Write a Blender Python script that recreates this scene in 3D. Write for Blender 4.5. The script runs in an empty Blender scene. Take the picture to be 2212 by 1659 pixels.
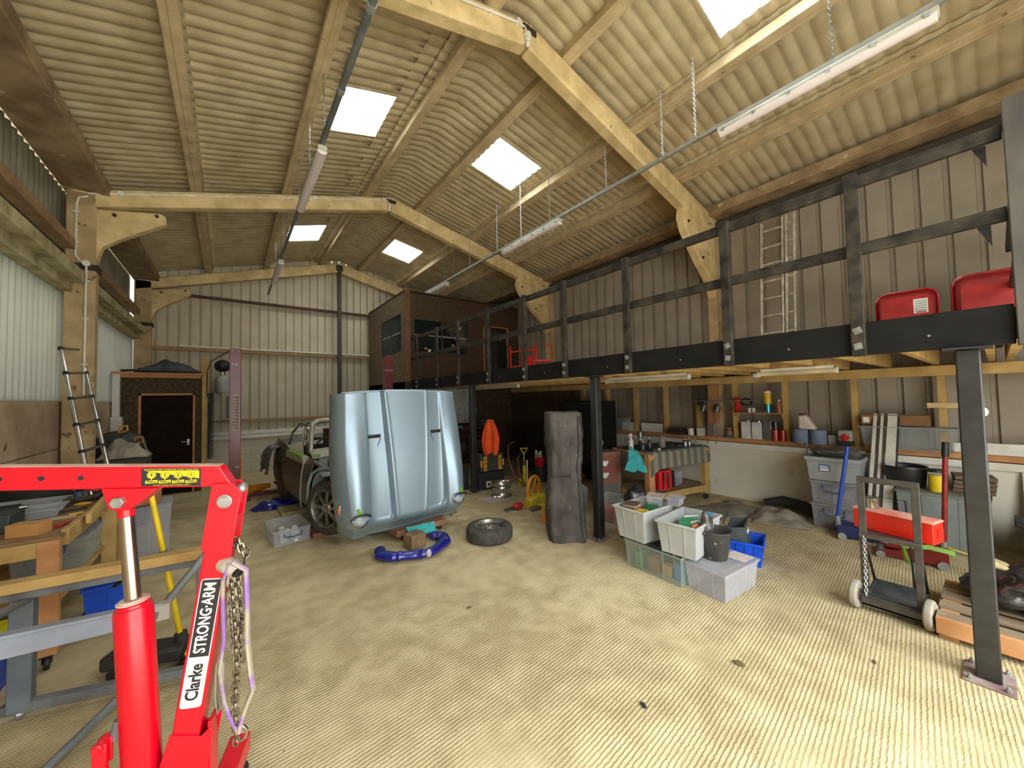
import bpy, bmesh, math, random
from mathutils import Vector, Matrix, Euler, noise as mnoise
PI = math.pi
S = bpy.context.scene
COL = S.collection
random.seed(7)

# ------------------------------------------------------------------ camera
cam_d = bpy.data.cameras.new('camera')
cam = bpy.data.objects.new('camera', cam_d); COL.objects.link(cam); S.camera = cam
cam_d.sensor_width = 36.0; cam_d.lens = 36.0 * 799.7 / 2212.0
cam_d.clip_start = 0.05; cam_d.clip_end = 200
yaw, pit, rol = 0.65278, 0.03673, -0.02134
fw = Vector((math.sin(yaw)*math.cos(pit), math.cos(yaw)*math.cos(pit), math.sin(pit)))
rt = Vector((math.cos(yaw), -math.sin(yaw), 0)); up = rt.cross(fw)
r2 = math.cos(rol)*rt + math.sin(rol)*up; u2 = -math.sin(rol)*rt + math.cos(rol)*up
mw = Matrix((r2, u2, -fw)).transposed().to_4x4(); mw.translation = (0, 0, 1.75)
cam.matrix_world = mw

# ------------------------------------------------------------------ daylight and exposure
wd = bpy.data.worlds.new('overcast_sky'); S.world = wd; wd.use_nodes = True
bg = wd.node_tree.nodes['Background']; bg.inputs[0].default_value = (0.95, 0.98, 0.97, 1); bg.inputs[1].default_value = 3.6
_t = wd.node_tree; _g = _t.nodes.new('ShaderNodeTexCoord'); _s = _t.nodes.new('ShaderNodeSeparateXYZ'); _m = _t.nodes.new('ShaderNodeMapRange')
_m.inputs['From Min'].default_value = 0.0; _m.inputs['From Max'].default_value = .9; _m.inputs['To Min'].default_value = 2.0; _m.inputs['To Max'].default_value = 15.0
_t.links.new(_g.outputs['Generated'], _s.inputs[0]); _t.links.new(_s.outputs['Z'], _m.inputs['Value']); _t.links.new(_m.outputs[0], bg.inputs[1])   # overcast sky, brightest overhead
S.view_settings.view_transform = 'Standard'; S.view_settings.look = 'None'
S.view_settings.exposure = 0.22; S.view_settings.gamma = 1.0; S.view_settings.use_curve_mapping = False
try:
    S.cycles.use_denoising = True; S.cycles.max_bounces = 10; S.cycles.diffuse_bounces = 6
    S.cycles.transparent_max_bounces = 24; S.cycles.transmission_bounces = 8
    S.cycles.sample_clamp_indirect = 6.0; S.cycles.caustics_reflective = False; S.cycles.caustics_refractive = False
except Exception: pass
def sky_portal(loc, rot, sx, sy):
    l = bpy.data.lights.new('sky_portal', 'AREA'); l.shape = 'RECTANGLE'; l.size = sx; l.size_y = sy
    l.cycles.is_portal = True
    o = bpy.data.objects.new('sky_portal', l); COL.objects.link(o); o.location = loc; o.rotation_euler = rot
sky_portal((1.45, -1.98, 1.85), (PI/2, 0, 0), 6.0, 3.8)          # the open end of the barn behind the camera

# ------------------------------------------------------------------ helpers
def srgb(c):
    return tuple(((v/255)/12.92 if v/255 <= .04045 else ((v/255+.055)/1.055)**2.4) for v in c[:3])
class NT:
    def __init__(s, m): s.t = m.node_tree; s.t.nodes.clear()
    def n(s, ty, **k):
        x = s.t.nodes.new(ty)
        for a, b in k.items():
            if a.startswith('i_'):
                key = a[2:]; key = int(key) if key.isdigit() else key.replace('_', ' ')
                x.inputs[key].default_value = b
            else: setattr(x, a, b)
        return x
    def l(s, a, b): s.t.links.new(a, b)
def lin4(c): return (*srgb(c), 1)
MATS = {}
def mat(name, rgb, rough=.6, metal=0.0, rgb2=None, scale=6.0, bump=0.0, bscale=None, stretch=(1, 1, 1), coat=0.0, detail=5, lo=.35, hi=.65, spec=.5, fleck=None, sheen=0):
    if name in MATS: return MATS[name]
    m = bpy.data.materials.new(name); m.use_nodes = True; t = NT(m)
    out = t.n('ShaderNodeOutputMaterial'); p = t.n('ShaderNodeBsdfPrincipled')
    p.inputs['Roughness'].default_value = rough; p.inputs['Metallic'].default_value = metal
    p.inputs['Coat Weight'].default_value = coat; p.inputs['Specular IOR Level'].default_value = spec
    p.inputs['Coat Roughness'].default_value = .15
    if sheen: p.inputs['Sheen Weight'].default_value = sheen
    t.l(p.outputs[0], out.inputs[0])
    tc = t.n('ShaderNodeTexCoord'); mp = t.n('ShaderNodeMapping'); mp.inputs['Scale'].default_value = stretch
    t.l(tc.outputs['Object'], mp.inputs[0])
    if rgb2 is None: rgb2 = tuple(v*.86 for v in rgb)
    nz = t.n('ShaderNodeTexNoise'); nz.inputs['Scale'].default_value = scale; nz.inputs['Detail'].default_value = detail
    t.l(mp.outputs[0], nz.inputs['Vector'])
    cr = t.n('ShaderNodeValToRGB'); cr.color_ramp.elements[0].position = lo; cr.color_ramp.elements[1].position = hi
    cr.color_ramp.elements[0].color = lin4(rgb2); cr.color_ramp.elements[1].color = lin4(rgb)
    t.l(nz.outputs[0], cr.inputs[0]); col = cr.outputs[0]
    if fleck:
        f2 = t.n('ShaderNodeTexNoise'); f2.inputs['Scale'].default_value = fleck[1]; f2.inputs['Detail'].default_value = 3
        t.l(mp.outputs[0], f2.inputs['Vector'])
        r3 = t.n('ShaderNodeValToRGB'); r3.color_ramp.elements[0].position = fleck[2]; r3.color_ramp.elements[1].position = fleck[2]+.05
        t.l(f2.outputs[0], r3.inputs[0]); mx = t.n('ShaderNodeMixRGB'); mx.inputs[2].default_value = lin4(fleck[0])
        t.l(r3.outputs[0], mx.inputs[0]); t.l(col, mx.inputs[1]); col = mx.outputs[0]
    t.l(col, p.inputs['Base Color'])
    if bump:
        b = t.n('ShaderNodeBump'); b.inputs['Strength'].default_value = min(1, bump); b.inputs['Distance'].default_value = .01
        n2 = t.n('ShaderNodeTexNoise'); n2.inputs['Scale'].default_value = bscale or scale*4; n2.inputs['Detail'].default_value = 6
        t.l(mp.outputs[0], n2.inputs['Vector']); t.l(n2.outputs[0], b.inputs['Height']); t.l(b.outputs[0], p.inputs['Normal'])
    MATS[name] = m; return m
def clearmat(name, rgb, alpha=.35, rough=.25):
    if name in MATS: return MATS[name]
    m = bpy.data.materials.new(name); m.use_nodes = True; t = NT(m)
    out = t.n('ShaderNodeOutputMaterial'); p = t.n('ShaderNodeBsdfPrincipled'); p.inputs['Roughness'].default_value = rough
    p.inputs['Base Color'].default_value = lin4(rgb)
    tr = t.n('ShaderNodeBsdfTransparent'); tr.inputs[0].default_value = (.96, .97, .97, 1)
    mx = t.n('ShaderNodeMixShader')
    lw = t.n('ShaderNodeLayerWeight'); lw.inputs[0].default_value = .35
    ma = t.n('ShaderNodeMath', operation='MULTIPLY_ADD'); ma.inputs[1].default_value = .28; ma.inputs[2].default_value = alpha; ma.use_clamp = True
    t.l(lw.outputs['Facing'], ma.inputs[0]); t.l(ma.outputs[0], mx.inputs[0])
    t.l(tr.outputs[0], mx.inputs[1]); t.l(p.outputs[0], mx.inputs[2]); t.l(mx.outputs[0], out.inputs[0])
    MATS[name] = m; return m

def basis(d):
    d = Vector(d).normalized(); a = Vector((0, 0, 1)) if abs(d.z) < .95 else Vector((1, 0, 0))
    x = a.cross(d).normalized(); y = d.cross(x).normalized(); return x, y, d
class MB:
    def __init__(s): s.v = []; s.f = []; s.M = None
    def add(s, vs, fs):
        o = len(s.v)
        if s.M is not None: vs = [s.M @ Vector(v) for v in vs]
        s.v += [Vector(v) for v in vs]; s.f += [tuple(i+o for i in f) for f in fs]; return s
    def box(s, lo, hi, R=None, piv=None):
        x0, y0, z0 = lo; x1, y1, z1 = hi
        vs = [Vector(p) for p in ((x0,y0,z0),(x1,y0,z0),(x1,y1,z0),(x0,y1,z0),(x0,y0,z1),(x1,y0,z1),(x1,y1,z1),(x0,y1,z1))]
        if R is not None:
            c = Vector(piv) if piv else (Vector(lo)+Vector(hi))/2
            vs = [R @ (v-c) + c for v in vs]
        return s.add(vs, [(0,3,2,1),(4,5,6,7),(0,1,5,4),(1,2,6,5),(2,3,7,6),(3,0,4,7)])
    def cbox(s, c, d, R=None): return s.box([c[i]-d[i]/2 for i in range(3)], [c[i]+d[i]/2 for i in range(3)], R)
    def bar(s, p0, p1, w, h, upv=(0, 0, 1)):
        p0 = Vector(p0); p1 = Vector(p1); d = (p1-p0).normalized(); u = Vector(upv)
        x = d.cross(u)
        if x.length < 1e-4: x = d.cross(Vector((1, 0, 0)))
        x.normalize(); y = x.cross(d).normalized(); vs = []
        for p in (p0, p1):
            for a, b in ((-1,-1),(1,-1),(1,1),(-1,1)): vs.append(p + x*(a*w/2) + y*(b*h/2))
        return s.add(vs, [(3,2,1,0),(4,5,6,7),(0,1,5,4),(1,2,6,5),(2,3,7,6),(3,0,4,7)])
    def cyl(s, p0, p1, r, r1=None, n=16, caps=True):
        p0 = Vector(p0); p1 = Vector(p1); r1 = r if r1 is None else r1; x, y, d = basis(p1-p0); vs = []
        for p, q in ((p0, r), (p1, r1)):
            for i in range(n): a = 2*PI*i/n; vs.append(p + x*(q*math.cos(a)) + y*(q*math.sin(a)))
        fs = [(i, (i+1) % n, n+(i+1) % n, n+i) for i in range(n)]
        if caps: fs += [tuple(range(n))[::-1], tuple(range(n, 2*n))]
        return s.add(vs, fs)
    def tube(s, pts, r, n=8, closed=False, caps=True, flat=None):
        pts = [Vector(p) for p in pts]; N = len(pts); vs = []; fs = []; ref = None
        rr = r if isinstance(r, (list, tuple)) else [r]*N
        for i, p in enumerate(pts):
            if closed: d = pts[(i+1) % N]-pts[i-1]
            else: d = pts[min(i+1, N-1)]-pts[max(i-1, 0)]
            d.normalize()
            if ref is None: ref, _, _ = basis(d)
            x = (ref - d*ref.dot(d))
            if x.length < 1e-5: x, _, _ = basis(d)
            x.normalize(); ref = x; y = d.cross(x)
            fl = flat if flat else 1.0
            for k in range(n): a = 2*PI*k/n; vs.append(p + x*(rr[i]*math.cos(a)) + y*(rr[i]*fl*math.sin(a)))
        for i in range(N if closed else N-1):
            j = (i+1) % N
            for k in range(n): fs.append((i*n+k, i*n+(k+1) % n, j*n+(k+1) % n, j*n+k))
        if caps and not closed: fs += [tuple(range(n))[::-1], tuple(range((N-1)*n, N*n))]
        return s.add(vs, fs)
    def lathe(s, prof, c=(0, 0, 0), axis=(0, 0, 1), n=24, a0=0, a1=2*PI):
        x, y, d = basis(axis); c = Vector(c); full = abs(a1-a0-2*PI) < 1e-6; vs = []; fs = []
        m = n if full else n+1
        for r, z in prof:
            for k in range(m): a = a0+(a1-a0)*k/n; vs.append(c + x*(r*math.cos(a)) + y*(r*math.sin(a)) + d*z)
        for i in range(len(prof)-1):
            for k in range(n):
                k1 = (k+1) % m; fs.append((i*m+k, i*m+k1, (i+1)*m+k1, (i+1)*m+k))
        return s.add(vs, fs)
    def prism(s, poly, o, ax, ay, depth):
        o = Vector(o); ax = Vector(ax); ay = Vector(ay); dz = ax.cross(ay).normalized()*depth; n = len(poly)
        vs = [o+ax*a+ay*b for a, b in poly] + [o+ax*a+ay*b+dz for a, b in poly]
        return s.add(vs, [tuple(range(n))[::-1], tuple(range(n, 2*n))] + [(i, (i+1) % n, n+(i+1) % n, n+i) for i in range(n)])
    def grid(s, fn, nu, nv, cu=False):
        vs = [fn(i/nu, j/nv) for j in range(nv+1) for i in range(nu+1)]
        return s.add(vs, [(j*(nu+1)+i, j*(nu+1)+i+1, (j+1)*(nu+1)+i+1, (j+1)*(nu+1)+i) for j in range(nv) for i in range(nu)])
    def ball(s, c, r, nu=14, nv=9, f=None):
        c = Vector(c); rx = r if isinstance(r, (tuple, list)) else (r, r, r); vs = [c+Vector((0, 0, -rx[2]))]
        for j in range(1, nv):
            b = -PI/2+PI*j/nv
            for i in range(nu):
                a = 2*PI*i/nu; vs.append(c+Vector((rx[0]*math.cos(b)*math.cos(a), rx[1]*math.cos(b)*math.sin(a), rx[2]*math.sin(b))))
        vs.append(c+Vector((0, 0, rx[2]))); top = len(vs)-1; fs = []
        for i in range(nu):
            fs.append((0, 1+(i+1) % nu, 1+i)); fs.append((top, 1+(nv-2)*nu+i, 1+(nv-2)*nu+(i+1) % nu))
            for j in range(nv-2): fs.append((1+j*nu+i, 1+j*nu+(i+1) % nu, 1+(j+1)*nu+(i+1) % nu, 1+(j+1)*nu+i))
        if f: vs = [f(v) for v in vs]
        return s.add(vs, fs)
def obj(name, mb, m, par=None, world=False, bevel=0.0, smooth=40, solid=0.0, seg=2, kind=None, label=None, subd=0):
    me = bpy.data.meshes.new(name); me.from_pydata([tuple(v) for v in mb.v], [], mb.f); me.update()
    bm = bmesh.new(); bm.from_mesh(me); bmesh.ops.recalc_face_normals(bm, faces=bm.faces)
    lim = math.radians(smooth)
    for f in bm.faces: f.smooth = smooth > 0
    for e in bm.edges:
        if len(e.link_faces) == 2 and e.calc_face_angle(0) > lim: e.smooth = False
    bm.to_mesh(me); bm.free()
    o = bpy.data.objects.new(name, me); COL.objects.link(o)
    if m: me.materials.append(m)
    if par:
        o.parent = par
        if world:
            b = par
            acc = Vector(par.location)
            while b.parent: b = b.parent; acc += b.location
            me.transform(Matrix.Translation(-acc))
    if solid:
        md = o.modifiers.new('solid', 'SOLIDIFY'); md.thickness = solid; md.offset = 0
    if subd:
        md = o.modifiers.new('sub', 'SUBSURF'); md.levels = subd; md.render_levels = subd
    if bevel:
        md = o.modifiers.new('bevel', 'BEVEL'); md.width = bevel; md.segments = seg; md.limit_method = 'ANGLE'; md.angle_limit = math.radians(50)
    if kind: o['kind'] = kind
    if label: o['label'] = label
    return o
def tag(o, label=None, cat=None, group=None, kind=None):
    if label: o['label'] = label
    if cat: o['category'] = cat
    if group: o['group'] = group
    if kind: o['kind'] = kind
    return o
def thing(name, label, cat, loc=(0, 0, 0), rz=0.0, group=None, kind=None, rot=None):
    o = bpy.data.objects.new(name, None); COL.objects.link(o); o.location = loc
    o.rotation_euler = rot if rot else (0, 0, rz); o.empty_display_size = .1
    return tag(o, label, cat, group, kind)
def solo(name, mb, m, label, cat, group=None, **k):
    """a thing that is one mesh; its origin is moved to the middle of its base"""
    lo = [min(v[i] for v in mb.v) for i in range(3)]; hi = [max(v[i] for v in mb.v) for i in range(3)]
    base = Vector(((lo[0]+hi[0])/2, (lo[1]+hi[1])/2, lo[2])); kind = k.pop('kind', None)
    mb.v = [v-base for v in mb.v]; o = obj(name, mb, m, **k); o.location = base
    return tag(o, label, cat, group, kind)
def kids(o): return [c for c in COL.objects if c.parent == o]
def dup(root, loc=None, rz=None, label=None, group=None, rot=None):
    def cp(o, par):
        c = o.copy(); COL.objects.link(c); c.parent = par
        for ch in kids(o): cp(ch, c)
        return c
    r = cp(root, None)
    if loc is not None: r.location = loc
    if rz is not None: r.rotation_euler = (0, 0, rz)
    if rot is not None: r.rotation_euler = rot
    if label: r['label'] = label
    if group: r['group'] = group
    return r
SPLIT = {'bolt_plate', 'gusset', 'junction_box', 'side_window_frame', 'anchor_bolt', 'bolt', 'bolt_head', 'clip', 'saddle_clip', 'end_cap', 'door_edge', 'rung', 'spokes', 'wheel_nut',
         'castor_fork', 'end_rail', 'seat', 'bracket', 'handle', 'label_print', 'slat', 'leg', 'wheel', 'stud', 'hook', 'rib', 'bay_strip', 'masking_tape', 'print', 'joist', 'collar', 'brace_tube', 'jack_wheel', 'rail', 'wheel_arch', 'side_pad', 'label_text', 'handle_lug'}
def split_loose():
    """each separate piece of the listed part meshes becomes an object of its own"""
    for o in list(COL.objects):
        if o.type != 'MESH' or o.name.split('.')[0] not in SPLIT or o.data.users > 1: continue
        me = o.data; par = list(range(len(me.vertices)))
        def find(a):
            while par[a] != a: par[a] = par[par[a]]; a = par[a]
            return a
        for e in me.edges:
            a, b = find(e.vertices[0]), find(e.vertices[1])
            if a != b: par[a] = b
        roots = sorted({find(i) for i in range(len(par))})
        # pieces whose boxes touch count as one
        bb = {}
        for i, v in enumerate(me.vertices):
            r = find(i); b = bb.setdefault(r, [v.co.copy(), v.co.copy()])
            for k in range(3): b[0][k] = min(b[0][k], v.co[k]); b[1][k] = max(b[1][k], v.co[k])
        grp = {r: r for r in roots}
        def g(a):
            while grp[a] != a: a = grp[a]
            return a
        if len(roots) > 60: continue
        for i, a in enumerate(roots):
            for b in roots[i+1:]:
                A, B = bb[a], bb[b]
                if all(A[0][k] <= B[1][k]+.002 and B[0][k] <= A[1][k]+.002 for k in range(3)) and g(a) != g(b): grp[g(b)] = g(a)
        sets = {}
        for f in me.polygons: sets.setdefault(g(find(f.vertices[0])), []).append(f.index)
        if len(sets) < 2: continue
        for n, (r, fs) in enumerate(sorted(sets.items())):
            bm = bmesh.new(); bm.from_mesh(me); keep = set(fs); bm.faces.ensure_lookup_table()
            bmesh.ops.delete(bm, geom=[f for f in bm.faces if f.index not in keep], context='FACES')
            m2 = bpy.data.meshes.new(me.name)
            for m_ in me.materials: m2.materials.append(m_)
            bm.to_mesh(m2); bm.free()
            if n == 0: first = m2
            else: c = o.copy(); COL.objects.link(c); c.data = m2
        o.data = first
def text(name, s, size, m, par, loc, rot, ext=.0004, align='CENTER', sx=1.0, bold=0.0):
    c = bpy.data.curves.new(name, 'FONT'); c.body = s; c.size = size; c.extrude = ext; c.align_x = align; c.align_y = 'CENTER'; c.offset = bold
    c.resolution_u = 3
    q = bpy.data.objects.new(name, c); COL.objects.link(q); bpy.context.view_layer.update()
    me = bpy.data.meshes.new_from_object(q.evaluated_get(bpy.context.evaluated_depsgraph_get())); bpy.data.objects.remove(q); bpy.data.curves.remove(c)
    me.materials.clear(); me.materials.append(m); me.transform(Matrix.Diagonal((sx, 1, 1, 1)))
    o = bpy.data.objects.new(name, me); COL.objects.link(o); o.parent = par; o.location = loc; o.rotation_euler = rot; return o
def nz(x, y=0, z=0): return mnoise.noise(Vector((x, y, z)))
# ------------------------------------------------------------------ materials of the shell
m_col = mat('column_concrete', (198,174,130), .88, rgb2=(160,136,98), scale=3.2, bump=.35, bscale=40, fleck=((124,102,70), 8, .64), lo=.3, hi=.7)
m_conc = mat('frame_concrete', (226,202,150), .85, rgb2=(196,172,120), scale=5, bump=.35, bscale=40, fleck=((140,118,82), 9, .70))
m_asb = mat('fibre_cement', (200,186,150), .9, rgb2=(176,160,124), scale=3.5, bump=.25, bscale=60)
m_wood = mat('new_timber', (196,164,102), .75, rgb2=(170,136,78), scale=5, stretch=(1,1,1), bump=.15, bscale=30, fleck=((116,82,44), 14, .74))
m_woodo = mat('orange_timber', (196,144,96), .75, rgb2=(176,122,76), scale=6, bump=.12, bscale=30)
m_rail = mat('old_timber', (176,142,104), .8, rgb2=(146,116,82), scale=7, bump=.2)
m_white = mat('white_plastic', (226,224,214), .45, rgb2=(208,206,196))
m_sill = mat('sill_white', (224,221,210), .85, rgb2=(212,208,196), spec=.1)
m_purl = mat('purlin_concrete', (206,186,146), .85, rgb2=(178,158,120), scale=5, bump=.35, bscale=40, fleck=((130,110,76), 9, .70))
m_blackp = mat('worn_black_paint', (70,65,56), .6, rgb2=(34,32,29), spec=.25, scale=9, bump=.1, fleck=((104,98,88), 30, .72))
m_post = mat('black_steel', (44,44,44), .38, rgb2=(30,30,31), scale=12, spec=.6)
m_osb = mat('osb_board', (84,62,42), .8, rgb2=(60,45,31), scale=26, bump=.15, detail=2, lo=.42, hi=.58)
m_steelw = mat('galvanised', (176,180,178), .4, .7, rgb2=(150,154,152), scale=14)

# ------------------------------------------------------------------ floor
def floor_mat():
    m = bpy.data.materials.new('tamped_concrete'); m.use_nodes = True; t = NT(m)
    out = t.n('ShaderNodeOutputMaterial'); p = t.n('ShaderNodeBsdfPrincipled'); p.inputs['Roughness'].default_value = .82; p.inputs['Specular IOR Level'].default_value = .3
    t.l(p.outputs[0], out.inputs[0]); tc = t.n('ShaderNodeTexCoord')
    big = t.n('ShaderNodeTexNoise', i_Scale=.7, i_Detail=4.0); t.l(tc.outputs['Object'], big.inputs['Vector'])
    med = t.n('ShaderNodeTexNoise', i_Scale=5.0, i_Detail=7.0); t.l(tc.outputs['Object'], med.inputs['Vector'])
    ad = t.n('ShaderNodeMath', operation='ADD'); t.l(big.outputs[0], ad.inputs[0]); t.l(med.outputs[0], ad.inputs[1])
    cr = t.n('ShaderNodeValToRGB'); cr.color_ramp.elements[0].position = .38*2; cr.color_ramp.elements[1].position = .6*2
    cr.color_ramp.elements[0].position = .70; cr.color_ramp.elements[1].position = 1.0
    hm = t.n('ShaderNodeMath', operation='MULTIPLY', i_1=.85); t.l(ad.outputs[0], hm.inputs[0]); t.l(hm.outputs[0], cr.inputs[0])
    cr.color_ramp.elements[0].color = lin4((168,153,116)); cr.color_ramp.elements[1].color = lin4((196,182,144))
    # dark debris flecks
    fl = t.n('ShaderNodeTexNoise', i_Scale=38.0, i_Detail=2.0); t.l(tc.outputs['Object'], fl.inputs['Vector'])
    fr = t.n('ShaderNodeValToRGB'); fr.color_ramp.elements[0].position = .735; fr.color_ramp.elements[1].position = .76; t.l(fl.outputs[0], fr.inputs[0])
    mx = t.n('ShaderNodeMixRGB'); mx.inputs[2].default_value = lin4((96,84,58)); t.l(fr.outputs[0], mx.inputs[0]); t.l(cr.outputs[0], mx.inputs[1])
    t.l(mx.outputs[0], p.inputs['Base Color'])
    # ridges left by the tamping beam, running across the barn
    mp = t.n('ShaderNodeMapping'); mp.inputs['Rotation'].default_value = (0, 0, math.radians(-5)); t.l(tc.outputs['Object'], mp.inputs[0])
    wv = t.n('ShaderNodeTexWave', wave_type='BANDS', bands_direction='Y', wave_profile='SIN'); wv.inputs['Scale'].default_value = 14
    wv.inputs['Distortion'].default_value = 3.0; wv.inputs['Detail'].default_value = 4.0; wv.inputs['Detail Scale'].default_value = 2.6; wv.inputs['Detail Roughness'].default_value = .65
    t.l(mp.outputs[0], wv.inputs['Vector'])
    pw = t.n('ShaderNodeMath', operation='POWER', i_1=1.6); t.l(wv.outputs['Fac'], pw.inputs[0])
    mk = t.n('ShaderNodeTexNoise', i_Scale=1.1, i_Detail=7.0); t.l(tc.outputs['Object'], mk.inputs['Vector'])
    mr = t.n('ShaderNodeValToRGB'); mr.color_ramp.elements[0].position = .30; mr.color_ramp.elements[1].position = .52; t.l(mk.outputs[0], mr.inputs[0])
    mm = t.n('ShaderNodeMath', operation='MULTIPLY'); t.l(pw.outputs[0], mm.inputs[0]); t.l(mr.outputs[0], mm.inputs[1])
    ms = t.n('ShaderNodeMath', operation='MULTIPLY_ADD', i_1=.30); t.l(med.outputs[0], ms.inputs[0]); t.l(mm.outputs[0], ms.inputs[2])
    bp = t.n('ShaderNodeBump'); bp.inputs['Strength'].default_value = .8; bp.inputs['Distance'].default_value = .004
    t.l(ms.outputs[0], bp.inputs['Height']); t.l(bp.outputs[0], p.inputs['Normal'])
    return m
Y0, Y1 = -1.95, 11.95           # open end, back wall
XL, XR, XC = -1.75, 7.06, 2.57  # walls and ridge
tag(obj('floor', MB().box((XL-.15, Y0, -.15), (XR+.15, Y1+.15, 0)), floor_mat()), 'pale ridged concrete floor of the barn', 'floor', kind='structure')
tag(obj('ground', MB().box((-25, -30, -.2), (30, Y0, -.02)), mat('yard', (216,212,204), .9)), 'unseen pale ground outside the open end, added to bounce daylight in', 'ground', kind='structure')  # unseen yard, kept pale so it bounces sky light onto the roof

# ------------------------------------------------------------------ roof
SLL, SLR = .29, .225        # the two slopes
def slope(x): return SLR if x > XC else SLL
def zr(x, z0=6.0): return z0 - slope(x)*abs(x-XC)
PITCH = .146
SKY = [(3.37, 4.23, 4.58, 5.45), (3.34, 4.11, 9.2, 10.2), (3.50, 4.28, .62, 1.68), (1.05, 1.76, 4.72, 5.62), (1.05, 1.76, 9.22, 10.2), (1.05, 1.76, .3, 1.3)]
def roof_side(mb, xa, xb, dz):
    n = int(round((Y1+.1-(Y0-.2))/PITCH*8)); ya = Y0-.2; xs = [xa, xb]
    for s in SKY:
        for q in s[:2]:
            if min(xa, xb)+.01 < q < max(xa, xb)-.01: xs.append(q)
    lo_, hi_ = min(xa, xb), max(xa, xb); xs += [lo_+(hi_-lo_)*k/7 for k in range(1, 7)]
    xs = sorted(xs); xs = [x for i, x in enumerate(xs) if i == 0 or x-xs[i-1] > .02 or any(abs(x-q) < 1e-6 for s_ in SKY for q in s_[:2])]
    vs = []; fs = []; m = len(xs)
    for i in range(n+1):
        y = ya+i*PITCH/8; w = .024*(abs(math.sin(PI*y/PITCH))**.8*-1)+.014
        for x in xs:
            t = (x-xs[0])/(xs[-1]-xs[0]); lap = dz*(t if xa < xb else 1-t)
            vs.append((x, y, zr(x)+w+.03+lap+.012*nz(x*1.3, y*.7, 2)))
    for i in range(n):
        yc = ya+(i+.5)*PITCH/8
        for j in range(m-1):
            xc = (xs[j]+xs[j+1])/2
            if any(s[0] < xc < s[1] and s[2] < yc < s[3] for s in SKY): continue
            fs.append((i*m+j, i*m+j+1, (i+1)*m+j+1, (i+1)*m+j))
    mb.add(vs, fs)
mb = MB()
for a, b in ((2.95, 4.52), (4.40, 5.75), (5.62, 7.2)): roof_side(mb, a, b, .035)
for a, b in ((2.28, .72), (.84, -.45), (-.33, -1.95)): roof_side(mb, a, b, .035)
ceil = tag(obj('ceiling', mb, m_asb, solid=.008, smooth=60), 'corrugated fibre cement roof sheets of the barn', 'roof', kind='structure')
# cranked ridge pieces, rounded corrugations over the ridge
mb = MB(); n = int((Y1-Y0+.2)/PITCH*8); us = [-.62, -.56, -.34, -.22, -.12, 0, .12, .24, .38, .62, .72]
def ridge(u, y):
    x = XC+u; d = abs(u); z = 6.012-slope(x)*max(d, .10)
    return Vector((x, y, z - .026*abs(math.sin(PI*y/PITCH))**.8 + .004 + (.02 if d < .1 else 0)))
vs = [ridge(u, Y0-.2+i*PITCH/8) for i in range(n+1) for u in us]; m_ = len(us)
mb.add(vs, [(i*m_+j, i*m_+j+1, (i+1)*m_+j+1, (i+1)*m_+j) for i in range(n) for j in range(m_-1)])
tag(obj('ridge_capping', mb, m_asb, solid=.008, smooth=60), 'cranked corrugated ridge pieces along the top of the roof', 'roof', kind='structure')
# skylights: clear corrugated sheets
gl = bpy.data.materials.new('clear_rooflight_sheet'); gl.use_nodes = True; t = NT(gl)
o_ = t.n('ShaderNodeOutputMaterial'); a_ = t.n('ShaderNodeBsdfTransparent'); a_.inputs[0].default_value = (.97, .99, 1, 1)
b_ = t.n('ShaderNodeBsdfTranslucent'); b_.inputs[0].default_value = (.95, .97, 1, 1); x_ = t.n('ShaderNodeMixShader'); x_.inputs[0].default_value = .3
t.l(a_.outputs[0], x_.inputs[1]); t.l(b_.outputs[0], x_.inputs[2]); t.l(x_.outputs[0], o_.inputs[0])
for k, s in enumerate(SKY):
    mb = MB(); n = int((s[3]-s[2])/PITCH*8)
    mb.grid(lambda u, v: Vector((s[0]-.05+u*(s[1]-s[0]+.1), s[2]-.03+v*(s[3]-s[2]+.06), zr(s[0]-.05+u*(s[1]-s[0]+.1))+.065+.018*math.cos(2*PI*(s[2]+v*(s[3]-s[2]))/PITCH))), 2, n)
    side = 'right' if s[0] > XC else 'left'; far = {0: 'nearer', 1: 'farther', 2: 'nearest', 3: 'nearer', 4: 'farther', 5: 'nearest'}[k]
    tag(obj('window_%d' % (k+1), mb, gl, smooth=60), 'bright square clear rooflight, the %s one in the %s roof slope' % (far, side), 'rooflight', kind='structure')
    sky_portal(((s[0]+s[1])/2, (s[2]+s[3])/2, zr((s[0]+s[1])/2)+.16), (0, 0, 0), s[1]-s[0]+.1, s[3]-s[2]+.1)

# purlins: each a concrete bar along the barn
PX = [(3.14, 'first right of the ridge'), (4.45, 'second right of the ridge'), (5.68, 'third right of the ridge'), (2.13, 'first left of the ridge'), (.78, 'second left of the ridge'), (-.40, 'third left of the ridge')]
for x, w in PX:
    s = 1 if x > XC else -1; n_ = Vector((s*slope(x), 0, 1)).normalized(); z = zr(x)-.09
    mb = MB(); mb.bar((x, Y0+.02, z), (x, Y1-.02, z), .085, .15, upv=tuple(n_))
    mb.bar((x+s*.035, Y0+.02, z-.055), (x+s*.035, Y1-.02, z-.055), .10, .045, upv=tuple(n_))
    tag(obj('roof_purlin', mb, m_purl, bevel=.008), 'long concrete purlin under the roof sheets, %s' % w, 'purlin', 'concrete roof purlins', 'structure')
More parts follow.
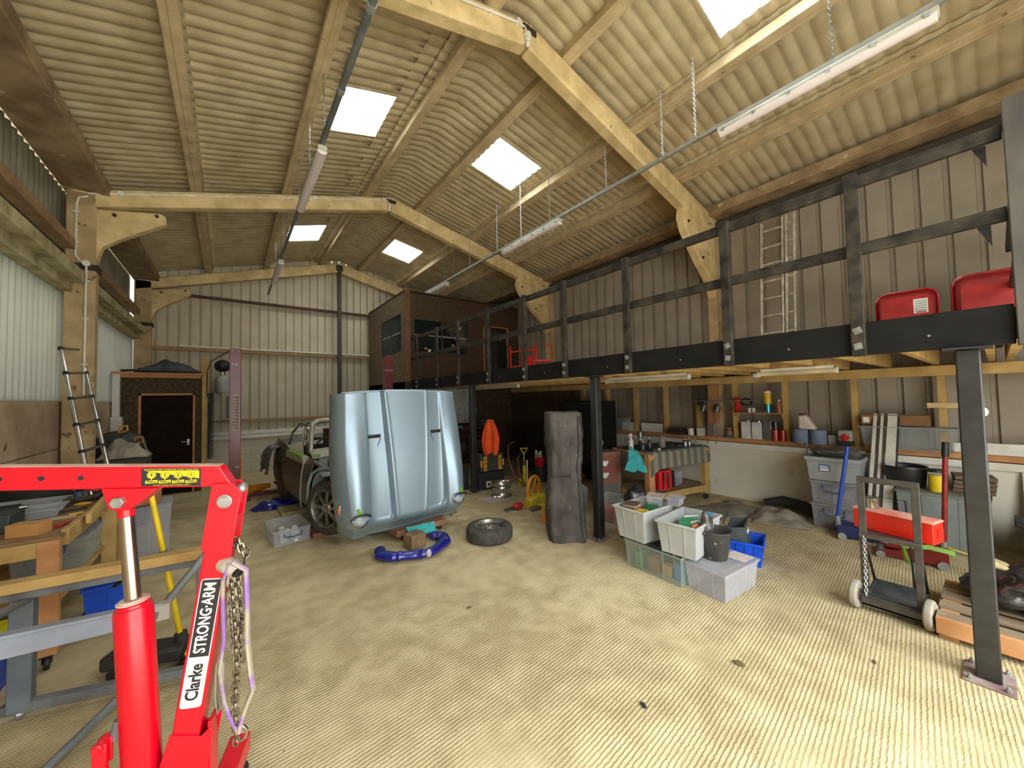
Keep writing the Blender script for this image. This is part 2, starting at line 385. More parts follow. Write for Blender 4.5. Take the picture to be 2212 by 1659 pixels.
# eaves beams
for side, xa, xb in (('left', -1.74, -1.30), ('right', 6.62, 7.02)):
    mb = MB(); mb.prism([(0, 0), (xb-xa, .0), (xb-xa, .16 if side == 'left' else .05), (0, .05 if side == 'left' else .16)], (xa, Y1-.05, 4.60 if side == 'left' else 4.84), (1, 0, 0), (0, 0, 1), Y1-Y0-.1)
    tag(obj('eaves_beam', mb, mat('eaves_concrete', (172,148,112), .9, rgb2=(130,108,80), scale=4, bump=.3, fleck=((196,176,140), 7, .66)), bevel=.01), 'wide stained eaves beam along the top of the %s wall' % side, 'beam', 'eaves beams', 'structure')

# ------------------------------------------------------------------ concrete portal frames
def frame(y, lab, side_r=True):
    y = y; t = thing('portal_frame', lab, 'portal frame', (XC, y, 0), 0, 'concrete portal frames', 'structure'); th = .16
    for s in (-1, 1):
        xi = -1.42 if s < 0 else 6.80; xo = -1.70 if s < 0 else 7.02
        mb = MB().box((min(xi, xo), y-th/2, 0), (max(xi, xo), y+th/2, 4.60 if s < 0 else 4.84)); obj('column', mb, m_col, t, True, bevel=.018)
        # rafter
        zt = lambda x: zr(x, 5.83)
        x0 = XC+s*.005; x1 = xo
        P = [(x0, zt(x0)), (x1, zt(x1)), (x1, zt(x1)-(.24 if s < 0 else .34)), (x0, zt(x0)-(.27 if s < 0 else .29))]
        mb = MB().prism([(a-XC, b) for a, b in P], (XC, y+th/2, 0), (1, 0, 0), (0, 0, 1), th); obj('rafter', mb, m_conc, t, True, bevel=.02)
        # knee bracket
        if s < 0: P = [(xi-.02, 4.40), (xi+.62, 4.52), (xi+.68, 4.47), (xi+.68, 4.38), (xi+.22, 4.05), (xi+.05, 3.90), (xi-.02, 3.62)]
        else: P = [(5.84, 4.88), (5.78, 4.62), (5.86, 4.42), (6.20, 4.08), (6.64, 3.72), (xi+.02, 3.40), (xi+.02, 4.60), (6.1, 4.84)]
        mb = MB().prism([(a-XC, b) for a, b in P], (XC, y+th/2-.01, 0), (1, 0, 0), (0, 0, 1), th-.02); k = obj('knee_bracket', mb, m_conc, t, True, bevel=.015)
        if s < 0: bp = ((xi+.16, 4.36), (xi+.58, 4.46))
        else: bp = ((5.92, 4.56), (6.36, 4.05), (6.72, 3.68))
        mb = MB()
        for bx_, bz in bp: mb.cyl((bx_, y-th/2-.012, bz), (bx_, y+th/2+.012, bz), .022, n=10)
        obj('bolt', mb, mat('rust', (62,44,32), .8), k, True)
    mb = MB().box((-1.72, y-.1, 3.55), (-1.40, y+.1, 3.63)); obj('notch_shade', mb, mat('void_dark', (58,46,34), .85), t, True)  # dark box standing in for the shaded void at the column notch
    mb = MB().box((XC-.09, y-.1, 5.70), (XC+.09, y-.075, 5.76)); obj('apex_plate', mb, mat('rust', (62,44,32), .8), t, True)
    return t
frame(3.0, 'nearest concrete portal frame, crossing the top of the view')
frame(7.30, 'middle concrete portal frame with a white conduit on its left rafter')
frame(11.72, 'farthest concrete portal frame, against the end wall')
frame(-1.55, 'concrete portal frame at the open end')

# ------------------------------------------------------------------ sheeted walls
m_back = mat('box_profile_sheet', (198,188,162), .6, rgb2=(186,176,150), scale=2)
m_rsheet = mat('side_sheet', (160,150,134), .6, rgb2=(146,136,120), scale=2)
def profile_sheet(mb, a0, a1, z0, z1f, place, pitch=.25, rib=.045, depth=.035):
    """flat pans between narrow ribs; place(a, d, z) puts a point: a along the wall, d outwards"""
    a = a0; prof = []
    while a < a1:
        prof += [(a, 0), (a+pitch-rib, 0), (a+pitch-rib*.9, depth), (a+pitch-rib*.1, depth)]; a += pitch
    prof.append((a, 0)); prof = [(min(p, a1), d) for p, d in prof]
    vs = []
    for p, d in prof: vs += [place(p, d, z0), place(p, d, z1f(p))]
    mb.add(vs, [(2*i, 2*i+2, 2*i+3, 2*i+1) for i in range(len(prof)-1)])
mb = MB(); profile_sheet(mb, XL, XR, .88, lambda x: zr(x, 6.06), lambda a, d, z: (a, Y1-.03+d, z), pitch=.2, rib=.045, depth=.06)
tag(obj('wall_back', mb, m_back, smooth=0), 'vertical box-profile metal sheets of the end wall', 'wall', kind='structure')
m_block = mat('dusty_blockwork', (172,160,132), .9, rgb2=(150,138,112), scale=2.5, bump=.3)
def block_mat():
    m = bpy.data.materials.new('painted_blocks'); m.use_nodes = True; t = NT(m)
    out = t.n('ShaderNodeOutputMaterial'); p = t.n('ShaderNodeBsdfPrincipled'); p.inputs['Roughness'].default_value = .88; t.l(p.outputs[0], out.inputs[0])
    tc = t.n('ShaderNodeTexCoord'); mp = t.n('ShaderNodeMapping'); mp.inputs['Rotation'].default_value = (PI/2, 0, 0); t.l(tc.outputs['Object'], mp.inputs[0])
    br = t.n('ShaderNodeTexBrick'); br.inputs['Scale'].default_value = 1; br.inputs['Brick Width'].default_value = .45; br.inputs['Row Height'].default_value = .22
    br.inputs['Mortar Size'].default_value = .006; br.inputs['Color1'].default_value = lin4((206,198,178)); br.inputs['Color2'].default_value = lin4((196,188,168)); br.inputs['Mortar'].default_value = lin4((174,166,146))
    t.l(mp.outputs[0], br.inputs[0]); t.l(br.outputs[0], p.inputs['Base Color']); return m
m_blk = block_mat()
tag(obj('wall_back_base', MB().box((XL, Y1-.12, 0), (XR, Y1+.1, .90)), m_blk), 'low painted block wall under the end wall sheets', 'wall', kind='structure')
trims = 0
def trim(mb, m, lab, **k):
    global trims; trims += 1
    return tag(obj('trim_%d' % trims, mb, m, **k), lab, 'rail', kind='structure')
trim(MB().box((-.45, Y1-.15, .90), (3.52, Y1-.03, .935)).box((-.45, Y1-.17, .85), (3.52, Y1-.14, .91)).box((-.45, Y1-.06, .95), (3.52, Y1-.03, 1.04)), m_sill, 'white sill strip on the block wall at the barn end')
trim(MB().box((-1.45, Y1-.16, 3.05), (3.52, Y1-.04, 3.13)), m_rail, 'timber rail half way up the end wall')
trim(MB().box((-.95, Y1-.18, 3.13), (3.52, Y1-.04, 3.17)), m_sill, 'white strip on top of the end wall timber rail')
trim(MB().box((-.42, Y1-.12, 1.28), (3.52, Y1-.05, 1.34)), m_rail, 'thin brown timber rail low on the end wall')
trim(MB().box((-1.0, Y1-.2, 4.36), (3.5, Y1-.12, 4.42)).box((-1.0, Y1-.12, 4.40), (3.5, Y1-.05, 4.44)), mat('red_oxide', (86,46,34), .7), 'rusty brown angle iron across the upper end wall')
trim(MB().box((XC-.05, Y1-.34, 0), (XC+.05, Y1-.24, 5.72)).box((XC-.09, Y1-.36, 5.6), (XC+.09, Y1-.22, 5.7)), mat('dark_steel', (66,60,50), .6), 'dark steel post in the middle of the end wall')

# right wall
mb = MB(); profile_sheet(mb, Y0, Y1, .84, lambda y: 5.02, lambda a, d, z: (XR-.04+d, a, z), pitch=.25, rib=.06, depth=.04)
tag(obj('wall_right', mb, m_rsheet, smooth=0), 'vertical ribbed metal sheets of the right side wall', 'wall', kind='structure')
tag(obj('wall_right_base', MB().box((6.73, Y0, 0), (XR+.12, Y1, .86)), mat('rendered_wall', (224,218,202), .85, rgb2=(206,200,182), scale=1.2, bump=.15, fleck=((186,178,160), 1.6, .60))), 'rendered low wall under the shelf on the right side', 'wall', kind='structure')
trim(MB().box((6.70, Y0, .84), (6.735, Y1-.2, .92)), m_sill, 'white strip along the front edge of the right wall shelf')
trim(MB().box((6.72, Y0, .93), (7.04, Y1-.2, 1.0)), m_woodo, 'timber plate forming the shelf on the low right wall', bevel=.003)
trim(MB().box((6.88, Y0, 2.50), (7.0, Y1-.2, 2.58)), m_rail, 'timber sheeting rail on the right wall above the loft', bevel=.003)
trim(MB().box((6.86, Y0, 4.66), (7.0, Y1-.2, 4.78)), mat('dark_steel', (66,60,50), .6), 'dark steel angle under the right eaves')
# stud wall under the loft
mb = MB().box((6.60, Y0+.1, 1.90), (6.70, 8.7, 2.02)); t_s = thing('stud_frame', 'new timber stud frame standing on the right wall shelf, under the loft', 'stud frame', (6.65, 3, 1.0), kind='structure')
obj('top_plate', mb, m_wood, t_s, True, bevel=.003)
obj('top_plate', MB().box((6.70, Y0+.1, 1.93), (6.84, 8.7, 1.99)), m_wood, t_s, True, bevel=.003)
for y in (-1.2, -.4, .39, 1.17, 1.96, 2.67, 3.28, 3.92, 4.59, 5.32, 6.05, 6.8, 7.55):
    obj('stud', MB().box((6.74, y-.025, 1.0), (6.84, y+.045, 1.93)), m_wood, t_s, True, bevel=.003)

# left wall
m_pan = mat('stained_concrete_panel', (196,172,142), .9, rgb2=(158,134,106), scale=1.6, bump=.4, bscale=25, fleck=((104,84,60), 3.0, .66))
mb = MB()
for k in range(3): mb.box((XL-.1, Y0, k*.61+.004), (XL+.03, Y1, k*.61+.604))
tag(obj('wall_left_base', mb, m_pan, bevel=.006), 'stained precast concrete panels of the lower left wall', 'wall', kind='structure')
def corr(mb, x, ya, yb, z0, z1, amp=.022):
    n = int((yb-ya)/PITCH*8); vs = []
    for i in range(n+1):
        y = ya+(yb-ya)*i/n; w = amp*math.cos(2*PI*y/PITCH); vs += [(x-w, y, z0), (x-w, y, z1)]
    mb.add(vs, [(2*i, 2*i+2, 2*i+3, 2*i+1) for i in range(n)])
m_clad = mat('translucent_sheet', (222,222,210), .6, rgb2=(204,204,190), scale=2, stretch=(1,1,.4)); _t = m_clad.node_tree
_o = [n for n in _t.nodes if n.type == 'OUTPUT_MATERIAL'][0]; _p = [n for n in _t.nodes if n.type == 'BSDF_PRINCIPLED'][0]
_b = _t.nodes.new('ShaderNodeBsdfTranslucent'); _b.inputs[0].default_value = (.60, .61, .56, 1); _x = _t.nodes.new('ShaderNodeMixShader'); _x.inputs[0].default_value = .13
_t.links.new(_p.outputs[0], _x.inputs[1]); _t.links.new(_b.outputs[0], _x.inputs[2]); _t.links.new(_x.outputs[0], _o.inputs[0])
mb = MB(); corr(mb, XL-.03, Y0, Y1, 1.80, 3.40, .03)
tag(obj('wall_left_cladding', mb, m_clad, smooth=60, solid=.006), 'pale corrugated sheets of the left wall above the concrete panels', 'wall', kind='structure')
mb = MB(); corr(mb, XL-.08, Y0, Y1, 3.34, 4.715)
tag(obj('wall_left', mb, mat('weathered_sheet', (158,154,134), .85, rgb2=(132,128,108), scale=2.4), smooth=60, solid=.006), 'weathered grey corrugated sheets high on the left wall', 'wall', kind='structure')
trim(MB().box((-1.74, Y0, 3.36), (-1.50, Y1, 3.50)).box((-1.74, Y0, 3.24), (-1.62, Y1, 3.36)), mat('moss_concrete', (196,188,146), .9, rgb2=(150,138,96), scale=5, bump=.3), 'concrete ledge rail along the left wall', bevel=.006)
trim(MB().box((-1.74, Y0, 3.80), (-1.60, Y1, 3.92)), m_rail, 'brown timber rail high on the left wall', bevel=.004)
# unseen end wall behind the camera, opening narrowed to dim floor and roof
tag(obj('wall_front', MB().prism([(XL, 0), (-1.5, 0), (-1.5, 3.7), (4.4, 3.7), (4.4, 0), (XR, 0), (XR, 4.95), (XC, 5.95), (XL, 4.7)], (0, Y0, 0), (1, 0, 0), (0, 0, 1), .05), m_back), 'unseen end wall round the barn opening, shaped to limit the daylight', 'wall', kind='structure')
# ------------------------------------------------------------------ loft (mezzanine)
XF = 3.60
lf = thing('loft_floor', 'raised timber loft along the right wall behind a black fascia beam', 'loft', (XF, 4.4, 0), kind='structure')
obj('fascia_beam', MB().box((XF-.025, -.08, 2.0), (XF+.04, 9.0, 2.23)), mat('black_beam', (30,30,29), .75, rgb2=(20,20,20), scale=5, spec=.2), lf, True, bevel=.004, label='black painted fascia beam')
obj('floor_deck', MB().box((XF+.04, -.06, 2.2), (7.0, 8.75, 2.235)), mat('deck', (170,128,70), .8, rgb2=(150,108,56), scale=3), lf, True)
y = 0.02
while y < 8.7:
    obj('joist', MB().box((XF+.04, y-.0235, 2.03), (6.70, y+.0235, 2.20)), m_wood, lf, True, bevel=.002); y += .4
obj('end_joist', MB().box((XF+.04, -.12, 2.03), (6.70, -.07, 2.22)), m_wood, lf, True, bevel=.002)
mb = MB()
for y in (.25, 1.0, 1.9, 2.8, 3.9, 5.0):
    mb.cyl((XF-.032, y, 2.09), (XF-.024, y, 2.09), .008, n=8)
obj('bolt_head', mb, m_steelw, lf, True)
for y, w in ((.10, 'nearest black steel post holding up the loft, at the right of the view'), (3.04, 'middle black steel post holding up the loft, beside the tall grey cover'), (5.98, 'farthest black steel post holding up the loft, in front of the orange jacket')):
    t = thing('steel_post', w, 'post', (3.63, y, 0), 0, 'posts carrying the loft')
    obj('shaft', MB().box((-.05, -.05, .012), (.05, .05, 1.985)), m_post, t, bevel=.008, seg=3)
    obj('base_plate', MB().box((-.12, -.10, 0), (.14, .10, .013)), mat('dusty_primer', (150,136,130), .7, rgb2=(110,84,80), scale=12), t, bevel=.003, label='dusty base plate')
    mb = MB()
    for a in (-.095, .115):
        for b in (-.07, .07): mb.cyl((a, b, .012), (a, b, .03), .012, n=6).cyl((a, b, .03), (a, b, .045), .006, n=8)
    obj('anchor_bolt', mb, m_steelw, t)
    obj('head_plate', MB().box((-.10, -.10, 1.985), (.06, .10, 1.998)), m_post, t, bevel=.002)
# small white-blue gloves / cable clips on posts
# balustrade
bal = thing('balustrade', 'weathered black timber guard rail along the edge of the loft', 'guard rail', (XF, 4.4, 2.0))
ys = [.58, 1.44, 2.49, 3.47, 4.31, 5.30, 6.35, 7.27, 8.33]
for y in ys:
    b = obj('baluster', MB().box((XF-.075, y-.037, 1.99), (XF-.027, y+.037, 3.30)), m_blackp, bal, True, bevel=.004)
    mb = MB()
    for z in (2.06, 2.17):
        q = Matrix.Rotation(random.uniform(-.5, .5), 3, 'X')
        mb.cbox((XF-.078, y, z), (.004, .045, .045), q); mb.cyl((XF-.10, y, z), (XF-.078, y, z), .009, n=8)
    obj('bolt_plate', mb, m_steelw, b, True)
for z0, z1 in ((3.21, 3.29), (2.72, 2.80)):
    yy = [-.08]+ys+[8.9]
    obj('top_rail' if z0 > 3 else 'mid_rail', MB().box((XF-.027, -.08, z0), (XF+.018, 8.9, z1)), m_blackp, bal, True, bevel=.004)
e = obj('end_post', MB().box((XF-.06, -.20, 1.99), (XF+.04, -.085, 3.42)), mat('pale_worn_post', (96,92,84), .6, rgb2=(50,50,50), scale=3, stretch=(1,1,.5)), bal, True, bevel=.005, label='thicker worn grey end post')
obj('gusset', MB().prism([(0, 0), (.0, -.12), (.05, 0)], (XF+.02, -.02, 3.21), (0, 1, 0), (0, 0, 1), .03).prism([(0, 0), (.0, -.12), (.05, 0)], (XF+.02, -.02, 2.72), (0, 1, 0), (0, 0, 1), .03), m_post, e, True)
obj('end_rail', MB().box((XF+.04, -.16, 3.21), (6.7, -.12, 3.29)).box((XF+.04, -.16, 2.72), (6.7, -.12, 2.80)), m_blackp, bal, True, bevel=.004)

# ------------------------------------------------------------------ office box on the loft
off = thing('office_cabin', 'dark boarded office cabin with windows on the far end of the loft', 'cabin', (5.2, 8.8, 2.2), kind='structure')
OX, OY, OZ = 3.48, 8.80, 2.235
def wallh(mb, x0, x1, z0, z1, y=OY): mb.box((x0, y, z0), (x1, y+.03, z1))
mb2 = MB(); wallh(mb2, OX, 5.75, OZ, 2.95); wallh(mb2, OX, 7.0, 3.80, 4.46); wallh(mb2, OX, 3.66, 2.95, 3.80); wallh(mb2, 5.25, 5.75, 2.95, 3.80); wallh(mb2, 6.60, 7.0, OZ, 3.80)
obj('front_wall', mb2, m_osb, off, True)
mb = MB()
for lo, hi in (((OY, 11.85), (OZ-.2, 3.00)), ((OY, 11.85), (3.95, 4.46)), ((OY, 9.10), (3.0, 3.95)), ((10.55, 11.85), (3.0, 3.95))): mb.box((OX-.03, lo[0], hi[0]), (OX, lo[1], hi[1]))
obj('side_wall', mb, mat('grey_board', (120,102,76), .8, rgb2=(98,82,60), scale=8), off, True)
obj('corner_board', MB().box((OX-.045, OY-.02, OZ-.2), (OX+.09, OY, 4.48)), mat('pale_brown_board', (118,84,54), .8), off, True)
obj('cabin_roof', MB().box((OX-.03, OY, 4.44), (7.0, 11.85, 4.49)), m_osb, off, True)
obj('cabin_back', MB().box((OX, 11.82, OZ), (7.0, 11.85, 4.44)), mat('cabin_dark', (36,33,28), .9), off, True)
glass = clearmat('window_glass', (110,124,122), .02, .05)
mb = MB()
for x in (3.66, 4.44, 5.22): mb.box((x-.015, OY-.01, 2.95), (x+.02, OY+.035, 3.80))
for z in (2.95, 3.78): mb.box((3.66, OY-.01, z-.01), (5.24, OY+.035, z+.02))
w = obj('front_window', mb, mat('dark_frame', (64,56,46), .6), off, True)
obj('glass_pane', MB().box((3.67, OY+.005, 2.96), (5.22, OY+.011, 3.79)), glass, w, True)
obj('glazing_bar', MB().box((3.67, OY+.014, 3.38), (5.22, OY+.026, 3.40)), m_white, w, True)
mb = MB()
for y in (9.10, 9.85, 10.55): mb.box((OX-.04, y-.02, 3.0), (OX+.01, y+.02, 3.95))
for z in (3.0, 3.93): mb.box((OX-.04, 9.1, z-.01), (OX+.01, 10.55, z+.02))
w = obj('side_window', mb, mat('dark_frame', (64,56,46), .6), off, True)
obj('glass_pane', MB().box((OX-.02, 9.12, 3.0), (OX-.014, 10.53, 3.93)), glass, w, True)
obj('glazing_bar', MB().box((OX-.012, 9.12, 3.46), (OX, 10.53, 3.485)), m_white, w, True)
mb = MB()
mb.box((5.74, OY-.015, OZ), (5.775, OY+.03, 3.82)).box((6.58, OY-.015, OZ), (6.61, OY+.03, 3.82)).box((5.74, OY-.015, 3.79), (6.61, OY+.03, 3.82))
obj('door_frame', mb, m_woodo, off, True)
for x, z, s, w in ((4.98, 3.66, .05, 'high'), (4.08, 2.99, .06, 'low')):
    solo('paper_note', MB().cbox((x, OY-.004, z), (s*1.2, .003, s*1.6), Matrix.Rotation(.25, 3, 'Y')), m_white, 'white square note stuck %s on the cabin window glass' % w, 'note')
for x, z, w in ((3.98, 3.05, 'left'), (4.76, 3.18, 'right')):
    solo('pink_note', MB().cbox((x, OY-.004, z), (.07, .003, .055), Matrix.Rotation(-.4, 3, 'Y')), mat('pink_paper', (214,140,110), .7), '%s pink note stuck on the cabin window glass' % w, 'note')
# dark lower storey under the cabin
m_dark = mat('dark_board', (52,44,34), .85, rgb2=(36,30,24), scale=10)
us = thing('understorey_partition', 'dark board partition under the office cabin', 'partition', (5, 8.8, 0), kind='structure')
obj('panel', MB().box((4.3, 8.78, 0), (6.73, 8.82, 2.2)).box((OX+.2, 11.7, 0), (6.73, 11.75, 2.0)), m_osb, us, True)
obj('lining', MB().box((6.68, 6.2, 0.0), (6.72, 8.78, 2.02)), m_osb, us, True)
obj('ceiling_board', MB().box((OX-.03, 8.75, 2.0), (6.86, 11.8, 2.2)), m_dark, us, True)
solo('pegboard', MB().box((3.55, 8.70, 1.10), (4.25, 8.74, 2.02)).box((4.26, 8.70, 1.10), (5.02, 8.74, 2.02)).box((5.03, 8.70, 1.10), (5.26, 8.74, 2.02)), mat('pegboard', (196,196,188), .6), 'pale grey tool panel on the partition beside the far post', 'panel')

# ------------------------------------------------------------------ boarded room in the left rear corner, with its door
rm = thing('boarded_room', 'dark OSB store room with a door in the rear left corner', 'store room', (-1.0, 9.9, 0), kind='structure')
m_osbd = mat('dark_osb', (84,68,42), .85, rgb2=(56,44,26), scale=22, detail=2, lo=.42, hi=.58, bump=.1)
mb = MB(); mb.box((-1.72, 9.9, 0), (-1.35, 9.93, 2.33)).box((-.56, 9.9, 0), (-.42, 9.93, 2.33)).box((-1.35, 9.9, 1.98), (-.56, 9.93, 2.33)).box((-.44, 9.93, 0), (-.42, 11.8, 2.33))
obj('wall', mb, m_osbd, rm, True)
obj('post', MB().box((-.44, 9.84, 0), (-.34, 9.92, 2.72)), m_wood, rm, True, bevel=.003)
obj('roof', MB().box((-1.72, 9.80, 2.33), (-.45, 11.8, 2.38)).box((-1.70, 9.84, 2.28), (-.46, 9.88, 2.33)), m_woodo, rm, True)
dr = tag(obj('door_1', MB().box((-1.33, 9.90, .02), (-.58, 9.935, 1.94)), mat('dark_door', (36,23,16), .8, rgb2=(26,17,12), spec=.1)), 'dark brown door of the boarded store room', 'door', kind='structure')
obj('door_frame', MB().box((-1.365, 9.87, 0), (-1.33, 9.94, 1.975)).box((-.58, 9.87, 0), (-.55, 9.94, 1.975)).box((-1.365, 9.87, 1.94), (-.55, 9.94, 1.975)), m_woodo, dr)
obj('door_handle', MB().box((-.665, 9.893, .94), (-.63, 9.90, 1.06)).bar((-.648, 9.87, 1.01), (-.75, 9.87, 1.01), .012, .016).cyl((-.648, 9.90, 1.01), (-.648, 9.865, 1.01), .009, n=8), mat('chrome', (210,210,205), .15, 1.0), dr, label='chrome lever handle')
# crumpled dark sheet lying on the room
def cloth(name, cx, cy, cz, w, d, h, m, label, cat, seed=0, nu=30, nv=20, par=None, drape=None, rz=0, kind=None):
    R_ = Matrix.Rotation(rz, 3, 'Z')
    def fn(u, v):
        x = (u-.5)*w*(1+.25*nz(v*4, seed, 1)); y = (v-.5)*d*(1+.3*nz(u*4, seed, 5))
        e = max(0, 1-max(abs(2*u-1), abs(2*v-1))**3)
        z = h*(.18+e*(.55+.75*nz(u*3.3+seed, v*3.3, seed))+.28*abs(nz(u*8, v*8, seed*3)))*(.15+.85*e)+.004
        p = R_ @ Vector((x, y, 0)); p.z = max(.003, z)
        if drape: p = drape(p, u, v)
        return p+Vector((cx, cy, cz))
    mb = MB().grid(fn, nu, nv)
    if par: return obj(name, mb, m, par, True, solid=.004)
    return solo(name, mb, m, label, cat, smooth=75, solid=.005)
m_slate = mat('slate_cloth', (74,80,86), .85, rgb2=(46,50,54), scale=6)
cloth('crumpled_sheet', -.95, 9.95, 2.385, .95, .5, .22, m_slate, 'crumpled slate grey sheet on top of the boarded room', 'sheet', 3)
solo('rolled_strip', MB().tube([(-1.6, 9.85, 2.41), (-1.35, 9.83, 2.42), (-1.2, 9.86, 2.41)], .022, 8), mat('dark_cloth', (40,42,44), .8), 'dark rolled strip lying at the left end of the room roof', 'strip')

# ------------------------------------------------------------------ conduits, tube lights, bulbs
def chain_pts(mb, x, y, z0, z1, r=.012, lk=.035):
    z = z1; k = 0
    while z > z0:
        a = (0, r*.9, 0) if k % 2 else (r*.9, 0, 0); a = Vector(a); c = Vector((x, y, z-lk/2)); P = []
        for i in range(8):
            t_ = 2*PI*i/8; P.append(c + a*math.cos(t_) + Vector((0, 0, lk*.62*math.sin(t_))))
        mb.tube(P, r*.28, 4, closed=True); z -= lk*.85; k += 1
    return mb
m_cond = mat('grey_conduit', (158,160,150), .45, .3, rgb2=(136,138,130))
m_condd = mat('dark_conduit', (112,116,114), .5, .1, rgb2=(92,96,94))
m_diff = bpy.data.materials.new('tube_diffuser'); m_diff.use_nodes = True
p_ = m_diff.node_tree.nodes['Principled BSDF']; p_.inputs['Base Color'].default_value = lin4((226,216,214)); p_.inputs['Roughness'].default_value = .35; p_.inputs['Transmission Weight'].default_value = 0
def tube_light(y0, y1, label, x, z, group='twin tube lights under the roof'):
    t = thing('tube_light', label, 'strip light', (x, y0, z), 0, group); L = y1-y0
    mb = MB().prism([(-.045, .0), (.045, 0), (.05, .035), (.03, .055), (-.03, .055), (-.05, .035)], (0, L, 0), (1, 0, 0), (0, 0, 1), L)
    obj('housing', mb, mat('light_housing', (206,206,192), .5), t, bevel=.004)
    pr = [(.052*math.cos(a)*1.0, -.045*math.sin(a)) for a in [PI*i/8 for i in range(9)]]
    mb = MB().prism(pr, (0, L-.01, 0), (1, 0, 0), (0, 0, 1), L-.02); obj('diffuser', mb, m_diff, t, bevel=.006)
    mb = MB()
    for k in range(6):
        y = .06+(L-.12)*k/5
        for s in (-1, 1): mb.cbox((s*.054, y, .004), (.012, .03, .03))
    obj('clip', mb, m_steelw, t)
    return t
RX, RZ = 4.18, 4.62
LX, LZ = .80, 4.60
tr = thing('lighting_conduit', 'long galvanised lighting conduit hung on chains on the right side', 'conduit', (RX, 4, RZ))
obj('trunking', MB().box((RX-.02, Y0+.1, RZ-.02), (RX+.02, 9.2, RZ+.02)), m_cond, tr, True)
for y in (-.4, .75, 1.95, 2.35, 3.2, 4.35, 5.1, 5.85, 6.9, 7.6, 8.1):
    mb = chain_pts(MB(), RX, y, RZ+.02, zr(RX)-.05); obj('chain', mb, m_steelw, tr, True)
t1 = tube_light(.14, 1.70, 'large twin tube light at the top right, nearest on the right conduit', RX, RZ-.085)
for a, b, w in ((4.10, 5.66, 'tube light over the loft rail, second on the right conduit'), (7.95, 9.2, 'far tube light above the office cabin, last on the right conduit')):
    tube_light(a, b, w, RX, RZ-.085)
tl = thing('lighting_conduit', 'dark lighting conduit on the left side hanging down the view', 'conduit', (LX, 4, LZ))
obj('trunking', MB().cyl((LX, Y0+.1, LZ), (LX, 4.45, LZ), .030, n=12), m_condd, tl, True)
obj('trunking', MB().box((LX-.018, 4.45, LZ-.018), (LX+.018, 11.5, LZ+.018)), m_condd, tl, True)
for y in (2.6, 3.5): obj('coupling', MB().cyl((LX, y, LZ), (LX, y+.06, LZ), .037, n=12), m_cond, tl, True)
for y in (4.3, 5.2, 6.1, 7.6, 8.5, 9.6): obj('chain', chain_pts(MB(), LX, y, LZ+.02, zr(LX)-.05, .010, .05), m_steelw, tl, True)
tube_light(4.38, 5.98, 'tube light hanging in the middle of the view, nearer one on the left conduit', LX, LZ-.085)
tube_light(8.45, 10.1, 'farther tube light on the left conduit, close to the end wall', LX, LZ-.085)
# lights under the loft
def loft_light(x0, y0, x1, y1, label):
    t = thing('loft_tube_light', label, 'strip light', (x0, y0, 1.97), 0, 'white tube lights under the loft')
    d = Vector((x1-x0, y1-y0, 0)); u = d.normalized()
    obj('diffuser', MB().cyl((0, 0, 0), d, .033, n=14), mat('warm_white_tube', (214,202,168), .4), t, bevel=.004)
    obj('housing', MB().bar(Vector((0, 0, .032))+u*.02, d-u*.02+Vector((0, 0, .032)), .05, .03), m_white, t)
    mb = MB().cyl(-u*.012, u*.004, .036, n=14).cyl(d-u*.004, d+u*.012, .036, n=14); obj('end_cap', mb, m_white, t)
    return t
loft_light(5.0, 1.70, 5.0, 1.00, 'white tube light under the loft, above the storage shelf')
loft_light(4.7, 3.70, 4.7, 2.40, 'white tube light under the loft, beside the middle post')
loft_light(4.35, 7.1, 4.35, 5.5, 'white tube light under the far end of the loft')
# white conduit and lamp holders on two rafters
def conduit_run(y, label, down, xend=XC):
    t = thing('white_conduit', label, 'conduit', (XC, y, 0)); yy = y-.08-.014
    zt = lambda x: zr(x, 5.83)-.07
    P = []
    if down: P += [(-1.50, yy-.02, 1.9), (-1.50, yy-.02, 3.62)]
    if down: obj('pipe', MB().tube(P, .012, 8), m_white, t, True)
    if down:
        P = [(-1.50, yy-.02, 3.62), (-1.56, yy, 3.66), (-1.60, yy, 3.72), (-1.60, yy, 4.42), (-1.58, yy, 4.50), (-1.50, yy, 4.54)]
        obj('pipe', MB().tube(P, .012, 8), m_white, t, True)
    obj('pipe', MB().tube([(-1.50, yy, zt(-1.5)), (XC-.14, yy, zt(XC-.14)), (XC-.07, yy, zt(XC-.1)-.02), (XC-.04, yy, zt(XC)-.10)], .012, 8), m_white, t, True)
    mb = MB()
    for x in [-1.3+.42*k for k in range(9)]: mb.box((x-.012, yy-.014, zt(x)-.03), (x+.012, yy+.014, zt(x)+.015))
    if down:
        for z in (2.3, 2.9, 3.4, 3.9, 4.3): mb.box((-1.53-(.1 if z > 3.7 else 0), yy-.02, z-.01), (-1.47-(.1 if z > 3.7 else 0), yy+.012, z+.01))
    obj('saddle_clip', mb, m_white, t, True)
    mb = MB()
    for x in (-1.2, 1.2, XC-.16): mb.cyl((x, yy-.022, zt(x)), (x, yy+.012, zt(x)), .035, n=16)
    if down: mb.cyl((-1.50, yy-.04, 3.63), (-1.50, yy+.01, 3.63), .038, n=16)
    obj('junction_box', mb, m_white, t, True)
    z = zt(XC)-.10
    h = obj('lamp_holder', MB().lathe([(.012, .02), (.04, .0), (.045, -.02), (.045, -.03), (.03, -.035), (.03, -.055), (.036, -.06), (.036, -.08), (.026, -.09)], (XC-.04, yy, z), n=18), m_white, t, True)
    obj('bulb', MB().lathe([(.024, -.09), (.03, -.11), (.022, -.13), (.012, -.145), (0, -.15)], (XC-.04, yy, z), n=14), m_white, h, True)
conduit_run(7.30, 'white conduit running down the middle left column and along its rafter to a lamp', True)
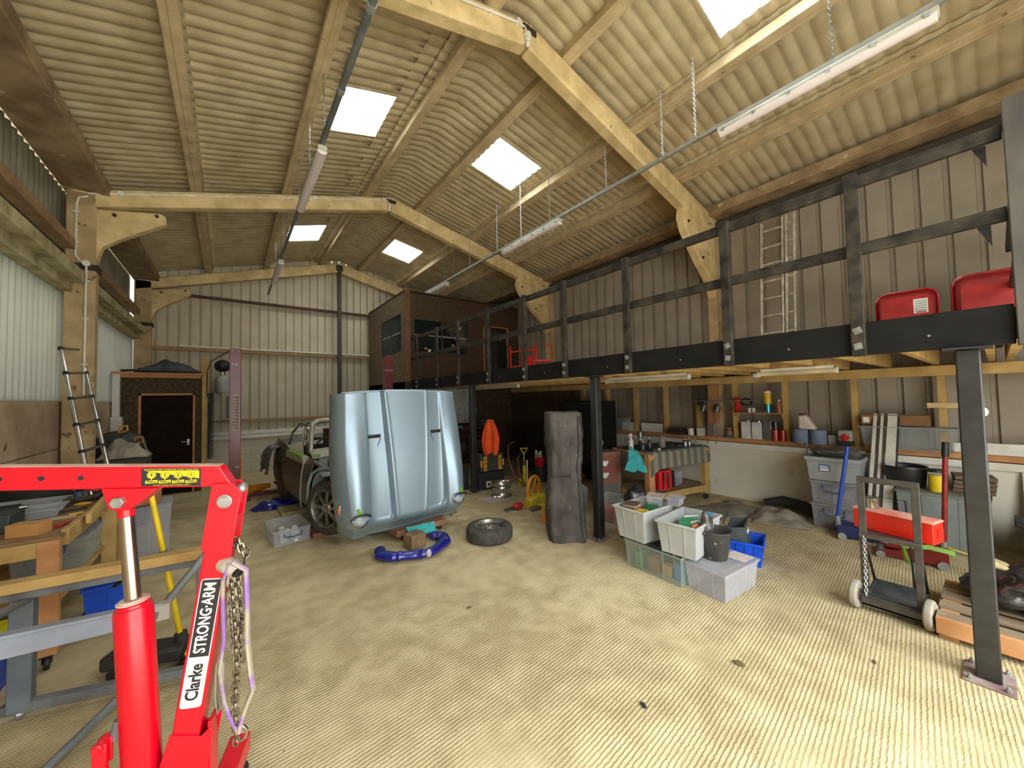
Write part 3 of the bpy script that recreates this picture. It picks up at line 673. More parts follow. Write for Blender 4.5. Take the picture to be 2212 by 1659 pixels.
conduit_run(3.0, 'white conduit along the nearest rafter to a lamp holder at the ridge', False)

# ------------------------------------------------------------------ things on the loft
al = mat('aluminium', (226,220,204), .4, .35, rgb2=(176,170,154), scale=10)
def ladder(name, label, P0, P1, width, n, side, r=.022, group=None, loc=None):
    t = thing(name, label, 'ladder', P0, 0, group); P0 = Vector(P0); d = Vector(P1)-P0; s = Vector(side).normalized()*width/2
    for k in (-1, 1): obj('stile', MB().bar(s*k, d+s*k, .024, .06, upv=(1, 0, 0)), al, t, bevel=.003)
    mb = MB()
    for i in range(n): c = d*((i+.5)/n); mb.cyl(c-s, c+s, .015, n=8)
    obj('rung', mb, al, t); return t
ladder('extension_ladder', 'long aluminium ladder leaning against the right wall on the loft', (6.50, 2.02, 2.235), (6.72, 2.02, 4.42), .28, 8, (0, 1, 0), group='ladders on the loft')
ladder('extension_ladder', 'narrow aluminium ladder sections beside the long ladder on the loft', (6.48, 1.78, 2.235), (6.72, 1.78, 4.44), .10, 8, (0, 1, 0), group='ladders on the loft')
# red wheelbarrow trays / fuel tanks
m_rt = mat('red_tray', (176,40,44), .3, rgb2=(150,30,34), coat=.4)
def tray(x, y, label, sc=1.0, lab=True):
    t = thing('red_tray', label, 'tray', (x, y, 2.235), math.radians(4), 'red trays on the loft'); L, H = .47*sc, .62*sc
    def rr(w, h, r, n=6):
        P = []
        for cx, cy, a0 in ((w/2-r, r, -PI/2), (w/2-r, h-r, 0), (-w/2+r, h-r, PI/2), (-w/2+r, r, PI)):
            for i in range(n+1): a = a0+PI/2*i/n; P.append((cx+r*math.cos(a), cy+r*math.sin(a)))
        return P
    O = rr(L, H, .10); I = rr(L*.80, H*.78, .07); n = len(O)
    vs = [(.0, a, b) for a, b in O]+[(-.012, a, b) for a, b in O]+[(-.02, a*.96, b*.96+.01) for a, b in O]+[(.13, a, b+.05) for a, b in I]
    fs = []
    for k in range(3): fs += [(k*n+i, k*n+(i+1) % n, (k+1)*n+(i+1) % n, (k+1)*n+i) for i in range(n)]
    fs.append(tuple(range(3*n, 4*n)))
    # flip so the bowl bulges towards the viewer
    vs = [(-v[0]*1.1, v[1], v[2]) for v in vs]
    obj('bowl', MB().add(vs, fs), m_rt, t, solid=.006, smooth=50)
    obj('rim', MB().tube([(.0, a, b) for a, b in O], .011, 8, closed=True), m_rt, t)
    obj('bracket', MB().box((-.02, .06, 0), (.12, .10, .3)).box((-.02, -.10, 0), (.12, -.06, .3)), m_post, t)
    return t
ta = tray(6.25, .60, 'upright red tray with a white safety label, left one on the loft', 1.05)
obj('safety_label', MB().box((-.152, -.17, .36), (-.146, -.06, .52)), m_white, ta, label='white printed label')
mb = MB()
for k in range(5): mb.box((-.1535, -.16, .385+.026*k), (-.152, -.07, .395+.026*k))
obj('label_print', mb, mat('label_blue', (120,150,140), .6), ta)
obj('label_warning', MB().box((-.1535, -.155, .365), (-.152, -.08, .378)), mat('label_red', (200,50,40), .6), ta)
obj('latch', MB().box((-.15, .13, .05), (-.12, .17, .10)).box((-.152, .125, .09), (-.12, .14, .12)).box((-.152, .16, .09), (-.12, .175, .12)), mat('black_plastic', (30,30,30), .5), ta)
tray(6.25, -.02, 'upright red tray behind the first aid box, right one on the loft', 1.15)
fa = thing('first_aid_box', 'dark green first aid box with a white cross in front of the right red tray', 'box', (5.85, -.02, 2.235))
obj('body', MB().box((-.06, -.18, 0), (.06, .18, .22)), mat('dark_green', (44,62,50), .5), fa, bevel=.02, seg=3)
obj('cross', MB().box((-.064, -.045, .10), (-.06, .045, .13)).box((-.064, -.015, .07), (-.06, .015, .16)), m_white, fa)
# red metal chairs / frame
m_red = mat('bright_red', (214,32,24), .4, rgb2=(190,24,18))
rc = thing('red_hand_truck', 'bright red tubular hand truck standing by the cabin door on the loft', 'hand truck', (4.55, 5.6, 2.235), .3)
mb = MB()
for y in (-.28, .0, .28): mb.tube([(0, y, .02), (0, y, .55)], .014, 8)
for z in (.12, .42): mb.tube([(0, -.28, z), (0, .28, z)], .014, 8)
obj('frame', mb, m_red, rc)
obj('back_panel', MB().box((-.02, -.22, .0), (.02, .02, .30)), m_red, rc)
mb = MB().tube([(0, -.25, .2), (.1, -.55, .2)], .02, 8).tube([(0, -.25, .12), (.1, -.55, .12)], .016, 8).tube([(.05, -.3, .1), (.05, -.3, .48), (.05, -.62, .48), (.05, -.62, .15)], .013, 8)
obj('handle', mb, m_red, rc)
# hanging coat by the cabin door
cloth('hanging_coat', 6.25, 8.66, 2.9, .34, .12, .10, mat('black_cloth', (20,20,22), .9), 'black coat hanging beside the office cabin door', 'coat', 9, drape=lambda p, u, v: Vector((p.x, -p.z, (v-.5)*.9)))
# ------------------------------------------------------------------ sports car with its bonnet tilted forward
m_silver = mat('silver_blue_paint', (156,176,190), .42, .6, rgb2=(148,168,182), scale=1.0, coat=.15)
m_body = mat('grey_primer_body', (92,90,80), .38, .35, rgb2=(84,82,72), scale=3, coat=.2)
m_cream = mat('bare_frame', (182,178,158), .5, .2, rgb2=(150,146,128), scale=8)
m_bay = mat('pale_blue_bay', (150,162,164), .5, rgb2=(132,144,148))
m_rub = mat('tyre_rubber', (74,70,64), .85, rgb2=(54,50,46), scale=14, bump=.2)
m_alloy = mat('dull_alloy', (168,164,154), .38, .8, rgb2=(120,116,104), scale=16)
m_chr = mat('chrome', (210,210,205), .15, 1.0)
m_black = mat('black_plastic', (30,30,30), .5)
m_tape = mat('green_tape', (120,176,40), .6)
car = thing('sports_car', 'silver sports car under restoration with its whole front bonnet tilted forward', 'car', (1.77, 4.64, 0), math.radians(5))
CZ = .28   # the car stands raised on timber cribs
def wheel(par, x, y, z, name='wheel', r=.30, side=-1, axis=(1, 0, 0), w=.155):
    ax = Vector(axis); prof = [(r*.66, -w/2), (r*.80, -w/2-.004), (r*.93, -w/2+.006), (r*.985, -w/2+.025), (r, -w/4), (r, w/4), (r*.985, w/2-.025), (r*.93, w/2-.006), (r*.80, w/2+.004), (r*.66, w/2)]
    ty = obj(name, MB().lathe(prof, (x, y, z), ax, 48), m_rub, par)
    mb = MB(); mb.lathe([(r*.67, w/2-.004), (r*.69, w/2+.004), (r*.65, w/2+.006), (r*.62, w/2-.01), (r*.60, w/2-.035), (r*.58, -w/2+.03), (r*.62, -w/2+.01), (r*.67, -w/2-.002)], (x, y, z), ax*side, 48)
    obj('rim', mb, m_alloy, ty)
    mb = MB(); f = w/2-.045; n = 8
    mb.lathe([(0, f+.03), (r*.16, f+.03), (r*.19, f+.018), (r*.22, f+.01)], (x, y, z), ax*side, 24)
    X_, Y_, D_ = basis(ax*side)
    for k in range(n):
        a = 2*PI*k/n; p0 = Vector((x, y, z))+(X_*math.cos(a)+Y_*math.sin(a))*r*.15+D_*(f+.012); p1 = Vector((x, y, z))+(X_*math.cos(a)+Y_*math.sin(a))*r*.62+D_*(f-.002)
        mb.bar(p0, p1, .036, .02, upv=tuple(D_))
    obj('spokes', mb, m_alloy, ty, bevel=.003)
    obj('brake_disc', MB().lathe([(0, f-.03), (r*.60, f-.03)], (x, y, z), ax*side, 24), mat('dark_metal', (60,56,50), .6, .5), ty)
    mb = MB()
    for k in range(4):
        a = 2*PI*k/4+.4; c = Vector((x, y, z))+(X_*math.cos(a)+Y_*math.sin(a))*r*.12+D_*(f+.028); mb.cyl(c, c+D_*.015, .009, n=6)
    obj('wheel_nut', mb, m_chr, ty)
    return ty
for s in (-1, 1):
    wheel(car, s*.60, .56, CZ+.30, side=s, axis=(math.cos(.42), math.sin(.42)*1, 0)) 
for s in (-1, 1): wheel(car, s*.60, 2.66, CZ+.30, side=s)
obj('rear_hub_cover', MB().lathe([(0, .05), (.10, .05), (.2, .03), (.23, .0)], (-.68, 2.66, CZ+.3), (-1, 0, 0), 24), mat('brown_drum', (84,64,50), .4, .4), car)
# -- bonnet: one shell seen from outside
def lerp(a, b, t): return a+(b-a)*t
def sst(a, b, x): t_ = min(1, max(0, (x-a)/(b-a))); return t_*t_*(3-2*t_)
BL = 1.56
def bonnet(u, v, off=0):
    s = u*2-1; a = abs(s); sg = 1 if s > 0 else -1
    W = .735 - .03*sst(.55, 1, v) - .035*(1-sst(0, .5, v)) - .05*(1-sst(0, .14, v))
    wrap = sst(.82, 1.0, a)
    x = sg*W*(min(a, .82)/.82*.90 + .10*math.sin(min(1, max(0, (a-.82)/.18))*PI/2))
    depth = .0
    if a > .82: q = (a-.82)/.18; depth = .10*q + .12*q*q*q*sst(0, .35, 1-abs(v-.45))
    ax = abs(x)
    crown = -.035*(1-(ax/.7)**2)
    fend = (-.095*math.exp(-((ax-.575)/.12)**2)-.022*sst(.435, .465, ax)*(1-sst(.3, .75, v)))*lerp(1.0, .25, sst(.1, .95, v))
    hw = lerp(.15, .25, v**.8); blg = (-.040*(1-sst(hw, hw+.020, ax))-.005*math.exp(-((ax-hw+.006)/.018)**2))*sst(.05, .12, v)
    fl = sst(.105+.06*sst(.36, .45, ax)**2+.05*(1-sst(hw, hw+.06, ax)), .125+.06*sst(.36, .45, ax)**2+.05*(1-sst(hw, hw+.06, ax)), v); tray_in = .030*fl*sst(hw+.012, hw+.03, ax)*(1-sst(.42, .455, ax))*(1-sst(.6, 1, v)*.6)
    y = depth+crown+fend+blg+tray_in
    # length profile: the nose curls back under, the rear edge leans gently away
    z = .355+(BL-.06)*v; y += .16*(1-sst(0, .16, v))**2 - .05*math.sin(PI*v) - .12*(1-v)**1.5
    z += .05*(ax/.7)**2*(1-sst(0, .3, v)) - .03*(ax/.7)**2*sst(.8, 1, v)
    if a > .82 and v < .3: z += .03*((a-.82)/.18)
    # headlamp scoop
    return Vector((x, y-.02+off, z))
mb = MB().grid(lambda u, v: bonnet(u, v), 230, 90)
bn = obj('bonnet', mb, m_silver, car, solid=.012, smooth=50, label='silver-blue bonnet standing on its nose')
obj('rear_lip', MB().tube([bonnet(i/40, 1.0)+Vector((0, .008, 0)) for i in range(3, 38)], .011, 8), m_silver, bn)
for s in (-1, 1):
    u0 = .5+s*.362
    c = bonnet(u0, .165); 
    hl = obj('headlamp', MB().lathe([(0, .034), (.03, .032), (.055, .022), (.068, .0), (.07, -.02)], c+Vector((0, .030, -.005)), (s*-.05, -.80, .60), 28), clearmat('lamp_glass', (200,205,205), .45, .06), bn, label='round headlamp')
    mb = MB().lathe([(.070, -.005), (.080, .012), (.086, .002), (.084, -.02)], c+Vector((0, .030, -.005)), (s*-.05, -.80, .60), 28, ); obj('chrome_ring', mb, m_chr, hl)
    # brow above the lamp
    X_, Y_, D_ = basis((s*-.05, -.92, -.40)); P = []
    for k in range(11):
        a = math.radians(20+140*k/10); e = Vector((math.cos(a)*.092, 0, math.sin(a)*.045)); P.append(c+e+Vector((0, -.012-.02*math.sin(a), .0)))
    obj('lamp_brow', MB().tube(P, .012, 8), mat('dark_chrome', (96,98,100), .25, .8), bn)  # dark chrome arc over the headlamp
    c2 = bonnet(u0+s*.01, .215)+Vector((.0, -.014, 0))
    obj('masking_tape', MB().cbox(c2, (.03, .006, .07), Matrix.Rotation(.3*s, 3, 'Y')).cbox(c2+Vector((.012, -.002, -.015)), (.05, .005, .028)), m_tape, bn, label='green masking tape')
    # air vents
    uc = .5+s*.23; q = bonnet(uc, .66); dy = -.008
    mb = MB().add([q+Vector((-.070, dy, .045)), q+Vector((.070, dy, .045)), q+Vector((.062, dy, .018)), q+Vector((-.062, dy, .018))], [(0, 1, 2, 3)])
    vt = obj('air_vent', mb, m_black, bn, solid=.004)
    P = [q+Vector(p) for p in ((-.074, dy, .05), (.074, dy, .05), (.070, dy, .0), (.044, dy, -.06), (.034, dy, -.10), (.032, dy-.002, -.17), (-.032, dy-.002, -.17), (-.034, dy, -.10), (-.044, dy, -.06), (-.070, dy, .0))]
    obj('vent_surround', MB().tube(P, .0065, 6, closed=True), mat('vent_grey', (112,124,132), .4, .6), vt)  # grey tube outlining the vent, darker than the bonnet
q = bonnet(.035, .16)
mk = obj('side_marker', MB().cbox(q+Vector((-.012, -.0, .06)), (.012, .03, .10)), m_chr, bn, bevel=.004)
obj('amber_lens', MB().cbox(q+Vector((-.019, -.0, .06)), (.012, .018, .055)), mat('amber', (240,110,30), .3), mk, bevel=.004)
obj('number_plate_panel', MB().box((-.22, .24, .33), (.22, .27, .40)), m_body, bn)
obj('bonnet_stay', MB().cyl((.62, .20, .42), (.66, .06, .30), .006, n=6), mat('rust', (62,44,32), .8), bn)
# -- body behind the bonnet
def side_shell(s):
    mb = MB(); ys = [.93, 1.15, 1.5, 1.9, 2.2, 2.45, 2.8, 3.2, 3.45]
    prof = [(-.62, .16), (-.70, .22), (-.725, .36), (-.715, .55), (-.68, .70), (-.64, .76)]
    def fn(u, v):
        yy = lerp(.93, 3.45, u); k = v*(len(prof)-1); i = min(int(k), len(prof)-2); f = k-i
        x = lerp(prof[i][0], prof[i+1][0], f); z = lerp(prof[i][1], prof[i+1][1], f)
        x *= 1-.10*sst(2.9, 3.5, yy); z2 = z
        if v > .55: z2 += (.02+.10*sst(2.2, 2.7, yy))*(v-.55)/.45
        if v < .3: z2 += .12*sst(2.9, 3.4, yy)
        dd = math.hypot(yy-2.66, z2-.30)
        if dd < .345 and z2 < .64: x *= .90
        return Vector((-s*x, yy, CZ+z2))
    mb.grid(fn, 60, 14); return mb
for s in (-1, 1): obj('side_panel', side_shell(s), m_body, car, solid=.01, smooth=45)
mb = MB()
for s in (-1, 1): mb.tube([(s*.72, 1.30, CZ+.17), (s*.738, 1.27, CZ+.36), (s*.728, 1.26, CZ+.56), (s*.70, 1.28, CZ+.70), (s*.655, 1.33, CZ+.79)], .009, 6)
obj('door_edge', mb, m_cream, car, label='pale unpainted door edge')
# door top with green tape, scuttle
for s in (-1, 1):
    d = obj('door', MB().box((s*.70-.02, 1.28, CZ+.74), (s*.64+.02, 2.2, CZ+.82)) if s > 0 else MB().box((-.71, 1.28, CZ+.70), (-.63, 2.2, CZ+.79)), m_cream, car, bevel=.01)
    obj('tape_strip', MB().box((s*.68-.035, 1.34, CZ+.788 if s < 0 else CZ+.82), (s*.68+.035, 2.15, CZ+.796 if s < 0 else CZ+.826)), m_tape, d, label='green masking tape')
# inner wing with wheel arch
for s in (-1, 1):
    mb = MB(); P = []
    for k in range(15): a = PI*k/14; P.append((.56+.36*math.cos(a)*-1, .30+.37*math.sin(a)))
    ring = [(a, b) for a, b in P]; outer = [(.14, .18), (.14, .80-.1), (.93, .80), (.93, .18)]
    poly = [(.93, .18), (.93, .76), (.55, .72), (.10, .58), (.10, .22)] + [(a, b) for a, b in P if b > .22]
    mb.prism([(a, b+CZ) for a, b in poly], (s*.52, 0, 0), (0, 1, 0), (0, 0, 1), .02); obj('inner_wing', mb, m_body, car)
    mb = MB(); n = 20
    vs = []
    for k in range(n+1):
        a = PI*k/n
        for xx in (.50, .70): vs.append((s*xx, .58-.37*math.cos(a), CZ+.28+.40*math.sin(a)))
    mb.add(vs, [(2*k, 2*k+1, 2*k+3, 2*k+2) for k in range(n//2-2, n)])
    obj('wheel_arch', mb, m_bay, car, solid=.01)
    obj('arch_edge', MB().tube([(s*.64, .955, CZ+.15), (s*.715, .945, CZ+.22), (s*.735, .94, CZ+.36), (s*.725, .93, CZ+.52), (s*.70, .88, CZ+.64), (s*.64, .78, CZ+.70), (s*.60, .62, CZ+.72)], .017, 8), m_bay, car, label='pale blue wheel arch edge')
obj('bulkhead', MB().box((-.60, .98, CZ+.34), (.60, 1.06, CZ+.80)).box((-.60, .98, CZ+.76), (.60, 1.32, CZ+.80)).box((-.30, .84, CZ+.60), (.25, .98, CZ+.74)), m_bay, car, bevel=.015)
mb = MB().box((-.48, .80, CZ+.62), (-.38, .93, CZ+.72)).cyl((-.2, .86, CZ+.68), (-.2, .86, CZ+.78), .04, n=14)
obj('fluid_reservoir', mb, mat('pale_plastic', (190,186,168), .5), car, bevel=.01)
obj('bay_strip', MB().bar((-.66, .93, CZ+.76), (-.52, .30, CZ+.62), .03, .03).bar((.66, .93, CZ+.76), (.52, .30, CZ+.62), .03, .03), mat('seal', (120,114,100), .6), car)
obj('scuttle', MB().grid(lambda u, v: Vector(((u-.5)*lerp(1.32, 1.22, v), lerp(1.02, 1.40, v)+.06*(1-4*(u-.5)**2)*-1, CZ+.79+.06*v+.03*(1-4*(u-.5)**2))), 20, 4), m_cream, car, solid=.01)
for x, y in ((-.60, 1.12), (.10, 1.05)): obj('masking_tape', MB().cbox((x, y-.06, CZ+.83), (.07, .07, .006)), m_tape, car, label='green masking tape')
obj('engine', MB().box((-.18, .1, CZ+.2), (.18, .8, CZ+.55)).cyl((-.1, .2, CZ+.6), (-.1, .75, CZ+.6), .05, n=12), mat('engine_dark', (60,60,56), .6, .4), car, bevel=.02)
# windscreen frame, pillars and roof
mb = MB(); A = (-.60, 1.34, CZ+.84); 
mb.tube([(-.60, 1.34, CZ+.82), (-.53, 1.58, CZ+1.08), (-.50, 1.66, CZ+1.16), (-.43, 1.70, CZ+1.20), (0, 1.66, CZ+1.23), (.43, 1.70, CZ+1.20), (.50, 1.66, CZ+1.16), (.53, 1.58, CZ+1.08), (.60, 1.34, CZ+.82)], [.024, .026, .034, .038, .038, .038, .034, .026, .024], 10)
obj('windscreen_frame', mb, m_cream, car)
mb = MB()
for s in (-1, 1):
    mb.tube([(s*.62, 1.40, CZ+.80), (s*.585, 1.55, CZ+1.03), (s*.545, 1.72, CZ+1.15), (s*.54, 2.10, CZ+1.17), (s*.57, 2.45, CZ+1.02), (s*.61, 2.5, CZ+.84)], .016, 8)
    mb.tube([(s*.61, 1.75, CZ+.80), (s*.56, 1.80, CZ+1.14)], .010, 8)
obj('side_window_frame', mb, m_chr, car)
mb = MB().grid(lambda u, v: Vector(((u-.5)*lerp(1.0, .92, v), lerp(1.68, 2.5, v), CZ+1.17+.05*(1-4*(u-.5)**2)+.03*math.sin(PI*v)-.06*v)), 16, 8)
obj('roof', mb, m_silver, car, solid=.012)
obj('steering_wheel', MB().lathe([(.18+.013*math.cos(a), .013*math.sin(a)) for a in [2*PI*k/8 for k in range(9)]], (-.30, 1.62, CZ+.80), (0, -.9, .35), 32).bar((-.46, 1.62, CZ+.80), (-.14, 1.62, CZ+.80), .025, .01), m_black, car)
obj('seat', MB().box((-.5, 2.0, CZ+.2), (-.1, 2.15, CZ+.85)).box((.1, 2.0, CZ+.2), (.5, 2.15, CZ+.85)), m_black, car, bevel=.03)
obj('floor_pan', MB().box((-.66, .95, CZ+.14), (.66, 3.35, CZ+.17)).box((-.25, .05, CZ+.14), (-.17, 3.3, CZ+.2)).box((.17, .05, CZ+.14), (.25, 3.3, CZ+.2)), mat('underside', (44,42,40), .8), car)
# cardboard box inside, cloth over the tail
solo('cardboard_box', MB().box((1.42, 7.45, .95), (1.80, 7.80, 1.25)), mat('cardboard_brown', (128,92,60), .8), 'brown cardboard box standing behind the seats in the car', 'box', bevel=.004)
def ds(u, v):
    P = [(.56, .50), (.55, .72), (.62, .92), (.85, 1.02), (1.3, 1.07), (1.9, 1.04), (2.3, .85)]
    k = u*(len(P)-1); i = min(int(k), len(P)-2); f = k-i; x = lerp(P[i][0], P[i+1][0], f); z = lerp(P[i][1], P[i+1][1], f)
    n = .05*nz(u*9, v*5, 2)+.03*nz(u*20, v*11, 7); y = 7.75+1.1*v+.06*nz(u*6, v*3)
    return Vector((x+n-.05*v, y, z+n+.05*math.sin(PI*v)-.10*v*v))
solo('dust_sheet', MB().grid(ds, 50, 24), mat('grey_sheet', (116,116,112), .85, rgb2=(88,88,86)), 'grey dust sheet draped over the tail of the car', 'sheet', smooth=75, solid=.008)
# the car's own parts are set to its real size, standing on the floor
def rescale(o, k, dz):
    for c in kids(o):
        if c.type == 'MESH': c.data.transform(Matrix.Translation((0, 0, dz)) @ Matrix.Scale(k, 4))
        rescale(c, k, dz)
rescale(car, 1.145, -.254)
solo('wheel_board', MB().box((.86, 5.37, 0), (1.32, 5.62, .065)), mat('red_board', (150,100,72), .8), 'short reddish board under the front wheel of the car', 'board', bevel=.004)
solo('wheel_board', MB().box((2.3, 5.2, 0), (2.7, 5.6, .065)).box((.6, 7.6, 0), (.95, 7.9, .065)).box((2.2, 7.6, 0), (2.6, 7.9, .065)), mat('red_board', (150,100,72), .8), 'boards under the hidden wheels of the car', 'board') if False else None
for x, y, w in ((2.38, 5.1, 'far front'), (.62, 7.55, 'near rear'), (2.1, 7.7, 'far rear')):
    solo('wheel_board', MB().box((x, y, 0), (x+.4, y+.35, .065)), mat('red_board', (150,100,72), .8), 'board under the %s wheel of the car' % w, 'board', bevel=.004)
solo('board', MB().box((.64, 6.75, .0), (1.9, 7.20, .055), Matrix.Rotation(.04, 3, 'Z')), mat('pale_board', (186,176,136), .8), 'pale edged board on the floor below the middle of the car', 'board', bevel=.003)
m_bluebag = mat('blue_plastic_bag', (30,34,140), .3, rgb2=(20,22,96), coat=.3)
cloth('blue_bag', .62, 7.42, .0, .62, .34, .14, m_bluebag, 'crumpled blue plastic bag on the floor under the rear wheel', 'bag', 11)
# bumpers wrapped in blue bags in front of the nose
def wrapped(P, label, loc=None):
    n = 26; pts = []; rr = []
    for i in range(n+1):
        t_ = i/n*(len(P)-1); k = min(int(t_), len(P)-2); f = t_-k; p = Vector(P[k]).lerp(Vector(P[k+1]), sst(0, 1, f)*.3+f*.7)
        pts.append(p+Vector((.008*nz(i*.9, 1), .008*nz(i*.8, 4), 0))); rr.append(.058*(1+.28*nz(i*1.7, 9, P[0][0])))
    t = thing('wrapped_bumper', label, 'wrapped bumper', (P[0][0], P[0][1], 0), 0, 'car bumpers wrapped in blue plastic')
    b = obj('wrapping', MB().tube(pts, rr, 12, flat=.8), m_bluebag, t, True, smooth=30)
    return t, pts
t, pts = wrapped([(1.36, 4.30, .065), (1.32, 4.15, .06), (1.42, 4.03, .06), (1.62, 3.93, .06), (1.72, 3.90, .06)], 'blue plastic wrapped car bumper on the floor, left one of the pair')
t, pts = wrapped([(1.76, 3.88, .06), (1.88, 3.93, .06), (2.06, 4.06, .06), (2.12, 4.22, .06), (2.02, 4.34, .06)], 'blue plastic wrapped car bumper on the floor, right one of the pair')
obj('foam_end', MB().ball(pts[0]+Vector((-.005, -.012, 0)), (.035, .03, .045)), mat('pale_foam', (190,186,190), .8), t, True)
# wheeled board and block under the nose
dl = thing('wheeled_dolly', 'low wooden board on castors under the nose of the upright bonnet', 'dolly', (1.98, 4.78, 0), math.radians(5))
obj('board', MB().box((-.36, -.22, .062), (.34, .20, .135)), mat('nose_board', (150,106,78), .8), dl, bevel=.004)
obj('end_trim', MB().box((-.02, -.235, .062), (.16, -.22, .125)), mat('pale_board', (186,176,136), .8), dl)
for a, b in ((-.27, -.17), (.27, -.17), (-.27, .15), (.27, .15)):
    c_ = obj('castor', MB().lathe([(.0, -.012), (.026, -.012), (.03, 0), (.026, .012), (0, .012)], (a, b, .03), (1, .2, 0), 20), m_black, dl)
    obj('castor_fork', MB().box((a-.022, b-.015, .03), (a-.016, b+.015, .064)).box((a+.016, b-.015, .03), (a+.022, b+.015, .064)), m_steelw, c_)
solo('wooden_block', MB().box((1.66, 4.18, 0), (1.86, 4.36, .17), Matrix.Rotation(.25, 3, 'Z')), mat('block_wood', (142,118,88), .8, rgb2=(112,90,64), scale=9), 'squared block of wood standing under the bonnet nose', 'block', bevel=.008)
m_turq = mat('turquoise_cloth', (64,176,178), .9, rgb2=(48,150,154), scale=12, sheen=.3)
cloth('turquoise_cloth', 1.93, 4.46, .17, .36, .2, .03, m_turq, 'turquoise cloth hanging from the board under the bonnet nose', 'cloth', 2, drape=lambda p, u, v: Vector((p.x, p.y*.4-.03*abs(math.sin(u*9))*(1-v), p.z-.11*(1-v)*(.7+.3*u))))

# loose wheel lying on the floor
lw = thing('spare_wheel', 'wheel with tyre lying flat on the open floor in front of the car', 'wheel', (2.60, 3.93, 0))
wheel(lw, 0, 0, .085, 'tyre', r=.29, side=1, axis=(0, 0, 1), w=.17)
# clear plastic box left of the wheel
# ------------------------------------------------------------------ red engine crane in the foreground
m_cr = mat('crane_red', (214,6,36), .34, rgb2=(204,4,30), scale=2, coat=.25)
m_dust = mat('dusty_red_top', (200,150,140), .8, rgb2=(214,190,176), scale=14)
m_plate = mat('steel_rod', (196,190,176), .2, 1.0)
m_ink = mat('decal_black', (38,36,38), .5); m_dwhite = mat('decal_white', (226,226,226), .45); m_dyel = mat('decal_yellow', (236,216,20), .5)
m_grey = mat('grey_paint', (118,122,124), .5, rgb2=(92,94,96), scale=7, bump=.1)
cr = thing('engine_crane', 'bright red folding engine crane with a black and white brand decal, closest to the camera', 'crane', (-.12, 1.95, 0), math.radians(163.7))
HW = .038  # half width
def along(p0, p1, w, h0, h1=None):
    """tapered box section between two points in the crane's own vertical plane"""
    h1 = h0 if h1 is None else h1; (x0, z0), (x1, z1) = p0, p1; d = Vector((x1-x0, z1-z0)).normalized(); n = Vector((-d.y, d.x))
    P = [(x0+n.x*h0/2, z0+n.y*h0/2), (x1+n.x*h1/2, z1+n.y*h1/2), (x1-n.x*h1/2, z1-n.y*h1/2), (x0-n.x*h0/2, z0-n.y*h0/2)]
    return MB().prism(P, (0, w, 0), (1, 0, 0), (0, 0, 1), 2*w)
PV = (-.126, 1.365)
post = obj('post', along((.055, .06), (-.118, 1.30), HW, .088), m_cr, cr, bevel=.006, seg=3)
d = Vector((-.173, 1.24)).normalized()
def pl(t, o): return (.055+d.x*t+d.y*o, .06+d.y*t-d.x*o)   # t up the post, o across it
mb = MB()
for s in (-1, 1):
    P = [pl(1.10, -.050), pl(1.355, -.050), pl(1.385, -.02), pl(1.385, .052), pl(1.13, .052)]
    P = [(a, b) for a, b in P]
    mb.prism(P, (0, s*(HW+.006)+.004, 0), (1, 0, 0), (0, 0, 1), .008)
obj('head_plate', mb, m_cr, cr, bevel=.002)
bm_a = 4.5*PI/180
boom = obj('boom', MB().prism([(-.105, 1.502), (1.15, 1.502+1.255*math.tan(bm_a)), (1.15, 1.424+1.255*math.tan(bm_a)), (-.075, 1.424), (-.112, 1.335), (-.165, 1.335), (-.168, 1.385)], (0, HW-.004, 0), (1, 0, 0), (0, 0, 1), 2*HW-.008), m_cr, cr, bevel=.005, seg=3)
obj('boom_dust', MB().prism([(-.10, 1.5026), (1.14, 1.5026+1.24*math.tan(bm_a)), (1.14, 1.5036+1.24*math.tan(bm_a)), (-.10, 1.5036)], (0, HW-.006, 0), (1, 0, 0), (0, 0, 1), 2*HW-.012), m_dust, boom, label='pale dust along the top of the boom')
obj('boom_extension', MB().prism([(1.1, 1.49+1.1*math.tan(bm_a)), (1.32, 1.49+1.32*math.tan(bm_a)), (1.32, 1.436+1.32*math.tan(bm_a)), (1.1, 1.436+1.1*math.tan(bm_a))], (0, .028, 0), (1, 0, 0), (0, 0, 1), .056), m_cr, boom)
for k, x in enumerate((.303, .405, .508, .62, .76, .9)):
    z = 1.463+(x+.105)*math.tan(bm_a)
    obj('pin_hole', MB().cyl((x, HW-.006, z), (x, HW-.0025, z), .0085, n=18), m_ink, boom, label='dark pin hole')
# load decal
y_ = HW-.0035
dz = lambda x: 1.463+(x+.105)*math.tan(bm_a)
DX0, DX1 = .135, -.045
dec = obj('load_decal', MB().prism([(DX0, dz(DX0)-.034), (DX1, dz(DX1)-.036), (DX1, dz(DX1)+.032), (DX0, dz(DX0)+.033)], (0, y_+.0006, 0), (1, 0, 0), (0, 0, 1), .0012), m_ink, boom, label='black and yellow load capacity decal')
obj('wedge', MB().prism([(DX0-.01, dz(DX0)+.022), (DX1+.005, dz(DX1)+.024), (DX1+.005, dz(DX1)-.006)], (0, y_+.0012, 0), (1, 0, 0), (0, 0, 1), .0006), m_dyel, dec)
_x3 = Vector((-math.cos(bm_a), 0, -math.sin(bm_a))); _n3 = Vector((0, 1, 0)); _y3 = _n3.cross(_x3)
rt_ = Matrix((_x3, _y3, _n3)).transposed().to_euler()
text('heading', 'MAXIMUM SAFE WORKING LOAD CAPACITIES', .0078, m_dyel, dec, (.045, y_+.0016, dz(.045)+.0275), rt_, sx=1.02)
text('heading', 'DO NOT EXCEED SAFE WORKING LOADS', .0058, m_dyel, dec, (.045, y_+.0016, dz(.045)-.031), rt_)
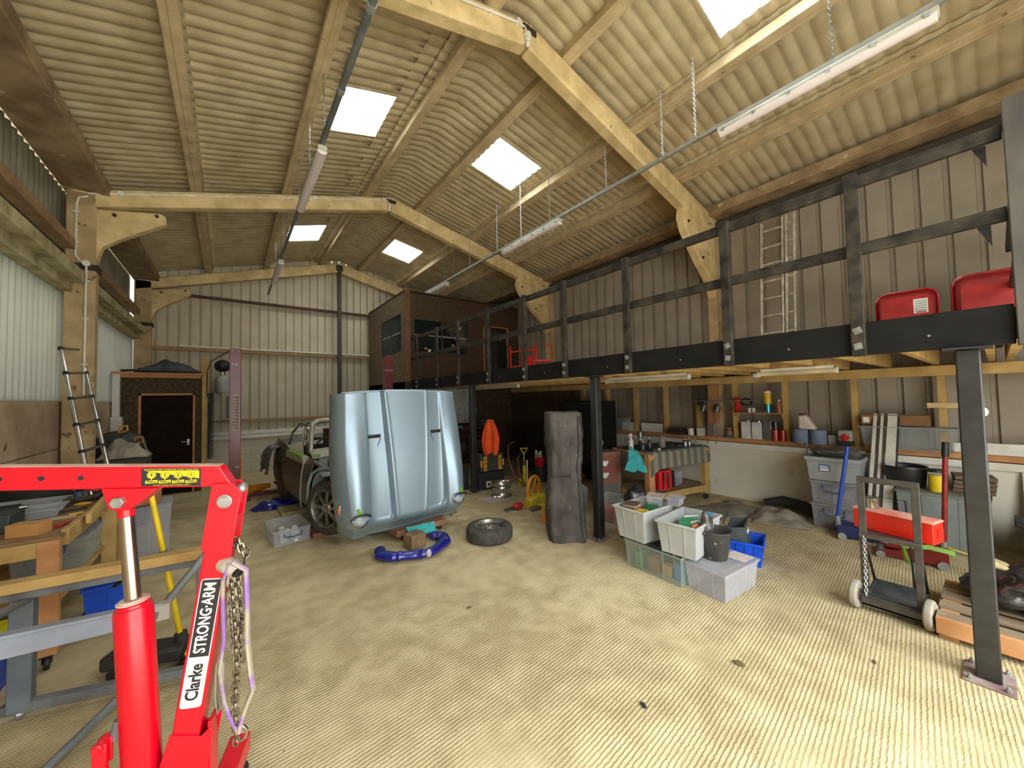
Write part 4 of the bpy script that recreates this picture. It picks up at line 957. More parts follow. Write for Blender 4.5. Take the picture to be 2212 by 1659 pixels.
for x, n_, kg in ((.105, '4', '250KG'), (.065, '3', '500KG'), (.025, '2', '750KG'), (-.015, '1', '1000KG')):
    z = dz(x)+.008
    a = obj('number_disc', MB().cyl((x, y_+.001, z), (x, y_+.0020, z), .0135, n=24), m_dyel, dec); 
    obj('number_ring', MB().tube([(x+.0105*math.cos(q), y_+.0022, z+.0105*math.sin(q)) for q in [2*PI*i/20 for i in range(20)]], .0007, 4, closed=True), m_ink, dec)
    text('number', n_, .015, m_ink, dec, (x, y_+.0026, z), rt_, bold=.0003)
    obj('pointer', MB().box((x-.0012, y_+.001, z-.019), (x+.0012, y_+.002, z-.012)), m_dyel, dec)
    obj('weight_field', MB().box((x-.018, y_+.001, z-.031), (x+.018, y_+.002, z-.020)), m_dyel, dec)
    text('weight', kg, .0105, m_ink, dec, (x, y_+.0026, z-.0255), rt_, bold=.0002)
# brand decal up the post
ang = math.atan2(d.y, d.x)
def pq(t, o): a = pl(t, o); return a
def rrect(t0, t1, o0, o1, r, n=5):
    P = []
    for ct, co, a0 in ((t1-r, o1-r, 0), (t1-r, o0+r, -PI/2), (t0+r, o0+r, PI), (t0+r, o1-r, PI/2)):
        for i in range(n+1):
            a = a0+PI/2*i/n*(1 if a0 in (0,) else 1); P.append((ct, co, a))
    return P
def rr2(t0, t1, o0, o1, r):
    P = []
    for ct, co, a0 in ((t1-r, o1-r, 0), (t0+r, o1-r, PI/2), (t0+r, o0+r, PI), (t1-r, o0+r, 3*PI/2)):
        for i in range(6): a = a0+PI/2*i/5; P.append(pq(ct+r*math.cos(a), co+r*math.sin(a)))
    return P
T0, T1, TM = .545, 1.02, .73
yy_ = HW+.0005
db = obj('brand_decal', MB().prism(rr2(T0, T1, -.034, .034, .012), (0, yy_+.0012, 0), (1, 0, 0), (0, 0, 1), .0012), m_dwhite, cr, label='black and white brand decal')
obj('black_field', MB().prism([pq(TM, -.0305), pq(TM, .0305), pq(T1-.006, .0305), pq(T1-.004, .022), pq(T1-.004, -.0305)], (0, yy_+.0018, 0), (1, 0, 0), (0, 0, 1), .0008), m_ink, db)
# letters read upwards: text x axis = up the post, seen from +Y
up3 = Vector((d.x, 0, d.y)); nrm = Vector((0, 1, 0)); yax = nrm.cross(up3)
eu = Matrix((up3, yax, nrm)).transposed().to_euler()
c = pl((TM+T1)/2, 0); text('brand_lettering', 'STRONG·ARM', .052, m_dwhite, db, (c[0], yy_+.0022, c[1]), eu, sx=.80, bold=.0012)
c = pl((TM+T0)/2, 0); text('brand_lettering', 'Clarke', .056, m_ink, db, (c[0], yy_+.0017, c[1]), eu, sx=.88, bold=.0014)
# pivot bolts
mb = MB().cyl((PV[0], -HW-.03, PV[1]), (PV[0], HW+.026, PV[1]), .021, n=6).cyl((PV[0], HW+.012, PV[1]), (PV[0], HW+.014, PV[1]), .026, n=20); obj('pivot_bolt', mb, m_steelw, cr, bevel=.002)
obj('pivot_pin', MB().cyl((-.168, -.03, 1.405), (-.168, .02, 1.405), .015, n=14).ball((-.175, .02, 1.405), .018), m_steelw, cr)
# ram
rb = (.195, 1.395); rbz = (.165, .99)
obj('ram_bracket', MB().prism([(.085, 1.437), (.245, 1.452), (.225, 1.378), (.20, 1.365), (.17, 1.365), (.15, 1.378)][::-1], (0, HW+.004, 0), (1, 0, 0), (0, 0, 1), 2*HW+.008), m_cr, boom, bevel=.003)
obj('ram_bolt', MB().cyl((.195, -HW-.02, 1.398), (.195, HW+.02, 1.398), .021, n=6), m_steelw, boom, bevel=.002)
ram = obj('ram_cylinder', MB().lathe([(.030, .0), (.053, .002), (.056, .012), (.056, .70), (.052, .712), (.046, .714), (.045, .724), (.036, .728), (.036, .736), (.028, .738)], (.128, 0, .29), (.039, 0, .70), 32), m_cr, cr, smooth=35)
obj('ram_rod', MB().cyl((.165, 0, .98), (.193, 0, 1.345), .0235, n=24), m_plate, ram, label='polished steel ram rod')
obj('rod_collar', MB().cyl((.1925, 0, 1.335), (.195, 0, 1.375), .0245, n=24), m_cr, ram)
obj('wiper_ring', MB().lathe([(.024, 0), (.047, .0), (.047, .004), (.040, .005), (.039, .010), (.024, .011)], (.1685, 0, 1.018), (.04, 0, .7), 28), m_dust, ram)
obj('ram_seat', MB().box((.06, -.055, .245), (.20, .055, .30)).box((.03, -.05, .25), (.09, .05, .34)), m_cr, cr, bevel=.006)
pm = obj('pump', MB().cyl((.20, .03, .30), (.222, .03, .43), .020, n=14).cyl((.222, .03, .42), (.232, .03, .49), .013, n=12), m_cr, cr)
obj('pump_plunger', MB().cyl((.225, .03, .44), (.230, .03, .475), .0105, n=12), m_plate, pm)
obj('pump_fork', MB().box((.212, .008, .475), (.252, .022, .56)).box((.212, .040, .475), (.252, .054, .56)).cyl((.235, .0, .55), (.235, .062, .55), .016, n=12), m_cr, pm, bevel=.003)
obj('pump_handle', MB().bar((.205, .0, .56), (.15, -.10, .92), .032, .012, upv=(0, 1, 0)).cyl((.215, .0, .535), (.20, .0, .60), .018, n=12), m_grey, pm, bevel=.002)
# foot brackets and legs
for s in (-1, 1):
    obj('gusset_plate', MB().prism([(-.04, .10), (.10, .10), (.10, .3), pl(.46, .048), pl(.44, -.05), (-.085, .515), (-.095, .50)], (0, s*(HW+.005)+.004, 0), (1, 0, 0), (0, 0, 1), .008), m_cr, cr, bevel=.002)
obj('gusset_back', MB().box((-.085, -HW, .10), (-.075, HW, .53)), m_cr, cr)
for s in (-1, 1):
    lg = obj('leg', MB().bar((-.10, s*.13, .15), (1.45, s*.42, .15), .06, .075), m_cr, cr, bevel=.004)
    obj('castor', MB().lathe([(0, -.016), (.04, -.016), (.045, 0), (.04, .016), (0, .016)], (1.40, s*.415, .045), (.2, 1, 0), 18).box((1.38, s*.415-.02, .05), (1.42, s*.415+.02, .112)), m_black, lg)
obj('cross_tube', MB().box((-.12, -.34, .10), (-.04, .34, .18)), m_cr, cr, bevel=.004)
obj('cross_wing', MB().prism([(-.14, .32), (-.30, .20), (-.30, .12), (-.12, .12)], (0, .06, 0), (1, 0, 0), (0, 0, 1), .01), m_cr, cr)
for s in (-1, 1): obj('rear_castor', MB().lathe([(0, -.016), (.04, -.016), (.045, 0), (.04, .016), (0, .016)], (-.08, s*.30, .045), (.2, 1, 0), 18).box((-.1, s*.30-.02, .05), (-.06, s*.30+.02, .102)), m_black, cr)
# hook post with strap and chain
obj('rear_handle_stub', MB().cyl((-.085, .0, 1.13), (-.175, .055, 1.085), .021, n=18).cyl((-.175, .055, 1.085), (-.18, .06, 1.082), .017, n=16), m_black, cr)
def W(p): # world of crane-local
    return cr_M @ Vector(p)
cr_M = Matrix.Translation(cr.location) @ Matrix.Rotation(math.radians(163.7), 4, 'Z')
st = thing('lifting_strap', 'grimy lilac webbing strap looped over the stub of the red crane post', 'strap', W((-.16, .05, 1.0)))
m_strap = mat('lilac_strap', (150,108,176), .85, rgb2=(170,160,140), scale=9, lo=.45, hi=.55, bump=.3)
P = [(-.155, .052, 1.125), (-.20, .055, 1.09), (-.205, .055, .95), (-.205, .05, .80), (-.215, .05, .69), (-.225, .05, .62), (-.20, .05, .555), (-.185, .05, .50), (-.18, .05, .47)]
obj('webbing', MB().tube([W(p) for p in P], .017, 8, flat=.55), m_strap, st, True)
P = [(-.145, .055, 1.125), (-.125, .055, 1.06), (-.125, .055, .95), (-.128, .05, .84), (-.115, .05, .72), (-.13, .05, .60), (-.15, .05, .53), (-.175, .05, .47)]
obj('webbing', MB().tube([W(p) for p in P], .014, 8, flat=.55), m_strap, st, True)
P = [(-.125, .045, .80), (-.105, .045, .74), (-.10, .045, .62), (-.11, .045, .56), (-.125, .045, .62), (-.125, .045, .75)]
obj('webbing', MB().tube([W(p) for p in P], .012, 8, flat=.4), mat('grey_strap', (150,144,128), .85), st, True)
obj('strap_cuff', MB().cyl(W((-.115, .015, 1.115)), W((-.15, .04, 1.10)), .031, n=20).cyl(W((-.15, .04, 1.10)), W((-.168, .05, 1.085)), .028, n=20), mat('grimy_cuff', (196,184,170), .85, rgb2=(160,150,134), scale=20), st, True, label='pale grimy wrapped cuff')
def link_chain(pts, L=.032, r=.0042, wd=.011, m=None, par=None, name='chain_link'):
    """interlocking oval links following a path, one mesh"""
    mb = MB(); acc = 0; segs = []
    for a, b in zip(pts[:-1], pts[1:]): segs.append((Vector(a), Vector(b)))
    tot = sum((b-a).length for a, b in segs); n = int(tot/(L*.72)); k = 0
    for i in range(n):
        s_ = i*L*.72; q = s_
        for a, b in segs:
            l = (b-a).length
            if q <= l: break
            q -= l
        dd = (b-a).normalized(); c_ = a+dd*q; x, y, _ = basis(dd); ax = x if i % 2 else y
        P = []
        for j in range(12):
            t_ = 2*PI*j/12; P.append(c_+dd*(L/2-wd*.5)*(1 if math.cos(t_) > 0 else -1)*min(1, abs(math.cos(t_))*1.6)+dd*wd*.5*math.cos(t_)+ax*wd*math.sin(t_)*.8)
        mb.tube(P, r, 5, closed=True)
    return mb
ch = thing('lifting_chain', 'steel chain hanging in a bunch from the red crane post', 'chain', W((-.16, .03, 1.0)))
for P in ([(-.10, .02, 1.22), (-.17, .03, 1.20), (-.19, .035, 1.12)], [(-.12, .02, 1.20), (-.20, .03, 1.16), (-.185, .03, 1.09)],
          [(-.15, .05, 1.06), (-.165, .05, .86), (-.17, .05, .70), (-.165, .05, .60), (-.17, .05, .40)], [(-.17, .045, 1.06), (-.185, .045, .90), (-.175, .045, .78)], [(-.145, .045, 1.05), (-.15, .045, .90), (-.165, .045, .76)], [(-.16, .035, 1.05), (-.175, .035, .82), (-.185, .035, .70)]):
    obj('chain_length', link_chain([W(p) for p in P], .036, .0042, .012), mat('chain_steel', (150,142,126), .35, .9, rgb2=(110,100,84), scale=30), ch, True, smooth=60)
obj('shackle', MB().tube([W(p) for p in ((-.19, .05, .49), (-.205, .05, .47), (-.20, .05, .44), (-.175, .05, .43), (-.165, .05, .46))], .006, 8), m_chr, ch, True, label='bright shackle')

# ------------------------------------------------------------------ grey steel trestle with a timber rail
tr_ = thing('steel_trestle', 'grey painted steel trestle frame with a timber on its top rail, behind the crane', 'trestle', (-.55, 3.35, 0))
obj('top_rail', MB().bar((-1.20, 3.42, .70), (-.10, 3.16, .745), .05, .05), m_grey, tr_, True, bevel=.003)
obj('timber_rail', MB().bar((-1.20, 3.40, .757), (-.10, 3.14, .80), .095, .055), m_wood, tr_, True, bevel=.003, label='pale timber on the top rail')
obj('leg', MB().box((-.97, 3.38, .06), (-.88, 3.46, .68)), mat('blue_grey_paint', (106,116,124), .5, rgb2=(84,92,100), scale=5), tr_, True, bevel=.004)
obj('leg', MB().box((-.16, 3.12, .06), (-.09, 3.18, .72)), m_grey, tr_, True, bevel=.004)
obj('foot_rail', MB().bar((-1.0, 3.44, .07), (-.08, 3.14, .07), .06, .05), m_grey, tr_, True, bevel=.004)
ch_ = obj('channel', MB().bar((-.93, 2.32, .86), (-.30, 2.78, .64), .02, .085).bar((-.93, 2.34, .90), (-.30, 2.80, .68), .07, .012), mat('blue_grey_light', (146,154,168), .5, rgb2=(124,130,140), scale=4), tr_, True, bevel=.002, label='pale blue-grey channel bar')
obj('channel_end', MB().box((-.31, 2.76, .60), (-.25, 2.82, .68)), mat('pale_steel', (186,180,168), .5), ch_, True)
obj('brace_tube', MB().cyl((-.10, 2.95, .85), (-.34, 2.86, .56), .021, n=14), m_grey, tr_, True)
obj('brace_tube', MB().cyl((-.10, 3.14, .70), (-.10, 2.95, .85), .018, n=12).cyl((-.90, 3.40, .66), (-.93, 2.34, .86), .02, n=12), m_grey, tr_, True)
obj('brace_tube', MB().cyl((-.42, 3.26, .09), (-.72, 2.72, .04), .021, n=14), m_grey, tr_, True)
for x, y in ((-.93, 3.42), (-.12, 3.15), (-.72, 2.72)):
    obj('castor', MB().lathe([(0, -.012), (.025, -.012), (.028, 0), (.025, .012), (0, .012)], (x, y, .028), (1, .3, 0), 16), m_steelw, tr_, True)
jk = thing('trolley_jack', 'black trolley jack with a tall yellow handle, standing behind the crane', 'jack', (-.25, 3.35, 0))
obj('frame', MB().bar((-.62, 3.62, .09), (-.20, 3.42, .10), .17, .09), mat('jack_black', (52,48,44), .6, rgb2=(38,36,34)), jk, True, bevel=.02)
obj('handle_socket', MB().cyl((-.24, 3.44, .10), (-.255, 3.45, .20), .035, n=14).cyl((-.20, 3.36, .10), (-.28, 3.50, .10), .045, n=14), mat('jack_black', (52,48,44), .6), jk, True)
h = obj('handle', MB().cyl((-.255, 3.45, .18), (-.42, 3.52, 1.16), .016, n=14), mat('yellow_handle', (238,204,10), .4), jk, True, label='bright yellow handle')
obj('handle_grip', MB().cyl((-.42, 3.52, 1.16), (-.45, 3.533, 1.34), .021, n=14), mat('grip', (96,92,84), .8), h, True)
obj('handle_joint', MB().cyl((-.338, 3.485, .68), (-.352, 3.49, .76), .022, n=14), m_grey, h, True)
obj('side_knob', MB().cyl((-.205, 3.35, .10), (-.205, 3.335, .10), .022, n=8), m_dyel, jk, True)
obj('jack_wheel', MB().cyl((-.58, 3.50, .035), (-.55, 3.74, .035), .035, n=16).cyl((-.24, 3.30, .035), (-.16, 3.54, .035), .035, n=16), m_black, jk, True)

solo('cord_loop', MB().tube([(-.98+.09*math.cos(a), 2.98+.05*math.sin(a), .008) for a in [2*PI*k/18 for k in range(18)]], .007, 6, closed=True), mat('cord_brown', (120,104,80), .8), 'brown cord loop lying on the floor in the near left corner', 'cord')
# ------------------------------------------------------------------ timber workbench on the left
bx0, bx1, by0, by1, bz = -1.62, -.91, 3.93, 5.45, .87
wb = thing('workbench', 'timber workbench on castors against the left wall, cluttered with tools', 'workbench', (-1.27, 4.7, 0))
obj('bench_top', MB().box((bx0, by0, bz-.02), (bx1, by1, bz)), mat('ply_top', (150,120,84), .7, rgb2=(126,98,66), scale=7), wb, True, bevel=.003)
obj('front_rail', MB().box((bx0+.05, by0-.02, bz-.12), (bx1-.10, by0+.02, bz-.02)), m_wood, wb, True, bevel=.003)
obj('side_rail', MB().box((bx1-.025, by0+.1, bz-.09), (bx1+.015, by1, bz+.02)), m_wood, wb, True, bevel=.003)
obj('back_rail', MB().box((bx0, by1-.04, bz-.12), (bx1, by1, bz-.02)), m_wood, wb, True)
for x, y, m in ((bx1-.10, by0-.025, m_woodo), (bx0+.02, by0, m_woodo), (bx1-.08, by1-.06, m_woodo), (bx1-.06, by1-.18, m_wood), (bx0, by1-.08, m_woodo)):
    l = obj('leg', MB().box((x, y, .095), (x+.10, y+.06, bz-.02)), m, wb, True, bevel=.003)
    obj('castor', MB().lathe([(0, -.014), (.04, -.014), (.045, -.006), (.045, .006), (.04, .014), (0, .014)], (x+.05, y+.03, .045), (1, .2, 0), 20).box((x+.02, y, .085), (x+.08, y+.06, .097)).box((x+.028, y+.015, .04), (x+.033, y+.045, .09)).box((x+.067, y+.015, .04), (x+.072, y+.045, .09)), m_black, l, True)
obj('low_shelf', MB().box((bx0+.05, by0+.05, .40), (bx1-.02, by1-.05, .42)), m_wood, wb, True)
m_card = mat('cardboard', (190,140,80), .8, rgb2=(180,130,72), scale=3)
cb = thing('carton', 'small closed brown cardboard carton near the front of the workbench', 'box', (-1.10, 4.12, bz), -.35)
obj('body', MB().box((-.085, -.055, 0), (.085, .055, .085)), m_card, cb, bevel=.002)
obj('tape', MB().box((-.076, -.015, .0845), (.076, .015, .0862)), mat('clear_tape', (190,176,150), .3), cb)
def crate(name, label, cat, loc, rz, w, d, h, m, taper=.9, rim=.012, lid=None, group=None, ribs=2, wall=.004, handle=None, rimw=.012, solidm=True):
    t = thing(name, label, cat, loc, rz, group)
    def ring(s, z, o=0): a, b = w/2*s+o, d/2*s+o; return [(-a, -b, z), (a, -b, z), (a, b, z), (-a, b, z)]
    vs = ring(taper, .002)+ring(1, h)+ring(1-2*wall/min(w, d), h)+ring(taper-2*wall/min(w, d), wall+.002)
    fs = [(3, 2, 1, 0)]
    for k in range(3):
        for i in range(4): j = (i+1) % 4; fs.append((k*4+i, k*4+j, (k+1)*4+j, (k+1)*4+i))
    fs.append((12, 13, 14, 15)); obj('body', MB().add(vs, fs), m, t, bevel=.004)
    mb = MB(); o = rimw
    vs = ring(1, h-rim, o)+ring(1, h, o)+ring(1, h, -.002)+ring(1, h-rim, -.002); fs = []
    for k in range(4):
        for i in range(4): j = (i+1) % 4; fs.append((k*4+i, k*4+j, ((k+1) % 4)*4+j, ((k+1) % 4)*4+i))
    obj('rim', mb.add(vs, fs), m, t, bevel=.003)
    mb = MB()
    for sx in (-1, 1):
        for k in range(ribs):
            f = (k+.5)/ribs*2-1
            mb.bar((f*w/2*taper*.8, sx*d/2*taper, .01), (f*w/2*.8, sx*d/2, h-rim), .012, .008, upv=(0, 1, 0))
        for k in range(ribs):
            f = (k+.5)/ribs*2-1
            mb.bar((sx*w/2*taper, f*d/2*taper*.8, .01), (sx*w/2, f*d/2*.8, h-rim), .008, .012, upv=(0, 1, 0))
    if ribs: obj('rib', mb, m, t)
    if lid:
        obj('lid', MB().box((-w/2-o*1.3, -d/2-o*1.3, h+.0005), (w/2+o*1.3, d/2+o*1.3, h+.012)).box((-w/2+.03, -d/2+.03, h+.012), (w/2-.03, d/2-.03, h+.018)), lid, t, bevel=.004)
    if handle:
        for s in (-1, 1):
            obj('handle', MB().tube([(-w*.22, s*(d/2+.004), h-.03), (-w*.22, s*(d/2+.014), h*.62), (0, s*(d/2+.02), h*.56), (w*.22, s*(d/2+.014), h*.62), (w*.22, s*(d/2+.004), h-.03)], .006, 8), handle, t)
    return t
m_clr = clearmat('clear_plastic', (206,212,208), .10); m_clr2 = clearmat('frosted_plastic', (206,204,212), .17)
m_gcr = mat('grey_green_crate', (182,184,184), .5, rgb2=(168,172,172), scale=4); m_dkg = mat('grey_tub', (146,150,150), .55, rgb2=(130,134,134), scale=4)
m_blue = mat('blue_plastic', (16,76,196), .4, rgb2=(14,66,176)); m_bhand = mat('blue_handle', (52,60,120), .5)
crate('plastic_tray', 'open grey plastic parts tray on the workbench, behind the carton', 'tray', (-1.30, 4.75, bz), .1, .42, .30, .07, m_dkg, ribs=0)
crate('plastic_tray', 'second grey parts tray, against the wall on the workbench', 'tray', (-1.38, 5.15, bz), -.05, .40, .30, .06, m_dkg, ribs=0)
solo('grinder_case', MB().box((-1.50, 4.25, bz), (-1.22, 4.5, bz+.13)), mat('dark_teal_case', (44,56,56), .5), 'dark teal case at the left edge of the workbench', 'case', bevel=.01)
pw = thing('power_drill', 'black cordless drill lying on the grey tray', 'drill', (-1.36, 4.62, bz+.072))
obj('body', MB().cyl((-.10, 0, .035), (.08, 0, .04), .03, n=14).box((-.03, -.02, -.0), (.02, .02, .03)), m_black, pw); obj('chuck', MB().cyl((.08, 0, .04), (.12, 0, .04), .018, .012, n=14), m_chr, pw)
solo('angle_grinder', MB().cyl((-1.12, 5.08, bz+.03), (-.98, 5.2, bz+.03), .028, n=14).cyl((-1.14, 5.05, bz+.005), (-1.14, 5.05, bz+.05), .05, n=20), mat('dark_brown_tool', (54,42,34), .6), 'dark brown angle grinder on the workbench', 'grinder')
solo('yellow_glove', MB().ball((-1.03, 4.98, bz+.016), (.06, .03, .016)), mat('yellow_glove', (206,160,60), .8), 'yellow work glove lying on the workbench', 'glove')
solo('heat_gun', MB().cyl((-1.02, 5.28, bz+.03), (-.93, 5.33, bz+.035), .026, n=14).box((-1.10, 5.22, bz+.0), (-1.0, 5.30, bz+.035)), m_black, 'black power tool at the far end of the workbench', 'tool', bevel=.004)
for k, (x, y, a) in enumerate(((-1.02, 4.88, .5), (-1.08, 4.92, .9), (-.98, 5.05, .3), (-1.0, 5.12, 1.2))):
    q = Vector((math.cos(a), math.sin(a), 0)); c_ = Vector((x, y, bz+.006))
    solo('spanner', MB().bar(c_-q*.04, c_+q*.04, .008, .004).cyl(c_+q*.05+Vector((0, 0, -.003)), c_+q*.05+Vector((0, 0, .003)), .012, n=8), m_chr, ['chrome spanner nearest the yellow glove', 'chrome spanner lying left of the glove', 'chrome spanner beside the bench edge', 'chrome spanner farthest along the bench'][k], 'spanner', 'chrome spanners on the workbench')
for k, (x, y) in enumerate(((-1.0, 5.17), (-.97, 5.2), (-1.03, 5.2), (-.99, 5.24))):
    solo('socket', MB().lathe([(.007, 0), (.011, 0), (.011, .022), (.007, .022), (.007, .004)], (x, y, bz), n=12), m_chr, 'chrome socket standing on the workbench in front of the black tool', 'socket', 'loose sockets on the workbench')
solo('paper_sheet', MB().box((-1.16, 4.52, bz), (-.98, 4.62, bz+.002), Matrix.Rotation(.2, 3, 'Z')), m_white, 'printed white paper lying on the workbench', 'paper')
solo('yellow_handled_file', MB().cyl((-1.02, 4.56, bz+.012), (-.95, 4.60, bz+.012), .011, n=10).bar((-1.22, 4.44, bz+.008), (-1.02, 4.56, bz+.010), .016, .006), mat('ochre_handle', (224,178,80), .5), 'yellow handled tool lying on the workbench beside the paper', 'tool')
solo('pry_bar', MB().bar((-1.25, 4.66, bz+.01), (-.97, 4.82, bz+.012), .014, .01), m_black, 'long dark bar lying across the workbench', 'bar')
solo('red_screwdriver', MB().cyl((-1.0, 4.20, bz+.012), (-.95, 4.3, bz+.012), .012, n=10).cyl((-1.05, 4.10, bz+.01), (-1.0, 4.20, bz+.012), .005, n=8), mat('tool_red', (170,50,36), .5), 'red handled screwdriver beside the carton', 'screwdriver')
crate('storage_box', 'clear lidded storage box on the lower shelf of the workbench', 'storage box', (-1.15, 4.95, .42), 0, .42, .55, .24, m_clr, lid=m_clr, ribs=1, handle=m_bhand)
crate('blue_bin', 'blue plastic bin under the workbench', 'bin', (-.78, 4.45, .14), .2, .26, .34, .21, m_blue, taper=.86, ribs=1)
solo('bin_stand', MB().box((-.90, 4.28, 0), (-.66, 4.62, .138)), m_grey, 'low grey box under the blue bin', 'box', bevel=.004)
crate('storage_box', 'pale lidded plastic box standing beyond the workbench end', 'storage box', (-.72, 6.0, 0), .1, .36, .42, .62, m_clr2, lid=m_clr2, ribs=1)
solo('carton', MB().box((-.90, 5.7, .66), (-.62, 5.98, .86), Matrix.Rotation(.2, 3, 'Z')), mat('carton_dark', (142,100,66), .8), 'brown carton standing on the pale plastic box', 'box', bevel=.003)
tm = thing('timber_frame', 'upright timber frame with a diagonal brace at the bench end', 'frame', (-.85, 5.6, 0))
obj('upright', MB().box((-.90, 5.52, 0), (-.84, 5.58, 1.02)), m_wood, tm, True, bevel=.003)
obj('diagonal', MB().bar((-.86, 5.50, 1.0), (-.86, 4.30, .885), .03, .075), m_wood, tm, True, bevel=.003)
solo('black_lever', MB().bar((-.70, 4.20, .355), (-.60, 4.32, .42), .03, .012), m_black, 'black lever sticking out beside the blue bin', 'lever')
crate('storage_box', 'blue lidded box at the foot of the grey trestle', 'storage box', (-1.25, 3.75, 0), 0, .3, .3, .3, m_blue, ribs=0)
solo('yellow_case', MB().box((-1.4, 3.6, .35), (-1.05, 3.85, .42)), mat('yellow_case', (210,200,20), .5), 'flat yellow case under the front of the workbench', 'case')

# ------------------------------------------------------------------ things along the left wall and at the corner room
tlad = thing('telescopic_ladder', 'telescopic aluminium ladder leaning on the left concrete column', 'ladder', (-1.4, 6.9, 0))
P0, P1 = Vector((-1.14, 6.35, .1)), Vector((-1.62, 6.98, 2.50)); P2, P3 = Vector((-.98, 6.75, .1)), Vector((-1.60, 7.50, 2.50))
A0, A1, B0, B1 = Vector((-1.20, 6.10, .75)), Vector((-1.60, 6.75, 2.45)), Vector((-1.15, 6.75, .75)), Vector((-1.56, 7.3, 2.50))
A0 = A1+(A0-A1)*1.42; B0 = B1+(B0-B1)*1.42
for a, b in ((A0, A1), (B0, B1)):
    n = 8
    for k in range(n):
        p = a.lerp(b, k/n); q = a.lerp(b, (k+1)/n); obj('tube_section', MB().cyl(p, q, .030-.0018*k, n=14), mat('bright_aluminium', (222,222,220), .18, .9), tlad, True)
        obj('collar', MB().cyl(q-(q-p)*.06, q+(q-p)*.05, .034-.0015*k, n=14), m_black, tlad, True)
for k in range(1, 9):
    obj('rung', MB().bar(A0.lerp(A1, k/8), B0.lerp(B1, k/8), .035, .022), mat('rung_grey', (120,116,106), .5, .5), tlad, True)
mm_ = thing('compressor', 'dark bellied machine with orange handles in the corner beside the store room', 'machine', (-1.35, 8.6, 0))
obj('drum', MB().ball((-1.42, 8.75, 1.10), (.32, .30, .25), 22, 14).box((-1.6, 8.6, .5), (-1.2, 9.0, .9)), mat('charcoal_drum', (64,66,66), .5, rgb2=(44,46,46)), mm_, True)
obj('leg_frame', MB().box((-1.62, 8.5, 0), (-1.58, 8.54, .95)).box((-1.22, 8.5, 0), (-1.18, 8.54, .95)).box((-1.62, 8.98, 0), (-1.58, 9.02, .95)).box((-1.22, 8.98, 0), (-1.18, 9.02, .95)), m_grey, mm_, True)
for c_, s_ in (((-1.36, 8.62, 1.37), 0), ((-1.17, 8.55, 1.18), .2)):
    x, y, z = c_; obj('orange_handle', MB().tube([(x-.05, y, z-.05), (x-.045, y, z+.05), (x+.04, y, z+.055), (x+.05, y, z-.02), (x+.0, y, z-.04)], .016, 8, closed=True), mat('orange_plastic', (212,150,50), .5), mm_, True, label='orange handle')
obj('hose', MB().tube([(-1.12, 8.55, 1.15), (-1.05, 8.55, .95), (-1.06, 8.55, .5), (-1.1, 8.6, .05)], .012, 8).tube([(-1.5, 8.4, 1.0), (-1.3, 8.42, 1.28)], .008, 6), mat('hose_grey', (130,124,108), .6), mm_, True)
cloth('grey_sack', -1.22, 7.9, .98, .52, .45, .26, mat('grey_sacking', (168,158,140), .9, rgb2=(136,126,110)), 'grey crumpled sack heaped in front of the dark machine', 'sack', 21)
solo('sack_crate', MB().box((-1.48, 7.65, 0), (-.96, 8.1, .98)), mat('dark_box', (70,62,52), .8), 'dark box holding up the grey sack', 'box', bevel=.01)
lt = thing('loose_tyre', 'black tyre lying on a drum beside the left wall', 'tyre', (-1.46, 5.70, .86))
lt.scale = (.85, .85, 1)
obj('tread', MB().lathe([(.19, -.06), (.24, -.075), (.28, -.05), (.29, 0), (.28, .05), (.24, .075), (.19, .06), (.19, -.06)], (0, 0, .08), n=36), mat('dark_rubber', (46,44,40), .8), lt)
solo('oil_drum', MB().lathe([(0, 0), (.2, 0), (.2, .02), (.19, .03), (.19, .83), (.2, .84), (.2, .86), (0, .86)], (-1.46, 5.70, 0), n=28), mat('drum_grey', (84,82,76), .6), 'grey drum standing by the left wall under the tyre', 'drum')
fn_ = thing('desk_lamp', 'chrome clamp lamp head on a blue collar, on the far end of the bench', 'lamp', (-1.10, 5.2, bz))
obj('stem', MB().cyl((0, 0, 0), (0, 0, .10), .035, n=16), mat('steel_blue', (70,90,110), .4), fn_); obj('head', MB().ball((0, 0, .13), (.045, .045, .04)).cyl((-.05, -.02, .13), (-.09, -.04, .14), .02, n=12), m_chr, fn_)
obj('red_grip', MB().cyl((.04, 0, .11), (.12, .02, .08), .012, n=10), mat('grip_red', (150,30,30), .5), fn_)
solo('paper_box', MB().box((-1.58, 4.2, bz+.135), (-1.38, 4.5, bz+.17)), mat('purple_box', (170,166,190), .6), 'flat pale purple and yellow packet on the left of the bench', 'packet')
dk = solo('electric_duct', MB().box((-1.70, 9.78, 1.55), (-1.60, 9.88, 2.34)).box((-1.71, 9.74, 1.22), (-1.56, 9.88, 1.55)), m_white, 'pale trunking and switch box on the store room wall', 'trunking', bevel=.006)
